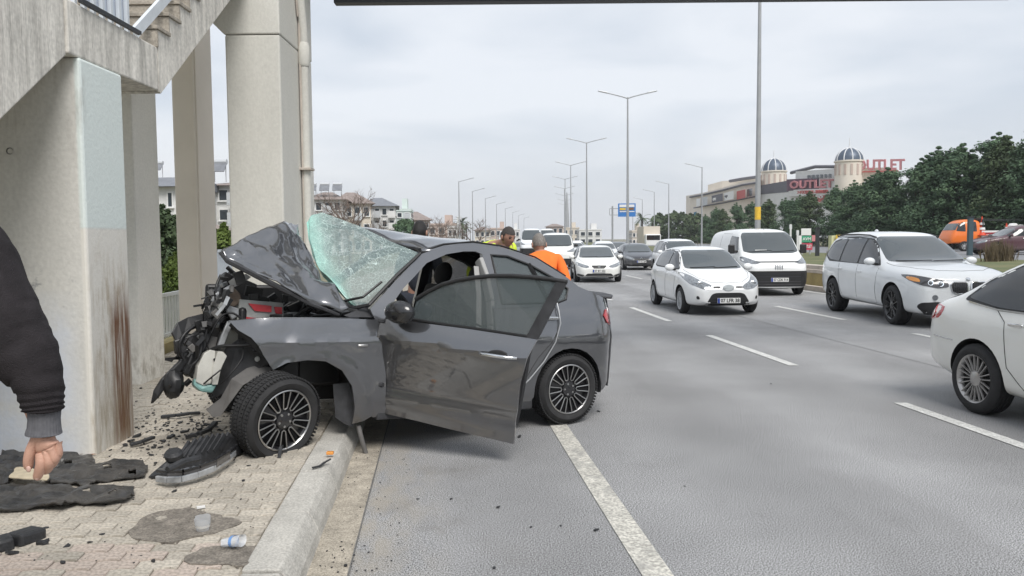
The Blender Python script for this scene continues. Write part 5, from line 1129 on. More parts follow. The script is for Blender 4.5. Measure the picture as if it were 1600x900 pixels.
for k in range(9):
    a=V((rnd.uniform(2.0,2.6),rnd.uniform(-.3,.6),.9)); pts=[a,a+V((rnd.uniform(-.1,.25),rnd.uniform(-.2,.2),rnd.uniform(0,.15))),a+V((rnd.uniform(.1,.45),rnd.uniform(-.3,.3),rnd.uniform(-.1,.1)))]; mb=MB(); mb.tube(pts,rnd.uniform(.008,.02),6); hadd('hose',mb,BK,ENG,sm=60)
bx=[(374,467),(441,473),(441,500),(370,500)]
poly3('battery_box',[(372,468,.42),(440,474,.42),(442,502,.40),(368,502,.40)],M['boxgrey'],.10,bev=.008)
poly3('red_label',[(388,474,.355),(424,478,.355),(424,488,.35),(398,486,.35)],M['redlabel'],.01); poly3('red_label',[(383,495,.345),(412,498,.345),(411,502,.345),(383,501,.345)],M['redlabel'],.01); poly3('red_label',[(428,479,.36),(440,480,.36),(440,491,.36),(430,489,.36)],M['redlabel'],.03)
poly3('radiator_support',[(349,425,.5),(362,432,.5),(352,470,.45),(338,505,.4),(312,560,.35),(296,590,.32),(283,580,.3),(300,540,.35),(322,500,.4),(338,462,.45)],BK,.09,bev=.012)
poly3('radiator_panel',[(360,428,.75),(400,445,.8),(390,500,.7),(345,520,.6),(330,500,.6)],BK,.05,bev=.01)
poly3('bumper_fragment',[(237,631,.30),(241,610,.30),(252,592,.30),(272,572,.32),(292,553,.34),(297,560,.34),(276,585,.32),(260,602,.30),(248,620,.28)],BK,.05,bev=.006)
mb=MB(); mb.sphere(hp(271,600,.60),(.075,.10,.105),12,8,jit=.1); hadd('fog_lamp_housing',mb,BK,sm=30)
poly3('bumper_skin',[(268,520,.35),(276,505,.38),(292,497,.42),(318,491,.48),(334,482,.5),(338,492,.48),(322,505,.42),(300,515,.38),(285,530,.34),(275,535,.33)],BK,.03,bev=.004)
poly3('bumper_skin',[(271,532,.34),(300,522,.34),(318,512,.38),(305,540,.34),(288,560,.32),(274,552,.32)],BK,.06,bev=.01)
poly3('bumper_fragment',[(322,458,.55),(330,452,.55),(352,460,.5),(356,470,.5),(345,478,.48),(333,472,.5)],BK,.07,bev=.012)
poly3('headlamp_shell',[(357,440,.42),(368,432,.44),(384,428,.46),(392,433,.46),(380,443,.43),(362,450,.41)],M['pillar'],.008)
poly3('torn_foam',[(350,452,.42),(362,447,.42),(374,458,.42),(377,472,.41),(366,480,.40),(352,477,.41)],M['rust'],.06,bev=.02)
poly3('headlamp_shell',[(352,470,.38),(360,478,.38),(372,482,.38),(374,492,.38),(362,500,.37),(354,488,.38)],M['metalraw'],.05,bev=.008)
mb=MB(); mb.beam(hp(359,503,.52),hp(343,543,.56),.045,.03,V((0,1,0))); hadd('strut',mb,M['metalraw'],bevel=.006)
poly3('bracket_plate',[(312,522,.40),(340,527,.40),(334,552,.38),(306,547,.38)],M['greyplas'],.03,bev=.006)
poly3('washer_tank',[(317,552,.28),(326,546,.28),(334,548,.28),(334,570,.27),(328,598,.26),(316,602,.26),(303,596,.26),(306,572,.27)],M['tank'],.13,bev=.03)
poly3('washer_tank',[(338,549,.25),(346,549,.25),(350,556,.25),(346,575,.24),(338,600,.24),(329,600,.24),(333,570,.25)],M['tank'],.12,bev=.028)
poly3('tank_base',[(303,590,.27),(318,600,.26),(330,600,.25),(338,598,.25),(330,613,.25),(312,612,.25),(300,602,.26)],M['fluid'],.11,bev=.022)
poly3('liner_flap',[(428,576,.20),(405,570,.24),(385,576,.26),(362,592,.27),(345,622,.28),(332,632,.29),(322,640,.30),(333,652,.28),(345,650,.27),(358,632,.24),(380,602,.22),(404,588,.20)],M['greyplas'],.012)
poly3('inner_wing',[(405,533,.22),(372,530,.34),(352,545,.40),(340,585,.42),(332,622,.40),(352,614,.33),(380,594,.28),(408,574,.22),(430,566,.16),(418,548,.18)],M['wreckin'],.012,bev=.003)
poly3('inner_wing',[(362,502,.14),(405,533,.12),(432,566,.11),(424,570,.12),(398,545,.13),(358,508,.16)],BK,.02)
mb=MB(); mb.lathe([(0,.008),(.018,.006),(.02,0)],12,Matrix.Translation(hp(402,561,.70))@Matrix.Rotation(-PI/2,4,'X')); hadd('plastic_clip',mb,M['boxgrey'])
for pts,r in (([(305,552,.36),(325,548,.3),(345,541,.24),(375,540,.18),(405,537,.12)],.013),([(330,520,.3),(345,495,.3),(362,489,.3),(376,497,.3)],.008),([(365,512,.2),(385,520,.15),(405,529,.1),(420,538,.1)],.014),([(380,540,.2),(378,560,.18),(360,585,.16),(345,600,.2)],.006),([(335,560,.2),(339,575,.2),(331,592,.2)],.010),([(285,560,.3),(280,540,.28),(290,520,.3),(310,505,.36)],.012),([(300,590,.3),(296,575,.26),(310,560,.26),(318,530,.3)],.010),([(400,515,.25),(420,525,.2),(412,545,.15),(395,548,.15)],.010),([(345,430,.6),(338,450,.55),(345,470,.5),(335,490,.46)],.012),([(360,425,.7),(352,440,.6),(360,455,.5)],.014),([(395,500,.3),(430,497,.3),(470,495,.35),(520,492,.4)],.014),([(318,600,.2),(330,590,.15),(345,578,.15)],.006)):
    run('hose',pts,r,BK)
for k in range(70):
    x=rnd.choice([rnd.gauss(322,22),rnd.gauss(300,16),rnd.gauss(350,14)]); y=565-(x-285)*1.55+rnd.gauss(0,17); t=rnd.uniform(.24,.55)
    if not(255<x<400 and 415<y<615): continue
    c=hp(x,y,.88-t); mb=MB(); mb.box(c,(rnd.uniform(.02,.10),rnd.uniform(.015,.05),rnd.uniform(.015,.08)),Matrix.Rotation(rnd.uniform(-1.5,1.5),3,'Y')@Matrix.Rotation(rnd.uniform(-.8,.8),3,'X')); hadd('broken_bracket',mb,BK if rnd.random()<.8 else rnd.choice([M['metalraw'],M['greyplas'],M['boxgrey']]),bevel=.004)
for k in range(14):
    x=rnd.uniform(395,520); y=interp([(395,455),(450,475),(520,490)],x)+rnd.uniform(-12,14); c=hp(x,y,.88-rnd.uniform(.35,.8)); mb=MB(); mb.box(c,(rnd.uniform(.04,.14),.05,rnd.uniform(.03,.09)),Matrix.Rotation(rnd.uniform(-.6,.6),3,'Y')); hadd('broken_bracket',mb,BK,bevel=.005)
run('hanging_strip',[(560,665,.1),(566,690,.08),(572,712,.08),(570,726,.06)],.02,M['greyplas'])
mb=MB(); p=fpt(2.01,.30); 
poly3('torn_liner',[(520,600,.16),(545,598,.14),(556,640,.12),(552,668,.12),(538,662,.13),(524,652,.15)],M['wreckin'],.012)

for k in range(34):      # torn strips and loose wires hanging from the nose
    x=rnd.choice([rnd.gauss(318,24),rnd.gauss(296,18),rnd.gauss(345,16)]); y=560-(x-285)*1.5+rnd.gauss(0,22); t=rnd.uniform(.16,.5)
    if not(252<x<402 and 412<y<610): continue
    a=(x,y,t); l=rnd.uniform(12,38); an=rnd.gauss(2.1,.7); b_=(x+math.cos(an)*l*.5+rnd.gauss(0,5),y+math.sin(an)*l*.5,t-rnd.uniform(0,.06)); c_=(x+math.cos(an)*l+rnd.gauss(0,6),y+math.sin(an)*l+rnd.uniform(0,8),t-rnd.uniform(-.05,.08))
    if c_[0]<250 and c_[1]<560: continue
    if k%2: run('loose_wire',[a,b_,c_],rnd.uniform(.003,.007),BK if k%4 else M['boxgrey'],5)
    else:
        w=rnd.uniform(.012,.035); mb=MB(); P=[hp(q[0],q[1],.88-q[2]) for q in(a,b_,c_)]; mb.beam(P[0],P[1],w,.006,V((0,1,0))); mb.beam(P[1],P[2],w*.8,.006,V((.3,1,0))); hadd('torn_strip',mb,BK if rnd.random()<.75 else rnd.choice([M['greyplas'],M['metalraw'],M['wreck']]))
# ------------------------------------------------------------------ trees and shrubs
def leafmat(nm,a,b): return mat(nm,a,.75,var=.5,vscale=.55,col2=b,spec=.25)
M['leaf']=leafmat('dark_leaf',(.050,.092,.055),(.120,.185,.095)); M['leaf2']=leafmat('mid_leaf',(.045,.072,.035),(.10,.135,.065)); M['leaf3']=leafmat('fresh_leaf',(.06,.10,.02),(.13,.17,.04)); M['leafdry']=leafmat('dry_leaf',(.11,.085,.055),(.20,.16,.10))
M['bark']=mat('bark',(.085,.065,.05),.9,var=.4,vscale=5,bump=.5,bscale=20); M['twig']=mat('bare_twig',(.15,.115,.095),.9,var=.3,vscale=3)
def crown(rn,clumps,nleaf,size,mb):
    for c,r in clumps:
        for _ in range(nleaf):
            d=V((rn.gauss(0,1),rn.gauss(0,1),rn.gauss(0,1))); d.normalize(); p=c+V((d.x*r,d.y*r,d.z*r*.8))*rn.uniform(.55,1.08)
            n=(d+V((rn.uniform(-.7,.7),rn.uniform(-.7,.7),rn.uniform(-.2,.9)))).normalized(); u=n.orthogonal().normalized(); u.rotate(Matrix.Rotation(rn.uniform(0,6.28),3,n)); v=n.cross(u); s=size*rn.uniform(.6,1.3)
            mb.quad(p-u*s*.5,p+v*s*.28,p+u*s*.55,p-v*s*.28)
def tree_proto(seed,h,w,lo,nc,nl,size,m,shape='oval'):
    rn=random.Random(seed); cl=[]
    for k in range(nc):
        t=rn.random(); z=lo+(h-lo)*t; R_=w*(math.sin(PI*(.16+.80*t))**.75 if shape=='oval' else (1-.80*t)**.75*min(1,.55+2.2*t)); a=rn.uniform(0,6.28); q=math.sqrt(rn.random()); rr=R_*q
        cl.append((V((rr*math.cos(a),rr*math.sin(a),z)),w*rn.uniform(.22,.42)*(1-.35*t)))
    for k in range(6):
        a=rn.uniform(0,6.28); q=w*rn.uniform(.05,.55); z0=h*(.98-.32*q/w)
        for j in range(5): cl.append((V((q*math.cos(a)*(1-.05*j),q*math.sin(a)*(1-.05*j),z0-.06*h+.052*h*j)),w*(.18-.032*j)))
    cm=MB(); crown(rn,cl,nl,size,cm); crm=cm.mesh('crown'); tm=MB(); tm.tube([(0,0,-.1),(.05,0,lo),(0,.05,h*.6),(0,0,h*.9)],[.16*h/8,.13*h/8,.07*h/8,.02],8)
    for c,r in rn.sample(cl,min(12,len(cl))): tm.tube([(0,0,max(lo*.7,c.z-1.2*h/8)),(c.x*.5,c.y*.5,c.z-.5),tuple(c)],[.06*h/8,.04*h/8,.015],5)
    trm=tm.mesh('trunk',60); crm.materials.append(m); trm.materials.append(M['bark']); return trm,crm
def plant(name,protos,loc,rz,sc,label,cat,group=None,part=('trunk','crown')):
    t=thing(name,label,cat,loc,rz,group); t.scale=(sc,sc,sc) if not isinstance(sc,tuple) else sc
    for n,me in zip(part,protos): o=bpy.data.objects.new(n,me); COL.objects.link(o); o.parent=t
    return t
EV=[tree_proto(11+i,8.0,2.35,.5,95,130,.21,M['leaf'] if i!=2 else M['leaf2'],'spire') for i in range(4)]
rn=random.Random(5); row=[]
ylist=[53.5,56.5,59.5,62,64.5,67.2,70,72.8,75.6,78.5,81.5,84.5,88,91.5,95,99,103.5,108,113,118,124,130,137,144,151,158]
lab=['tall evergreen tree at the right edge of the view','tall pointed evergreen tree beside the one at the right edge']
for i,y in enumerate(ylist):
    hgt=interp([(53,8.6),(57,8.2),(67,7.7),(74,7.2),(77,6.7),(84,6.0),(90,6.0),(107,6.0),(129,6.0),(158,5.4)],y)*rn.uniform(.93,1.05)
    lb=lab[i] if i<2 else ('dark evergreen tree in the row behind the orange works truck' if y<60 else 'dark evergreen tree in the row behind the white SUV' if y<80 else 'dark evergreen tree in the row behind the roadside boards' if y<100 else 'dark evergreen tree in the row left of the tall lamp post, before the mall')
    plant('evergreen_tree',EV[i%4],rd(40.5+rn.uniform(-.8,1.2),y,.6),rn.uniform(0,6),(hgt/8*1.3,hgt/8*1.3,hgt/8),lb,'tree','row of evergreen trees before the mall')
for i,y in enumerate((55,59.5,63,66.5,70,74,78,83,88,93)):
    hgt=interp([(53,7.6),(72,6.4),(93,5.0)],y)*rn.uniform(.9,1.04); plant('evergreen_tree',EV[(i*3+1)%4],rd(44.6,y,.6),rn.uniform(0,6),(hgt/8*1.4,hgt/8*1.4,hgt/8*1.05),'dark evergreen tree filling a gap from the second row before the mall','tree','row of evergreen trees before the mall')
# palm
def palm_proto(seed,h,nf=22,L=1.9):
    rn=random.Random(seed); tm=MB(); tm.tube([(0,0,0),(.1,0,h*.5),(0,0,h)],[.22,.17,.15],8); cm=MB()
    for k in range(nf):
        a=rn.uniform(0,6.28); e=rn.uniform(-.5,1.2); P=[V((0,0,h))]; d=V((math.cos(a)*math.cos(e),math.sin(a)*math.cos(e),math.sin(e)))
        for q in range(5): P.append(P[-1]+d*L/5); d=(d+V((0,0,-.26))).normalized()
        sd=V((-math.sin(a),math.cos(a),0))
        for q in range(5):
            for s in(-1,1):
                for f in(.2,.7): p=P[q].lerp(P[q+1],f); cm.quad(p,p+(P[q+1]-P[q])*.4,p+sd*s*.34+(P[q+1]-P[q])*.7+V((0,0,-.12)))
    t=tm.mesh('trunk',60); t.materials.append(M['bark']); c=cm.mesh('crown'); c.materials.append(M['leaf2']); return t,c
PM=palm_proto(3,5.5)
for px,Y,h,lb in ((722,150,6.0,'shaggy palm beside the nearest left-hand street lamp'),(729,158,5.0,'second palm just right of the nearest left-hand street lamp'),(1003,165,7.0,'thin palm to the right of the blue road sign'),(1020,175,6.5,'thin palm left of the far palm grove')):
    p=at(px,372,Y); plant('palm_tree',PM,(p.x,p.y,0),rn.uniform(0,6),h/6.6,lb,'palm')
far_t=tree_proto(40,7,3.2,.6,40,60,.55,M['leaf2'])
for i,(px,Y,h) in enumerate(((1030,190,6.6),(1042,186,6.2),(1054,182,6.8),(1066,178,6.4),(1079,174,6.0),(1090,168,5.8))):
    p=at(px,372,Y); plant('leafy_tree',far_t,(p.x,p.y,.4),rn.uniform(0,6),h/7,'mid green tree of the far clump left of the mall facade','tree','far trees left of the mall')
p=at(633,372,75); plant('round_tree',tree_proto(50,3.5,1.55,1.0,50,110,.20,M['leaf']),(p.x,p.y,0),0,1.0,'clipped round dark green tree behind the black-haired head','tree')
# left shrubs behind the pillars
sh=tree_proto(60,2.4,.9,.1,46,110,.12,M['leaf2']); sh2=tree_proto(61,1.7,.65,.1,40,100,.10,M['leaf3'])
for i,(px,Y,h,lb) in enumerate(((250,17.5,2.35,'tall dark hedge shrub between the first pillars'),(272,19.5,2.2,'dark hedge shrub beside the tan pillar'),(236,19.5,2.2,'dark hedge shrub hidden partly by the second pillar'))):
    p=at(px,400,Y); plant('hedge_shrub',sh,(p.x,p.y,-.1),rn.uniform(0,6),h/2.4,lb,'shrub','hedge behind the white fence')
p=at(281,440,15.6); plant('green_shrub',sh2,(p.x,p.y,-.1),1,.85,'small fresh green shrub behind the white fence','shrub')
p=at(349,400,22); plant('green_shrub',sh2,(p.x,p.y,0),2,1.15,'fresh green shrub above the ribbed fence','shrub')
# bare trees
def bare_proto(seed,h,spread=.5,lev=5,r0=.11,m=None):
    rn=random.Random(seed); mb=MB()
    def br(p,d,l,r,k):
        n=3 if k>2 else 2; P=[p]; q=V(d)
        for i in range(n): q=(q+V((rn.gauss(0,.13),rn.gauss(0,.13),.05))).normalized(); P.append(P[-1]+q*l/n)
        mb.tube(P,[r*(1-.35*i/n) for i in range(n+1)],5 if k>2 else 3,cap=False)
        if k>0:
            for _ in range(rn.choice((3,3,4)) if k<lev else 4):
                f=rn.uniform(.45,1); b=P[min(n,int(f*n)+0)].lerp(P[-1],rn.random()); a=V((rn.gauss(0,1),rn.gauss(0,1),rn.gauss(.15,.6))).normalized(); br(b,(q*(1-spread*.6)+a*spread).normalized(),l*rn.uniform(.55,.78),r*.56,k-1)
    br(V((0,0,-.1)),V((.03,0,1)),h*.34,r0,lev); me=mb.mesh('trunk'); me.materials.append(M['twig']); return (me,)
BT=bare_proto(4,8.6,.5,5,.13); BT2=bare_proto(9,6,.62,4,.10); BT3=bare_proto(15,5,.75,4,.08)
p=at(547,372,62); plant('bare_tree',BT,(p.x,p.y,0),1.2,.92,'tall leafless tree rising beside the drainpipe pillar','tree')
for i,(px,Y,s) in enumerate(((512,48,.95),(530,52,.9),(566,57,1.0),(592,66,.85),(505,60,1.15))):
    p=at(px,372,Y); plant('bare_tree',BT2 if i%2 else BT3,(p.x,p.y,0),i*1.3,s,'low leafless tree with tangled brown twigs above the shattered windscreen','tree','bare brown trees on the left')
for i,(px,Y,s) in enumerate(((664,80,.9),(676,84,1.0),(690,90,1.05),(703,94,1.0),(712,98,.95),(736,120,1.2),(748,124,1.2),(682,74,.7))):
    p=at(px,372,Y); plant('bare_tree',BT3 if i%2 else BT2,(p.x,p.y,0),i*.9,s,'twiggy brown leafless tree behind the policeman and the black-haired head','tree','bare brown trees beside the road')
# ------------------------------------------------------------------ buildings
M['bwhite']=mat('render_white',(.66,.66,.65),.85,var=.06,vscale=.8); M['bcream']=mat('render_cream',(.60,.54,.46),.85,var=.06,vscale=.8); M['bteal']=mat('render_pale_green',(.56,.63,.60),.85,var=.05,vscale=.8); M['brose']=mat('render_rose',(.50,.40,.35),.85,var=.08,vscale=.8)
M['rooftile']=mat('brown_tiles',(.25,.205,.185),.85,var=.3,vscale=2); M['roofgrey']=mat('grey_roof',(.18,.19,.21),.8,var=.2,vscale=2); M['win']=mat('far_window',(.035,.045,.055),.12,spec=.8); M['balc']=mat('balcony_rail',(.48,.50,.52),.5)
def building(name,label,px0,px1,pytop,Y,depth,m,rows,cols,rz=0,roof=None,roofm=None,base=0.0,balc=True,winw=.55,cat='building',extra=None,rh=1.6):
    a=at(px0,372,Y); b_=at(px1,372,Y); top=at((px0+px1)/2,pytop,Y).z; W=(b_-a).length; H=top-base
    t=thing(name,label,cat,((a.x+b_.x)/2,Y,base),rz)
    mb=MB(); mb.box((0,depth/2,H/2),(W,depth,H)); mb.build('wall',m,t)
    sx=W/cols; sy=H/rows; ww=sx*winw; wh=min(1.5,sy*.5); me=None
    for side in(0,1,2):
        n=cols if side==0 else max(2,int(depth/sx))
        for r in range(rows):
            for c in range(n):
                z=sy*(r+.52)
                if side==0: loc=(-W/2+sx*(c+.5),0,z); rr=0
                else: loc=((-W/2 if side==1 else W/2),depth/n*(c+.5),z); rr=-PI/2 if side==1 else PI/2
                if me is None:
                    q=MB(); f=.10; q.box((0,-.03,0),(ww+2*f,.10,wh+2*f),mi=0); q.box((0,-.07,0),(ww,.06,wh),mi=1); q.box((0,-.12,-wh/2-f),(ww+.3,.16,.07),mi=0); me=q.mesh('window'); me.materials.append(M['white']); me.materials.append(M['win'])
                o=bpy.data.objects.new('window',me); COL.objects.link(o); o.parent=t; o.location=loc; o.rotation_euler=(0,0,rr)
    if balc:
        for r in range(1,rows):
            for c in range(0,cols,2):
                q=MB(); q.box((-W/2+sx*(c+.5),-.55,sy*r+.05),(sx*.92,1.1,.14)); q.box((-W/2+sx*(c+.5),-1.08,sy*r+.5),(sx*.92,.06,.85)); q.build('balcony',M['balc'] if c%4 else M['bwhite'],t)
    ov=.6
    if roof=='hip':
        q=MB(); x,y0,y1=W/2+ov,-ov,depth+ov; k=min(x,(y1-y0)/2)*.8; vs=[(-x,y0,H),(x,y0,H),(x,y1,H),(-x,y1,H),(-x+k,(y0+y1)/2,H+rh),(x-k,(y0+y1)/2,H+rh)]; q.add(vs,[(0,1,5,4),(1,2,5),(2,3,4,5),(3,0,4),(3,2,1,0)]); q.build('roof',roofm,t)
    elif roof=='gable':
        q=MB(); x=W/2+ov*.4; vs=[(-x,-ov,H),(x,-ov,H),(x,depth+ov,H),(-x,depth+ov,H),(-x,depth/2,H+rh),(x,depth/2,H+rh)]; q.add(vs,[(0,1,5,4),(2,3,4,5),(1,2,5),(3,0,4),(3,2,1,0)]); q.build('roof',roofm,t)
    else:
        q=MB(); q.box((0,depth/2,H+.2),(W+.3,depth+.3,.4)); q.build('parapet',m,t); q=MB(); q.box((W*.2,depth*.5,H+1.2),(W*.25,depth*.4,2)); q.build('roof_hut',m,t)
    if extra: extra(t,W,H,depth)
    return t
def heaters(t,W,H,D):
    for i in range(3):
        x=-W*.35+W*.35*i; q=MB(); q.box((x,1.2,H+1.5),(1.2,.06,.95),Matrix.Rotation(R(-45),3,'X')); h=q.build('solar_panel',M['roofgrey'],t); q=MB(); q.tube([(x-.55,1.7,H+2.0),(x+.55,1.7,H+2.0)],.22,8); q.tube([(x-.45,1.7,H+.4),(x-.45,1.7,H+2.0)],.04,4); q.tube([(x+.45,1.7,H+.4),(x+.45,1.7,H+2.0)],.04,4); q.build('water_tank',M['balc'],h)
building('house','white house with grey roof and small dark windows seen between the first pillars',205,281,292,55,9,M['bwhite'],3,3,0,'gable',M['roofgrey'],balc=False,winw=.22,cat='house',rh=1.0)
building('house','small white house with red-brown roof just above the hedge',225,281,358,33,5,M['bwhite'],1,3,0,'hip',M['rooftile'],balc=False,cat='house',rh=.5)
building('apartment_building','apartment block with balconies between the tan pillar and the drainpipe pillar',318,430,290,62,10,M['bwhite'],4,5,0,'hip',M['rooftile'],extra=heaters,rh=.7)
building('apartment_building','tall block with rooftop water heaters behind the white house',180,300,282,85,10,M['bcream'],4,6,0,'hip',M['rooftile'],extra=heaters,rh=.5)
building('apartment_building','cream block with brown hipped roof behind the bare trees',525,580,318,105,12,M['bcream'],3,4,R(14),'hip',M['rooftile'],rh=1.8)
building('apartment_building','white balconied block with grey roof behind the tall bare tree',562,618,322,112,14,M['bwhite'],4,5,R(8),'hip',M['roofgrey'],rh=1.5)
building('apartment_building','white block with rooftop structures next to the drainpipe',478,535,312,98,10,M['bwhite'],4,4,R(6),'hip',M['rooftile'],extra=heaters,rh=1.2)
building('apartment_building','pale green-white block left of the round dark tree',608,642,330,130,10,M['bteal'],5,3,R(5))
building('apartment_building','rose and white block with a broad brown roof above the round tree',628,672,344,140,12,M['brose'],3,4,R(10),'hip',M['rooftile'],rh=1.7)
specs=[(668,712,352,165,M['brose'],'low rose building behind the brown twigs'),(700,722,356,150,M['bwhite'],'small white building behind the nearest left street lamp'),(742,766,360,210,M['bcream'],'distant cream house left of the policeman'),(766,792,358,230,M['brose'],'distant rose house behind the policeman'),(792,812,360,240,M['bwhite'],'distant pale house beside the coach'),(855,880,354,260,M['brose'],'distant brownish building behind the van roofs'),(880,905,357,280,M['bcream'],'distant ochre building at the foot of the grey spire'),(905,940,360,250,M['bwhite'],'distant white building right of the grey spire'),(988,1005,362,210,M['bcream'],'distant cream building under the blue road sign')]
for x0,x1,yt,Y,m,lb in specs: building('distant_building',lb,x0,x1,yt,Y,10,m,2,3,0,'hip' if x0 in(742,855) else None,M['rooftile'],balc=False,rh=1.0)
p=at(1013,372,120); mb=MB(); mb.box((0,0,1.9),(2.4,6,2.6)); bx=thing('box_lorry','beige box lorry parked right of the blue road sign','lorry',(p.x,p.y,.3)); mb.build('cargo_box',M['bcream'],bx); mb=MB(); mb.box((0,-3.6,1.2),(2.2,1.4,1.7)); mb.build('cab',M['white'],bx,bevel=.15); mb=MB(); mb.box((0,-4.3,1.55),(1.9,.06,.7)); mb.build('windscreen',M['glass'],bx); mb=MB(); 
for x in(-.9,.9):
    for y in(-3.4,1.8): mb.tube([(x-.14,y,.42),(x+.14,y,.42)],.42,14)
mb.build('wheel',M['rubber'],bx)
# spire
p=at(886,372,400); sp_=thing('spire','slender grey spire on the horizon behind the street lamps','spire',(p.x,p.y,0)); mb=MB(); mb.tube([(0,0,0),(0,0,14),(0,0,25)],[1.25,1.0,.25],8); mb.build('shaft',M['lampsteel'],sp_)
# ------------------------------------------------------------------ the mall
ML=thing('mall_building','large cream outlet mall with two ribbed domes behind the tree row','mall',tuple(at(1240,372,190).xy)+(0,))
M['mallcream']=mat('mall_cream',(.70,.64,.56),.85,var=.05,vscale=.4); M['mallgrey']=mat('mall_grey_band',(.12,.12,.14),.6,var=.1,vscale=.5); M['purple']=mat('sign_purple',(.10,.045,.075),.5); M['signpink']=mat('sign_letters_pink',(.55,.22,.24),.5); M['signred']=mat('sign_red',(.50,.10,.09),.5); M['dome']=mat('dome_slate',(.075,.10,.14),.4,metal=.2,var=.1,vscale=1); M['rib']=mat('dome_rib',(.68,.69,.70),.5); M['posterblue']=mat('poster_blue',(.04,.17,.25),.5)
def mpart(mb,nm,m,**k): return wpart(mb,nm,m,ML,**k)
def wall(pts,z0,nm,m,depth=3.0):
    """pts: (px,py_top,Y) along a curved front"""
    mb=MB(); F=[]
    for x,y,Y in pts: q=at(x,y,Y); F.append(q)
    n=len(F); bk=[V((q.x+depth*.6,q.y+depth,q.z)) for q in F]
    vs=[V((q.x,q.y,z0)) for q in F]+F+bk; mb.add(vs,[(i,i+1,n+i+1,n+i) for i in range(n-1)]+[(n+i,n+i+1,2*n+i+1,2*n+i) for i in range(n-1)])
    return mpart(mb,nm,m)
wall([(1072,306,236),(1078,305,230),(1100,301,222),(1130,293,213),(1160,285,205),(1186,281,198)],0,'wall',M['mallcream'],12)
wall([(1106,289,240),(1128,283,232),(1158,281,226),(1186,277,218)],5,'upper_wall',M['mallcream'],10)
def cornice(pts,nm,m,r=.35):
    mb=MB(); mb.tube([at(*p) for p in pts],r,5); return mpart(mb,nm,m)
cornice([(1078,308,229),(1100,304,221),(1130,297,212),(1160,289,204),(1186,285,197)],'cornice',M['mallgrey'],.28); cornice([(1084,325,228),(1105,321,220),(1130,317,212),(1160,311,204),(1186,306,197)],'cornice',M['mallgrey'],.2)
cornice([(1140,283,228),(1160,279.5,224),(1182,276.5,217)],'roof_edge',M['mallgrey'],.45)
def board(x0,y0,x1,y1,Y0,Y1,nm,m,th=.25):
    a,b_,c,d=at(x0,y0[0] if isinstance(y0,tuple) else y0,Y0),at(x1,y0[1] if isinstance(y0,tuple) else y0,Y1),at(x1,y1[1] if isinstance(y1,tuple) else y1,Y1),at(x0,y1[0] if isinstance(y1,tuple) else y1,Y0)
    o=V((0,-th,0)); mb=MB(); v=[a,b_,c,d]; mb.add(v+[p+o for p in v],[(3,2,1,0),(4,5,6,7),(0,1,5,4),(1,2,6,5),(2,3,7,6),(3,0,4,7)]); return mpart(mb,nm,m)
def letters(s,x0,y0,x1,y1,Y0,Y1,m,par=None,th=.25):
    """lettering fitted on a slanted board given by its four sight corners"""
    a,b_=at(x0,y0[0],Y0),at(x1,y0[1],Y1); d=at(x0,y1[0],Y0); me=text_mesh(s,1.0,.12,bold=.03); xs=[v.co.x for v in me.vertices]; ys_=[v.co.y for v in me.vertices]
    ex=(b_-a); ey=(a-d); n=ex.cross(ey).normalized()
    for v in me.vertices: u=(v.co.x-min(xs))/(max(xs)-min(xs)); w_=(v.co.y-min(ys_))/(max(ys_)-min(ys_)); v.co=d+ex*u+ey*w_+n*(v.co.z+.12)+V((0,-th,0))
    o=link('lettering',me,m,par or ML); o.location=-ML.location; return o
for i,(x0,x1,ya,yb,m) in enumerate(((1088,1094,(311,310),(323,322),M['white']),(1096,1105,(309,307),(322,320),M['balc']),(1112,1129,(306,302),(317,314),M['mallgrey']),(1131,1146,(302,298),(314,311),M['white']),(1151,1164,(299,296),(312,309),M['signred']),(1167,1175,(296,294),(308,306),M['win']))): board(x0,ya,x1,yb,225-i*5,223-i*5-3,'shop_board',m)
letters('outlet',1114,(308,305),1127,(314,311),214.4,211.6,M['white']); letters('sport',1133,(305,302),1144,(310,307),209.4,206.6,M['mallgrey']); 
board(1076,(338,336),1081,(362,362),229,228,'poster',M['posterblue']); board(1084,(332,330),1090,(362,362),227,226,'poster',M['posterblue']); mb=MB()
def dome(px,pyb,Y,r,hd,lb):
    c=at(px,pyb,Y); dr=at(px,pyb+23,Y).z
    mb=MB(); mb.lathe([(r*1.02,dr-8),(r*1.02,c.z-.25),(r*1.1,c.z-.2),(r*1.1,c.z+.1),(r,c.z+.1)],28,Matrix.Translation((c.x,c.y,0))); d=mpart(mb,'drum',M['mallcream'],smooth=30)
    for k in range(14):
        a=2*PI*k/14; mb=MB(); mb.box((c.x+math.cos(a)*r*1.03,c.y+math.sin(a)*r*1.03,(c.z+dr)/2-.3),(r*.16,.12,(c.z-dr)*.72),Matrix.Rotation(a+PI/2,3,'Z')); mb.build('drum_window',M['brose'],d)
    mb=MB(); mb.lathe([(r*math.cos(t*PI/18),c.z+.1+hd*math.sin(t*PI/18)) for t in range(10)],32,Matrix.Translation((c.x,c.y,0))); D=mpart(mb,'dome',M['dome'],smooth=60,label=lb)
    for k in range(10):
        a=2*PI*k/10+.16; mb=MB(); mb.tube([V((c.x+r*1.01*math.cos(t*PI/18)*math.cos(a),c.y+r*1.01*math.cos(t*PI/18)*math.sin(a),c.z+.1+hd*1.01*math.sin(t*PI/18))) for t in range(10)],.11,5); mb.build('dome_rib',M['rib'],D)
    mb=MB(); mb.tube([(c.x,c.y,c.z+hd),(c.x,c.y,c.z+hd+.5),(c.x,c.y,c.z+hd+2.2)],[.22,.14,.05],6); mb.build('finial',M['rib'],D)
dome(1209,268,200,2.95,3.1,'left dome of the mall'); dome(1327,252,166,2.7,2.6,'right dome of the mall')
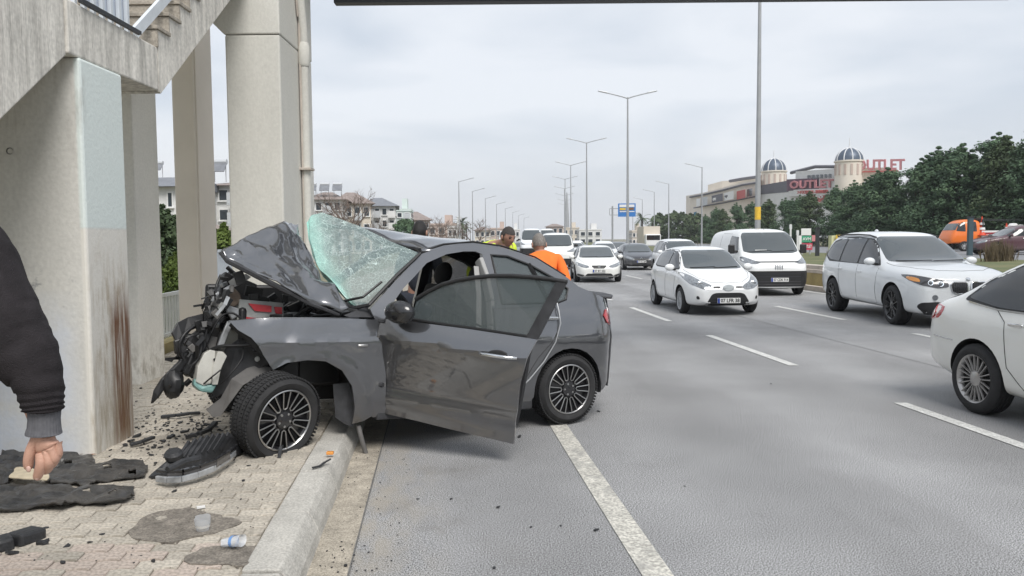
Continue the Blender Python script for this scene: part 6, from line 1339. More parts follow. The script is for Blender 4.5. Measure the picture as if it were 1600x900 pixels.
board(1187,(290,282),1232,(304,300),199,186,'grey_wall',M['mallgrey'],.5); board(1187,(303,299),1232,(345,345),199,186,'lower_wall',M['bwhite'],.2); board(1232,(281,274),1320,(340,340),186,168,'pale_wall',M['bwhite'])
SB=board(1229,(280.5,277),1309,(298.5,294.5),185.5,171,'outlet_sign',M['purple'],.7); letters('OUTLET',1233,(283,280),1301,(295.5,292),184.6,171.8,M['signpink'],th=.75)
board(1309,(278,277),1322,(294,293),170.5,168.5,'sign_end',M['mallgrey'],.7); letters('NE',1322,(280,279.5),1334,(287,286.5),168,166.5,M['white'],th=.9)
board(1232,(297,294.5),1296,(307,305),185,172,'lower_sign',M['bwhite'],.6); letters('KONFEKSIYON - BARASTA',1241,(298.5,296.5),1293,(303.5,301.8),183.5,172.4,M['signred'],th=.65)
q=[at(1262,305,179),at(1292,303,173),at(1280,316,175)]; mb=MB(); mb.add(q+[p+V((0,-.5,0)) for p in q],[(0,1,2),(5,4,3),(0,3,4,1),(1,4,5,2),(2,5,3,0)]); mpart(mb,'red_pennant',M['signred']); letters('YO',1272,(306,305.5),1285,(310.5,310),176.5,174.2,M['white'],th=.6)
# upper block with the pitched roof
board(1243,(268,263),1312,(283,279),184,170,'attic_wall',M['bwhite'],.2); mb=MB(); mb.tube([at(1236,270,186),at(1274,260.5,178),at(1330,260.5,167)],.38,6); mpart(mb,'attic_roof_edge',M['mallgrey'])
for k in range(6):
    x=1261+k*6.6; board(x,(274-k*.4,274-k*.4),x+4.2,(280-k*.4,280-k*.4),180-k*1.9,179-k*1.9,'attic_window',M['win'],.5)
board(1312,(262,262),1400,(285,283),168.5,160,'attic_wall',M['mallcream'],.3); board(1338,(268,266),1402,(270,268),165,159,'letter_rail',M['signred'],.5)
letters('OUTLET',1336,(250,248.5),1412,(267,265.5),165.5,158.5,M['signpink'],th=.6)
# ------------------------------------------------------------------ signs and small street furniture
gs=thing('road_sign','blue overhead direction sign with white, yellow and brown panels beside the lamp','road sign',tuple(at(957,372,140).xy)+(0,))
def gp(mb,nm,m,**k): return wpart(mb,nm,m,gs,**k)
a=at(957,372,140); mb=MB(); mb.tube([(a.x,a.y,0),(a.x,a.y,7.4)],.16,8); gp(mb,'post',M['lampsteel']); mb=MB(); z1,z2=at(957,326,140).z,at(957,336,140).z; xr=at(972,372,140).x; xl=at(952.5,372,140).x
for z in(z1,z2): mb.beam((xl,a.y,z),(xr,a.y,z),.12,.12)
mb.beam((xl,a.y,z1),(xl,a.y,z2),.1,.1); gp(mb,'arm',M['lampsteel'])
M['signblue']=mat('sign_blue',(.03,.17,.48),.45); M['signbrown']=mat('sign_brown',(.18,.09,.03),.45); M['signyellow']=mat('sign_yellow',(.62,.42,.05),.45)
def sg(x0,y0,x1,y1,m,nm,o=0,par=None):
    A,B=at(x0,y0,140),at(x1,y1,140); mb=MB(); mb.box(((A.x+B.x)/2,a.y-.15-o,(A.z+B.z)/2),(abs(B.x-A.x),.06,abs(A.z-B.z))); q=gp(mb,nm,m); return q
sg(965.5,318,993,338.5,M['signblue'],'sign_plate'); sg(967.5,319.7,991,323.5,M['white'],'sign_panel',.04); sg(968,325,977.5,328.5,M['signyellow'],'sign_panel',.04); sg(981,324.5,990,328,M['signbrown'],'sign_panel',.04); sg(968,330,991,331.2,M['white'],'sign_panel',.04)
# roadside boards
M['boardgreen']=mat('board_green',(.05,.30,.17),.5); M['boardpink']=mat('board_red',(.50,.06,.10),.5)
rb=thing('roadside_boards','white, green and red advertising boards stacked on posts right of the van','advert board',tuple(at(1258,380,44).xy)+(.70,))
def bb(x0,y0,x1,y1,m,nm,s=None,sc=None,o=0):
    A,B=at(x0,y0,44-o),at(x1,y1,44-o); mb=MB(); mb.box(((A.x+B.x)/2,44-o,(A.z+B.z)/2),(B.x-A.x,.06,A.z-B.z)); q=wpart(mb,nm,m,rb)
    if s:
        me=text_mesh(s,(A.z-B.z)*.62,.006,bold=.004); w_=max(v.co.x for v in me.vertices)*2; k=min(1,(B.x-A.x)*.86/w_); me.transform(Matrix(((k,0,0,(A.x+B.x)/2),(0,0,-1,44-o-.04),(0,1,0,(A.z+B.z)/2),(0,0,0,1)))); l=link('lettering',me,M['white'],q); 
bb(1252,357,1267,367.5,M['white'],'white_board'); bb(1252.5,368.5,1268,378.5,M['boardgreen'],'green_board','AVM'); bb(1252,380,1269,390.5,M['boardpink'],'red_board','OUTLET'); bb(1248,368,1252,392,M['white'],'side_board'); bb(1268,367.5,1275,377,M['signpink'],'small_board')
mb=MB(); 
for x in(1254,1266): q=at(x,392,44); mb.beam((q.x,44.06,.7),(q.x,44.06,q.z+.9),.06,.06)
wpart(mb,'post',M['lampsteel'],rb)
q=at(1277,390,40); po=thing('dark_post','dark square post on the verge right of the roadside boards','post',(q.x,q.y,.72)); mb=MB(); mb.box((0,0,.7),(.16,.16,1.4)); mb.build('shaft',M['darksteel'],po); mb=MB(); mb.box((0,0,1.42),(.2,.2,.05)); mb.build('cap',M['darksteel'],po)
cb=thing('chevron_board','pale yellow arrow board with black chevrons behind the SUV roof','road sign',tuple(at(1305,380,50).xy)+(.70,))
A,B=at(1297,368,50),at(1304,390,50); mb=MB(); mb.box(((A.x+B.x)/2,50,(A.z+.7)/2),(B.x-A.x,.5,A.z-.7)); wpart(mb,'cabinet',mat('pale_yellow',(.60,.60,.36),.6),cb); A,B=at(1302,367,50),at(1319,375,50); mb=MB(); mb.box(((A.x+B.x)/2,49.6,(A.z+B.z)/2),(B.x-A.x,.05,A.z-B.z)); pl=wpart(mb,'panel',M['signyellow'],cb)
for k in range(4):
    x=A.x+(B.x-A.x)*(k+.4)/4.2; w_=(B.x-A.x)/9; h=(A.z-B.z)/2; zc=(A.z+B.z)/2
    for s in(1,-1): mb=MB(); mb.add([(x,49.56,zc+s*h*.95),(x+w_,49.56,zc+s*h*.95),(x+w_*2,49.56,zc),(x+w_,49.56,zc)],[(0,1,2,3) if s<0 else (3,2,1,0)]); mb.build('chevron',M['ink'],pl)
mb=MB(); q=at(1311,390,50); mb.beam((q.x,49.7,.7),(q.x,49.7,B.z),.07,.07); wpart(mb,'post',M['lampsteel'],cb)
for i,(px,lb) in enumerate(((1235,'white slim marker post just right of the van roof'),(1246,'white slim marker post left of the roadside boards'))):
    q=at(px,380,47); t=thing('marker_post',lb,'post',(q.x,q.y,.7)); mb=MB(); mb.tube([(0,0,0),(0,0,1.75-.35*i)],.055,6); mb.build('shaft',M['white'],t); mb=MB(); mb.box((0,0,1.6-.35*i),(.16,.05,.26)); mb.build('reflector',M['balc'],t)
q=at(1515,400,40); t=thing('blue_grey_post','blue-grey steel post in front of the orange truck','post',(q.x,q.y,.70)); mb=MB(); mb.box((0,0,.95),(.22,.18,1.9)); mb.build('shaft',mat('blue_grey_paint',(.045,.075,.09),.5),t); mb=MB(); mb.box((0,0,1.92),(.28,.24,.06)); mb.build('cap',M['darksteel'],t)
fc=thing('verge_fence','thin dark wire fence along the far edge of the right carriageway','fence',rd(38.4,60,.66))
for k in range(26):
    y=40+k*2.6; q=rd(38.4,y,.66); mb=MB(); mb.beam(q,q+V((0,0,1.25)),.06,.06); wpart(mb,'fence_post',M['darksteel'],fc)
mb=MB()
for z in(.3,.6,.9,1.2): mb.tube([rd(38.4,40+k*6.5,.66+z) for k in range(11)],.016,4)
wpart(mb,'wire',M['darksteel'],fc)
def tuft_proto(seed,h,n,m):
    rn=random.Random(seed); mb=MB()
    for k in range(n):
        a=rn.uniform(0,6.28); b0=V((rn.gauss(0,.12),rn.gauss(0,.12),0)); t_=b0+V((math.cos(a)*rn.uniform(.05,.3)*h,math.sin(a)*rn.uniform(.05,.3)*h,h*rn.uniform(.5,1))); s=V((-math.sin(a),math.cos(a),0))*.012; m_=b0.lerp(t_,.55)+V((0,0,.06*h)); mb.quad(b0-s,b0+s,m_+s,t_,m_-s)
    me=mb.mesh('blades'); me.materials.append(m); return (me,)
TF=tuft_proto(5,.75,130,M['leafdry'])
for px,Y,s in((1548,29,1.1),(1562,30,1.3),(1576,30.5,.9),(1297,36,.6)): 
    q=at(px,400,Y); plant('dry_grass_tuft',TF,(q.x,q.y,.72),px,s,'dry straw-coloured grass tuft on the verge below the maroon car' if px>1400 else 'small dry grass tuft on the verge left of the SUV','grass tuft','grass tufts on the verge',('blades',))
# left fence
wf=thing('white_fence','white barred fence on a low ochre wall behind the pillars','fence',rd(-3.95,12,0))
M['fencewhite']=mat('fence_white',(.60,.60,.56),.5,var=.08,vscale=6)
for k in range(7):
    ya=8.2+k*.9; mb=MB(); vs=[rd(x0,y,z) for x0,z in((-4.05,-.05),(-3.85,-.05),(-3.85,.25),(-4.05,.25)) for y in(ya,ya+.895)]; mb.add(vs,[(0,1,3,2),(2,3,5,4),(4,5,7,6),(6,7,1,0),(0,2,4,6),(7,5,3,1)]); wpart(mb,'wall_block',M['ochre'],wf)
mb=MB(); mb.beam(rd(-3.95,8.2,.92),rd(-3.95,14.4,.92),.05,.05); mb.beam(rd(-3.95,8.2,.34),rd(-3.95,14.4,.34),.04,.04); wpart(mb,'fence_rail',M['fencewhite'],wf)
for k in range(48):
    q=rd(-3.95,8.25+k*.13,.30); mb=MB(); mb.beam(q,q+V((0,0,.62)),.028,.028); wpart(mb,'fence_bar',M['fencewhite'],wf)
rf=thing('ribbed_fence','grey-white ribbed sheet fence left of the raised bonnet','fence',rd(-4.0,17,0)); 
for k in range(70):
    q=rd(-4.0,14.5+k*.12,0); mb=MB(); mb.beam(q,q+V((0,0,1.5)),.085,.03,V((1,0,0))); wpart(mb,'slat',M['railwhite'],rf)
mb=MB(); mb.beam(rd(-3.96,14.5,1.52),rd(-3.96,22.8,1.52),.06,.05); mb.beam(rd(-3.96,14.5,.3),rd(-3.96,22.8,.3),.05,.04); wpart(mb,'fence_rail',M['railwhite'],rf)

# wooded hills added out of view behind the camera to darken car reflections
hm=MB(); n=60
for i in range(n+1):
    a=PI+PI*i/n; 
    for r_,h_ in((120,-.05),(150,.55),(200,1.0),(300,.3)): q=V((math.cos(a)*r_*1.35,math.sin(a)*r_*.95-15,0)); q.z=-.05+max(0,h_)*(30+11*noise.noise(V((i*.35,r_*.01,3)))); hm.v.append(tuple(q))
hm.f=[(i*4+j,i*4+j+1,(i+1)*4+j+1,(i+1)*4+j) for i in range(n) for j in range(3)]; hm.m=[0]*len(hm.f)
hm.build('unseen_hills',mat('added_slope',(.045,.065,.04),.95,var=.5,vscale=.08,bump=.8,bscale=.5,col2=(.10,.11,.07)),None,smooth=180,kind='structure')
# ------------------------------------------------------------------ people
M['skin']=mat('skin',(.50,.29,.215),.5,var=.10,vscale=30,bump=.25,bscale=220,spec=.35); M['skin2']=mat('skin_tanned',(.36,.20,.145),.5,var=.12,vscale=30)
M['hairblack']=mat('hair_black',(.012,.011,.011),.6,var=.3,vscale=60,bump=.6,bscale=160); M['hairgrey']=mat('hair_grey',(.20,.185,.17),.7,var=.35,vscale=60,bump=.6,bscale=160); M['hairdark']=mat('hair_dark_cropped',(.05,.043,.04),.75,var=.4,vscale=70,bump=.6,bscale=160)
M['hivis']=mat('hivis_yellow_cloth',(.60,.75,.06),.8,var=.12,vscale=12,bump=.4,bscale=25); M['orangecloth']=mat('orange_cloth',(.85,.19,.03),.85,var=.12,vscale=7,bump=.5,bscale=18); M['navy']=mat('navy_cloth',(.02,.024,.035),.9,var=.2,vscale=20); M['charcoal']=mat('charcoal_sweatshirt',(.026,.023,.025),.95,var=.28,vscale=14,bump=.5,bscale=260,spec=.2)
M['cuff']=mat('grey_rib_knit',(.115,.115,.125),.95,var=.15,vscale=60,spec=.2); M['lips']=mat('lips',(.34,.13,.11),.5); M['eye']=mat('eye',(.05,.04,.035),.2); M['shoe']=mat('black_shoe',(.014,.014,.015),.5); M['nail']=mat('finger_nail',(.55,.36,.30),.35)
def skinned(nm,verts,edges,m,parent,lv=2,root=0,smooth=180,**k):
    """verts: (point, radius); one continuous surface grown round the joints"""
    me=bpy.data.meshes.new(nm); me.from_pydata([tuple(v[0]) for v in verts],edges,[]); o=bpy.data.objects.new(nm,me); COL.objects.link(o)
    s=o.modifiers.new('skin','SKIN'); s.use_smooth_shade=True; s.branch_smoothing=.6
    for i,v in enumerate(verts):
        r=v[1]; me.skin_vertices[0].data[i].radius=(r,r) if not isinstance(r,tuple) else r
        me.skin_vertices[0].data[i].use_root=(i==root)
    b=o.modifiers.new('sub','SUBSURF'); b.levels=b.render_levels=lv
    me2=applied(o); bpy.data.objects.remove(o); bpy.data.meshes.remove(me); shade(me2,smooth); me2.name=nm
    return link(nm,me2,m,parent,**k)
def head(parent,c,rz,tilt,sk,hair,hm,size=1.0):
    """face looks along local -Y before turning"""
    Mx=Matrix.Translation(c)@Matrix.Rotation(rz,4,'Z')@Matrix.Rotation(tilt,4,'X')@Matrix.Scale(size,4)
    g=lambda a,b,s: math.exp(-((a*a+b*b)/(s*s)))
    def shape(d,e=0):
        x,y,z=d; r=V((x*.076,y*.098,z*.122))
        if z<0: r.x*=1+.30*z; r.y*=1+.10*z
        if y<0:
            r.y-=.026*g(x*1.0,(z+.10)*.8,.17); r.y+=.010*(g(x-.38,z-.10,.17)+g(x+.38,z-.10,.17)); r.y-=.008*g(x*.4,z-.30,.16); r.y-=.007*g(x*.7,(z+.50)*1.2,.22); r.y-=.010*g(x,(z+.86),.22)
        if y>0: r.y*=1.04
        return r*(1+e)
    def ball(nu,nv,e,keep=None):
        mb=MB(); idx={}
        for i in range(nv+1):
            for j in range(nu):
                a=PI*i/nv; b=2*PI*j/nu; d=V((math.sin(a)*math.cos(b),math.sin(a)*math.sin(b),math.cos(a))); mb.v.append(tuple(Mx@shape(d,e(d) if callable(e) else e)))
        for i in range(nv):
            for j in range(nu):
                a=PI*(i+.5)/nv; b=2*PI*(j+.5)/nu; d=V((math.sin(a)*math.cos(b),math.sin(a)*math.sin(b),math.cos(a)))
                if keep is None or keep(d): mb.f.append((i*nu+j,(i+1)*nu+j,(i+1)*nu+(j+1)%nu,i*nu+(j+1)%nu)); mb.m.append(0)
        return mb
    mb=ball(36,28,0)
    for s in(-1,1): mb.sphere(Mx@V((s*.079,.012,-.012)),(.012,.022,.034),8,6,Mx.to_3x3().to_4x4())
    mb.tube([Mx@V((0,.012,-.08)),Mx@V((0,.022,-.17))],[.054*size,.060*size],12)
    H=mb.build('head',sk,parent,smooth=180)
    keep=(lambda d: d.z>.42-.0*d.y or (d.y>-.12 and d.z>-.30) or (d.y>-.30 and d.z>.18)) 
    ball(36,28,lambda d:.055+.03*noise.noise(d*6),keep).build('hair',hm,H,smooth=180)
    for s in(-1,1):
        mb=MB(); mb.sphere(Mx@V((s*.030,-.082,.012)),(.012,.010,.008),8,6,Mx.to_3x3().to_4x4()); mb.build('eye',M['eye'],H,smooth=180); mb=MB(); mb.tube([Mx@V((s*.014,-.094,.030)),Mx@V((s*.030,-.094,.034)),Mx@V((s*.047,-.082,.029))],.0042*size,5); mb.build('eyebrow',hm,H)
    mb=MB(); mb.tube([Mx@V((-.024,-.093,-.060)),Mx@V((0,-.103,-.058)),Mx@V((.024,-.093,-.060))],[.003*size,.0055*size,.003*size],6); mb.build('mouth',M['lips'],H,smooth=180)
    return H
def hand_verts(w,d,side,sc=1.0,curl=.35):
    """palm and five fingers hanging from the wrist w along direction d"""
    d=V(d).normalized(); x=V((side,0,0)); x=(x-d*x.dot(d)).normalized(); n=d.cross(x)
    vs=[(w,.026*sc),(w+d*.045*sc,.030*sc)]; es=[(0,1)]
    for k,(off,ln) in enumerate(((-.032,.075),(-.011,.085),(.011,.080),(.030,.062))):
        b=w+d*.09*sc+x*off*sc; i=len(vs); c=curl*(1+.15*k)
        vs+=[(b,.0125*sc),(b+(d+n*c*.5).normalized()*ln*.48*sc,.0095*sc),(b+(d+n*c*.5).normalized()*ln*.48*sc+(d+n*c*1.6).normalized()*ln*.52*sc,.0075*sc)]; es+=[(1,i),(i,i+1),(i+1,i+2)]
    i=len(vs); t=w+d*.03*sc-x*.032*sc; vs+=[(t,.013*sc),(t+(d*.8-x*.5+n*.2).normalized()*.038*sc,.011*sc),(t+(d*.8-x*.5+n*.2).normalized()*.038*sc+(d+n*.3).normalized()*.032*sc,.009*sc)]; es+=[(0,i),(i,i+1),(i+1,i+2)]
    return vs,es
def person(label,loc,rz,h,top,bottom,sk,hm,headrz=0,tilt=0,collar=None,lean=0,hs=1.0):
    t=thing('person',label,'person',loc,rz,None); s=h/1.75
    J={'pel':(0,0,.95),'sp':(0,-.02*lean,1.16),'ch':(0,-.05*lean,1.38),'nk':(0,-.07*lean,1.51-.012*lean),'hd':(0,-.10*lean,1.565-.035*lean)}
    for n,sx in(('l',1),('r',-1)): J.update({n+'s':(sx*.18,-.05*lean,1.42),n+'e':(sx*.25,.03,1.13),n+'w':(sx*.24,-.07,.88),n+'h':(sx*.10,0,.90),n+'k':(sx*.11,-.02,.50),n+'a':(sx*.11,.03,.09),n+'t':(sx*.12,-.14,.045)})
    J={k:V(v)*s for k,v in J.items()}
    def sk_(names,edges,rad,nm,m,par,lv=2): ix={n:i for i,n in enumerate(names)}; return skinned(nm,[(J[n],rad[n]*s if not isinstance(rad[n],tuple) else tuple(q*s for q in rad[n])) for n in names],[(ix[a],ix[b]) for a,b in edges],m,par,lv)
    names=['pel','sp','ch','nk','hd','ls','le','lw','rs','re','rw','lh','lk','la','lt','rh','rk','ra','rt']
    ed=[('pel','sp'),('sp','ch'),('ch','nk'),('nk','hd'),('ch','ls'),('ls','le'),('le','lw'),('ch','rs'),('rs','re'),('re','rw'),('pel','lh'),('lh','lk'),('lk','la'),('la','lt'),('pel','rh'),('rh','rk'),('rk','ra'),('ra','rt')]
    rad=dict(pel=.12,sp=.11,ch=.13,nk=.055,hd=.055,ls=.065,le=.042,lw=.030,rs=.065,re=.042,rw=.030,lh=.09,lk=.058,la=.040,lt=.035,rh=.09,rk=.058,ra=.040,rt=.035)
    sk_(names,ed,rad,'body',sk,t)
    r2={k:v*1.16 for k,v in rad.items()}; r2.update(ch=.155,sp=.15,pel=.145,ls=.085,rs=.085,nk=.068)
    nn=['pel','sp','ch','nk','ls','le','lw','rs','re','rw']; sk_(nn,[e for e in ed if e[0] in nn and e[1] in nn],r2,'jacket',top,t)
    nn=['pel','lh','lk','la','rh','rk','ra']; r3={k:v*1.22 for k,v in rad.items()}; r3['pel']=.135; sk_(nn,[e for e in ed if e[0] in nn and e[1] in nn],r3,'trousers',bottom,t)
    for n,sx in(('l',1),('r',-1)):
        v,e=hand_verts(J[n+'w'],J[n+'w']-J[n+'e'],-sx,s); skinned('hand',v,e,sk,t,1)
        mb=MB(); mb.sphere(J[n+'a'].lerp(J[n+'t'],.5)+V((0,0,-.02)),(.055*s,.15*s,.06*s),12,8); mb.build('shoe',M['shoe'],t,smooth=180)
    if collar: mb=MB(); mb.lathe([(.075*s,1.49*s),(.085*s,1.53*s),(.078*s,1.56*s)],18,Matrix.Translation((0,J['nk'].y,0))); mb.build('collar',collar,t,smooth=60)
    head(t,J['hd']+V((0,-.03,.092))*s,headrz,tilt,sk,True,hm,s*1.02*hs)
    return t
p=at(766,375,10.2); person('man in a yellow high-visibility jacket looking down behind the wrecked car',(p.x,p.y,0),R(28),1.97,M['hivis'],M['navy'],M['skin2'],M['hairdark'],R(8),R(20),None,4,.90)
p=at(655,375,9.4); person('black-haired person whose crown just shows above the wrecked roof',(p.x,p.y,0),R(170),1.87,M['navy'],M['navy'],M['skin2'],M['hairblack'],0,R(10))
p=at(853,375,9.3); person('grey-haired man in a bright orange vest seen from behind',(p.x,p.y,0),R(195),1.80,M['orangecloth'],M['navy'],M['skin2'],M['hairgrey'],R(-6),R(14),None,2.4)
# bystander at the left edge: only his arm reaches into view
DY=2.2; PM_=DY/FPX
by=thing('person','man at the left edge in a dark sweatshirt, hand pointing down at debris','person',(-1.95,2.28,PZ))
def lp(px,py,dy=0.0): return at(px,py,DY+dy)-by.location
J=dict(pel=V((-.05,.05,.98)),sp=V((-.04,.05,1.2)),ch=V((-.02,.03,1.42)),nk=V((.0,.02,1.60)),hd=V((.02,-.0,1.66)))
sh_=lp(-75,425,.06)
vs=[(J['pel'],.13),(J['sp'],.13),(J['ch'],.14),(J['nk'],.06),(J['hd'],.058),(sh_,.075),(lp(20,525,.02),.05),(lp(68,665),.032),(V((-.26,.05,1.45)),.07),(V((-.36,.06,1.16)),.045),(V((-.36,-.05,.92)),.032)]
es=[(0,1),(1,2),(2,3),(3,4),(2,5),(5,6),(6,7),(2,8),(8,9),(9,10)]
for sx in(1,-1):
    i=len(vs); vs+=[(V((-.05+sx*.10,.05,.93)),.095),(V((-.05+sx*.11,.03,.50)),.06),(V((-.05+sx*.11,.06,.09)),.042),(V((-.05+sx*.12,-.1,.045)),.035)]; es+=[(0,i),(i,i+1),(i+1,i+2),(i+2,i+3)]
# the right hand grows from the same body
k0=len(vs)
HP=[((69,674,0),.036),((68,690,0),.034),
 ((52,692,-.01),.019),((46,710,-.015),.0165),((44,723,-.012),.0155),((45,735,-.008),.0125),
 ((62,706,-.012),.0185),((66,722,-.022),.0165),((62,736,-.016),.0150),((57,749,-.008),.0115),
 ((73,707,-.010),.0180),((78,722,-.016),.0160),((74,733,.002),.0145),((68,738,.015),.012),
 ((82,703,-.006),.0170),((86,716,-.010),.0150),((82,725,.006),.0135),((77,729,.018),.0115),
 ((89,695,.0),.0155),((92,707,-.002),.0135),((88,716,.010),.0120),((84,720,.018),.0105)]
for (a,b_,c),r in HP: vs.append((lp(a,b_,c),r))
es+=[(7,k0),(k0,k0+1),(k0,k0+2),(k0+2,k0+3),(k0+3,k0+4),(k0+4,k0+5)]
for q in(6,10,14,18): es+=[(k0+1,k0+q),(k0+q,k0+q+1),(k0+q+1,k0+q+2),(k0+q+2,k0+q+3)]
v,e=hand_verts(vs[10][0],vs[10][0]-vs[9][0],1,1.0); o_=len(vs); vs+=v[1:]; es+=[(10 if a==0 else a-1+o_,b_-1+o_) for a,b_ in e]
skinned('body',vs,es,M['skin'],by,2)
# sleeve with folds
cl=[(-125,352,.05,84),(-92,385,.05,86),(-58,428,.04,84),(-34,468,.03,77),(-8,508,.02,71),(20,540,.015,60),(42,562,.01,49),(56,585,.005,40),(63,604,.0,35),(66,620,0,32),(68,632,0,30),(69,639,0,29),(69,642,0,22)]
def ring_tube(nm,cl,m,fold,n=40,sub=5,par=None,th=0):
    mb=MB(); P=[]; 
    for i in range(len(cl)-1):
        for q in range(sub):
            f=q/sub; a,b_=cl[i],cl[i+1]; P.append(tuple(a[z]+(b_[z]-a[z])*f for z in range(4)))
    P.append(cl[-1]); C=[lp(a,b_,c) for a,b_,c,r in P]
    for i,c in enumerate(C):
        d=(C[min(i+1,len(C)-1)]-C[max(i-1,0)]).normalized(); u=V((0,-1,0)); u=(u-d*u.dot(d)).normalized(); w_=d.cross(u)
        for j in range(n):
            a=2*PI*j/n; q=u*math.cos(a)+w_*math.sin(a); r=P[i][3]*PM_; f=fold(i/len(C),a,c,q); mb.v.append(tuple(c+q*r*(1+f)))
    k=len(C)
    mb.f=[(i*n+j,i*n+(j+1)%n,(i+1)*n+(j+1)%n,(i+1)*n+j) for i in range(k-1) for j in range(n)]; mb.m=[0]*len(mb.f)
    return mb.build(nm,m,par or by,smooth=180)
def fold(t,a,c,q):
    k=max(0,(t-.30)/.7); s=c+q*.08
    w1=1-abs(2*((t*13+.5*math.sin(a+1)+1.3*noise.noise(s*7))%1)-1)
    return .13*k*(w1-.5)*(1 if t<.97 else .2)+.07*noise.noise(s*9)*(.5+k)+.02*noise.noise(s*26)
SL=ring_tube('sweatshirt_sleeve',cl,M['charcoal'],fold,56,7)
ring_tube('rib_cuff',[(69,634,0,22),(69,641,0,23.5),(69,655,0,22.5),(69,668,0,23.5),(68.5,676,0,25.5),(68.5,678,0,25.5),(68.5,677,0,22)],M['cuff'],lambda t,a,c,q:.022*math.cos(a*30),120,4)
tv=[(J['pel']+V((0,0,-.06)),.155),(J['sp'],.165),(J['ch'],.17),(J['nk'],.075),(sh_+V((-.03,0,.0)),.12),(V((-.26,.05,1.45)),.10),(V((-.36,.06,1.16)),.075),(V((-.36,-.04,.95)),.05)]
skinned('sweatshirt',tv,[(0,1),(1,2),(2,3),(2,4),(2,5),(5,6),(6,7)],M['charcoal'],by,2)
skinned('trousers',[(J['pel']+V((0,0,-.02)),.15),(V((.05,.05,.93)),.115),(V((.06,.03,.50)),.08),(V((.06,.06,.08)),.06),(V((-.15,.05,.93)),.115),(V((-.16,.03,.50)),.08),(V((-.16,.06,.08)),.06)],[(0,1),(1,2),(2,3),(0,4),(4,5),(5,6)],M['navy'],by,2)
for x in(.06,-.16): mb=MB(); mb.sphere((x,-.02,.05),(.055,.15,.055),12,8); mb.build('shoe',M['shoe'],by,smooth=180)
head(by,J['hd']+V((.02,-.02,.11)),R(40),R(20),M['skin'],True,M['hairdark'],1.03)
for (a,b_,c),w_ in (((44.5,733,-.024),.0075),((57,746,-.020),.0065)):
    mb=MB(); mb.sphere(lp(a,b_,c),(w_,.003,w_*1.2),8,6); mb.build('finger_nail',M['nail'],by,smooth=180)
# ------------------------------------------------------------------ debris on the pavement and the road
M['debris']=mat('black_debris_plastic',(.028,.029,.032),.55,var=.35,vscale=12,bump=.6,bscale=40); M['mud']=mat('muddy_plastic',(.017,.018,.020),.34,var=.5,vscale=6,bump=.7,bscale=34,col2=(.075,.07,.064)); M['clear']=mat('clear_plastic',(.75,.78,.82),.12,alpha=.5,spec=.8); M['bluefilm']=mat('blue_print',(.12,.28,.60),.3,alpha=.8); M['card']=mat('torn_card',(.50,.43,.31),.9,var=.2,vscale=15)
def sheet(name,pts,m,label,cat,hf,d=.022,th=.006,z=None,holes=()):
    z=PZ if z is None else z; c=[gnd(x,y,z+.02) for x,y in pts]; o0=V((sum(p.x for p in c)/len(c),sum(p.y for p in c)/len(c),z)); poly=densify([(p.x-o0.x,p.y-o0.y) for p in c],.03); poly=[(p[0]+.016*noise.noise(V((p[0]*22,p[1]*22,3))),p[1]+.016*noise.noise(V((p[0]*22,p[1]*22,8)))) for p in poly]
    f=lambda x,y:V((x,y,.012+th+hf(x,y))); hl_=[[(g_.x-o0.x,g_.y-o0.y) for g_ in (gnd(x,y,z+.02) for x,y in hh)] for hh in holes]; mb=patch(poly,f,d,0,hl_,back=lambda x,y:V((x,y,.010+hf(x,y)))); return mb.build(name,m,None,smooth=30,loc=o0,label=label,cat=cat)
hf1=lambda x,y:.014*max(0,math.sin(y*52+x*4))**3+.03*abs(noise.noise(V((x*5,y*7,0))))+.030*max(0,math.sin(y*70+x*14))*(1 if x<-.05 else .25)+.012*noise.noise(V((x*16,y*16,4)))
sheet('undertray_panel',[(-30,712),(0,715),(18,700),(30,712),(62,710),(96,711),(144,714),(151,726),(196,720),(222,722),(230,732),(226,744),(196,748),(152,752),(135,762),(110,754),(80,757),(60,740),(25,742),(14,755),(-30,758)],M['mud'],'torn black undertray panel with a pointed lobe, under the pointing hand','undertray',hf1,holes=([(160,731),(172,729),(176,733),(163,736)],[(100,722),(112,720),(113,726),(101,727)],[(200,739),(212,737),(213,741),(201,743)]))
hf2=lambda x,y:.012*max(0,math.sin(y*60+x*6))**3+.04*abs(noise.noise(V((x*5,y*7,9))))+.045*max(0,noise.noise(V((x*7+3,y*3,2))))*(1 if y<0 else .4)+.016*abs(noise.noise(V((x*16,y*20,4))))
sheet('undertray_panel',[(-30,760),(20,758),(70,760),(130,765),(178,762),(208,764),(210,774),(196,783),(160,790),(120,786),(96,797),(60,793),(0,798),(-30,800)],M['mud'],'torn black undertray panel with a curled ragged front edge, nearest the camera','undertray',hf2,holes=([(128,771),(140,769),(143,774),(130,777)],[(166,774),(180,771),(184,776),(170,779)]))
cd_=sheet('torn_card',[(14,757),(26,740),(50,742),(62,748),(78,752),(74,760),(40,759)],M['card'],'torn beige card lying on the undertray under the fingertip','card',lambda x,y:.05+.01*noise.noise(V((x*9,y*9,1))),th=.004)
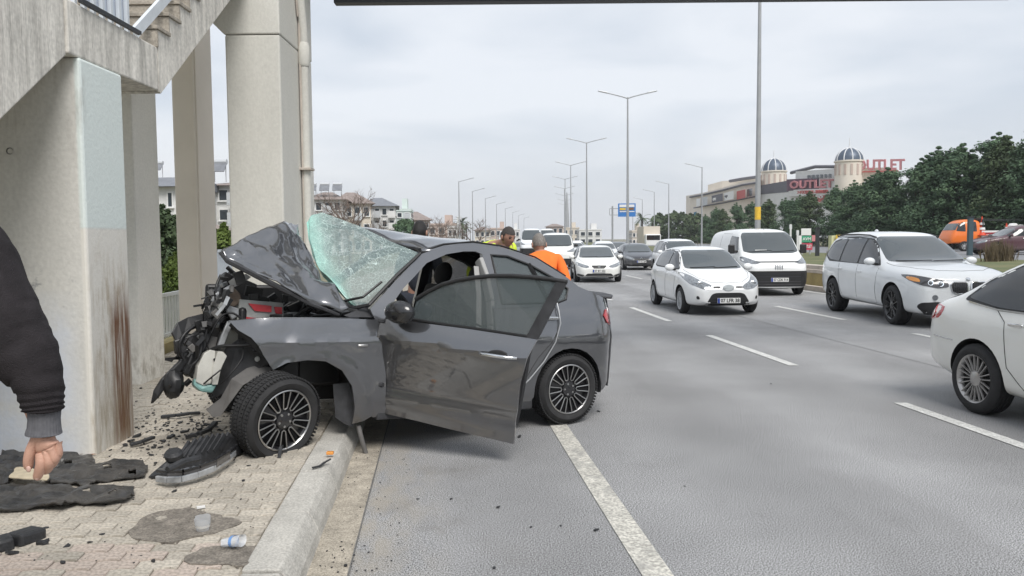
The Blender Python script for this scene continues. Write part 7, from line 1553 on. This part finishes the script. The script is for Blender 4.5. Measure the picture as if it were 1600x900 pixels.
# headlamp unit knocked out of the car
hl=thing('broken_headlamp','broken headlamp unit with ribbed black back and grey lens strip lying by the front wheel','headlamp',tuple(gnd(302,745,PZ)))
def hq(px,py,z): return gnd(px,py,PZ+z)-hl.location
def loftpoly(rows):
    mb=MB(); n=len(rows[0]); mb.add([p for r in rows for p in r],[(i*n+j,i*n+(j+1)%n,(i+1)*n+(j+1)%n,(i+1)*n+j) for i in range(len(rows)-1) for j in range(n)]+[tuple(range(n-1,-1,-1)),tuple(range((len(rows)-1)*n,len(rows)*n))]); return mb
A=[(232,748,.03,.05),(250,750,.12,.11),(275,745,.19,.16),(305,738,.20,.17),(335,728,.18,.15),(358,716,.15,.12),(370,706,.10,.07)]
rows=[]
for x,y,h,dp in A:
    b0=hq(x,y,0); bk=V((.35,.94,0))*dp*1.5
    rows.append([b0+V((0,0,.005)),b0+V((0,-.01,h*.35)),b0+bk*.25+V((0,0,h*.8)),b0+bk*.55+V((0,0,h)),b0+bk+V((0,0,h*.75)),b0+bk*1.1+V((0,0,.01))])
mb=loftpoly(rows); mb.build('housing',M['debris'],hl,smooth=35,bevel=.006)
for k in range(9):
    f=.30+.068*k; x=232+138*f; y=interp([(232,748),(275,745),(305,738),(335,728),(370,706)],x); h=interp([(a,c) for a,b_,c,d_ in A],x); b0=hq(x,y,0); bk=V((.35,.94,0))*interp([(a,d_) for a,b_,c,d_ in A],x)*1.5
    mb=MB(); mb.beam(b0+bk*.12+V((0,0,h*.55)),b0+bk*.60+V((0,0,h*1.06)),.018,.035); mb.build('housing_rib',M['debris'],hl,bevel=.003)
mb=MB(); mb.lathe([(.055,0),(.06,.03),(.045,.05),(0,.05)],16,Matrix.Translation(hq(272,715,.12))@Matrix.Rotation(R(15),4,'X')); mb.build('lamp_cap',M['debris'],hl,smooth=40)
mb=MB(); mb.tube([hq(262,734,.15),hq(285,722,.17),hq(310,716,.16)],.022,8); mb.build('motor',M['debris'],hl)
mb=MB(); P1=[hq(x,y,z) for x,y,z in((246,752,.025),(262,754,.03),(285,753,.03),(310,746,.035),(335,736,.04),(356,722,.045),(368,711,.05))]
for a,b_ in zip(P1,P1[1:]): mb.beam(a+V((0,-.012,.02)),b_+V((0,-.012,.02)),.022,.040)
mb.build('lens_strip',mat('grey_lens',(.30,.31,.32),.25,coat=.7,var=.3,vscale=14),hl,bevel=.006)
mb=MB(); P2=[p+V((.0,.015,.065)) for p in P1]
for a,b_ in zip(P2,P2[1:]): mb.beam(a,b_,.03,.022)
mb.build('lens_frame',M['alloyblack'],hl,bevel=.004)
mb=MB(); P3=[p+V((.0,.01,.04)) for p in P1[1:-1]]
for a,b_ in zip(P3,P3[1:]): mb.beam(a,b_,.03,.035)
mb.build('lamp_inner',M['lampdark'],hl)
# fragments: a few ragged shapes, each piece its own object
rf_=random.Random(21)
def shard(sz):
    n=rf_.randint(4,7); pts=[(math.cos(2*PI*i/n+rf_.uniform(-.3,.3))*sz*rf_.uniform(.5,1),math.sin(2*PI*i/n+rf_.uniform(-.3,.3))*sz*rf_.uniform(.3,.7)) for i in range(n)]
    mb=MB(); mb.prism(pts,sz*rf_.uniform(.18,.4)); me=mb.mesh('plastic_fragment'); me.materials.append(M['debris']); return me
SH=[shard(.05) for _ in range(8)]
def frag(px,py,s,lb,grp,z=PZ,me=None,rx=None):
    p=gnd(px,py,z); o=bpy.data.objects.new('plastic_fragment',me or rf_.choice(SH)); COL.objects.link(o); o.location=(p.x,p.y,z+.002); s*=(.42 if z<.1 else .72); o.scale=(s,s,s); o.rotation_euler=(rf_.uniform(-.25,.25),rf_.uniform(-.25,.25),rf_.uniform(0,6.28)); tag(o,lb,'debris',grp); return o
gp_='black plastic fragments around the crash'
for px,py,s in((205,690,1.1),(215,683,1.3),(228,688,1.0),(196,697,.9),(240,700,.9),(255,690,1.0),(268,684,1.2),(287,676,1.3),(300,680,1.1),(312,672,1.2),(322,664,1.0),(330,655,1.2),(338,668,1.1),(327,690,1.3),(344,684,1.0),(262,672,.7),(280,662,.7),(300,659,.6),(316,646,.7),(250,700,.8),(236,712,.8),(222,700,.7)): frag(px,py,s,'small black plastic fragment in the crash debris behind the headlamp unit',gp_)
for px,py,s in((65,851,1.1),(74,846,.8),(60,842,.9),(105,854,.7),(140,848,.5),(20,866,1.0),(98,880,.6),(160,836,.5),(240,878,.6),(63,848,.7),(72,826,.6),(380,752,.5),(273,768,.7),(388,728,.6),(165,790,.4)): frag(px,py,s,'small black plastic chip lying on the paving near the camera',gp_)
for px,py,s,lb in((778,793,1.1,'black chip on the asphalt left of the white edge line'),(931,829,1.1,'black chip on the asphalt beside the white edge line'),(935,643,1.3,'black fragment on the road right of the rear wheel'),(812,683,1.4,'black fragment on the road below the open door'),(830,824,.6,'tiny chip on the asphalt, between the two larger chips'),(876,822,.5,'tiny chip on the asphalt just left of the edge line chip'),(772,888,.8,'black chip at the bottom of the road near the edge line'),(653,780,.6,'tiny chip on the asphalt near the gutter'),(705,780,.7,'dark chip on the asphalt below the door tip'),(1205,600,.7,'dark chip in the middle lane ahead'),(540,885,.9,'dark chip in the gutter at the bottom edge'),(1070,760,.5,'tiny chip in the lane right of the edge line')): frag(px,py,s,lb,'black chips on the road',.004)
cr_=MB(); 
for k in range(620):
    px,py=(rf_.gauss(285,55),rf_.gauss(668,24)) if k<380 else (rf_.uniform(0,430),rf_.uniform(700,895)) if k<500 else (rf_.uniform(500,640),rf_.uniform(700,895))
    if py<596 or px<0: continue
    z=PZ if px<440 else .006; p=gnd(px,py,z); s=rf_.uniform(.003,.012)*(.45 if k>=380 else 1); cr_.box((p.x,p.y,z+s*.4),(s*2,s*1.2,s*.8),Matrix.Rotation(rf_.uniform(0,6.3),3,'Z')@Matrix.Rotation(rf_.uniform(-.5,.5),3,'X'))
cr_.build('debris_crumbs',M['debris'],None,kind='stuff')
def stick(name,pts,r,label,cat,m=None,z=PZ):
    c=[gnd(x,y,z+h) for x,y,h in pts]; o0=V((c[0].x,c[0].y,z)); mb=MB()
    for a,b_ in zip(c,c[1:]): mb.beam(a-o0,b_-o0,r*2,r*1.3)
    return mb.build(name,m or M['debris'],None,loc=o0,label=label,cat=cat,bevel=r*.3)
stick('trim_strip',[(252,651,.02),(275,649,.03),(296,646,.03),(312,645,.02)],.02,'black trim strip lying on the paving behind the debris','trim strip')
stick('trim_strip',[(292,683,.02),(310,678,.05),(326,671,.05),(337,660,.06)],.022,'black trim strip leaning beside the front tyre','trim strip')
stick('trim_strip',[(203,695,.02),(222,690,.03),(240,683,.03)],.018,'short black strip at the foot of the stained pillar','trim strip')
stick('dark_plate',[(-25,858,.02),(20,845,.03),(62,832,.02)],.055,'dark plastic plate at the left edge of the paving','plate')
stick('snapped_bracket',[(436,716,.0),(438,700,.05),(446,690,.02)],.012,'small snapped black bracket standing at the front tyre','bracket')
stick('reflector_stick',[(488,731,.02),(500,728,.02),(508,722,.03),(517,717,.05)],.008,'black stick with an orange reflector on the kerb edge','reflector')
rfx=bpy.data.objects[-1] if False else None
p=gnd(516,716,PZ); mb=MB(); mb.box((0,0,.028),(.05,.03,.022)); mb.build('reflector',M['amber'],None,loc=(p.x,p.y,PZ+.01),label='orange reflector chip on the edge of the kerb stone',cat='reflector',bevel=.004)
def cup(px,py,rot,label,tint):
    p=gnd(px,py,PZ); t=thing('plastic_cup',label,'plastic cup',(p.x,p.y,PZ+.04),0,'crumpled plastic cups on the paving'); mb=MB(); n=24; prof=[(.028,-.05),(.033,-.02),(.036,.01),(.040,.045),(.042,.05)]
    for r,z in prof:
        for j in range(n): a=2*PI*j/n; q=1+.22*noise.noise(V((math.cos(a)*1.6,math.sin(a)*1.6,z*25+px))); mb.v.append((r*q*math.cos(a),r*q*math.sin(a)*.7,z))
    mb.f=[(i*n+j,i*n+(j+1)%n,(i+1)*n+(j+1)%n,(i+1)*n+j) for i in range(len(prof)-1) for j in range(n)]+[tuple(range(n-1,-1,-1))]; mb.m=[0]*len(mb.f)
    Mr=Matrix.Rotation(rot[2],4,'Z')@Matrix.Rotation(rot[0],4,'X'); me=mb.mesh('cup_wall',60); me.transform(Mr); link('cup_wall',me,M['clear'],t)
    mb=MB(); mb.lathe([(.0375,-.005),(.0385,.012)],20); me=mb.mesh('printed_band',60); me.transform(Mr@Matrix.Diagonal((1.0,.72,1,1))); link('printed_band',me,tint,t)
cup(317,832,(R(20),0,.3),'upright crumpled clear plastic cup on the larger mortar patch',M['plate']); cup(364,858,(R(80),0,R(80)),'clear plastic cup with a blue band lying on the smaller mortar patch',M['bluefilm'])
p=gnd(314,795,PZ); mb=MB(); mb.box((0,0,.006),(.045,.02,.01),Matrix.Rotation(.5,3,'Z')); mb.build('paper_scrap',M['white'],None,loc=(p.x,p.y,PZ+.004),label='small white paper scrap on the paving above the cups',cat='litter')
lf=MB()
for k in range(46):
    q=gnd(rf_.gauss(120,14),rf_.gauss(703,4),PZ); a=rf_.uniform(0,6.28); u=V((math.cos(a),math.sin(a),rf_.uniform(-.3,.3)))*.022; v_=V((-math.sin(a),math.cos(a),.2))*.010; q=q+V((0,0,.012)); lf.quad(q-u,q+v_,q+u,q-v_)
lf.build('dry_leaf_litter',mat('dry_leaf_litter',(.30,.17,.11),.9,var=.3,vscale=30),None,kind='stuff')
# ------------------------------------------------------------------ air
hz=bpy.data.materials.new('haze'); hz.use_nodes=True; t=hz.node_tree; t.nodes.clear(); o=t.nodes.new('ShaderNodeOutputMaterial'); v=t.nodes.new('ShaderNodeVolumePrincipled'); v.inputs['Color'].default_value=(.93,.95,1,1); v.inputs['Density'].default_value=.0004; v.inputs['Anisotropy'].default_value=.2; t.links.new(v.outputs[0],o.inputs['Volume'])
mb=MB(); mb.box((100,240,22),(1200,1240,48)); mb.build('haze',hz,None,kind='stuff')
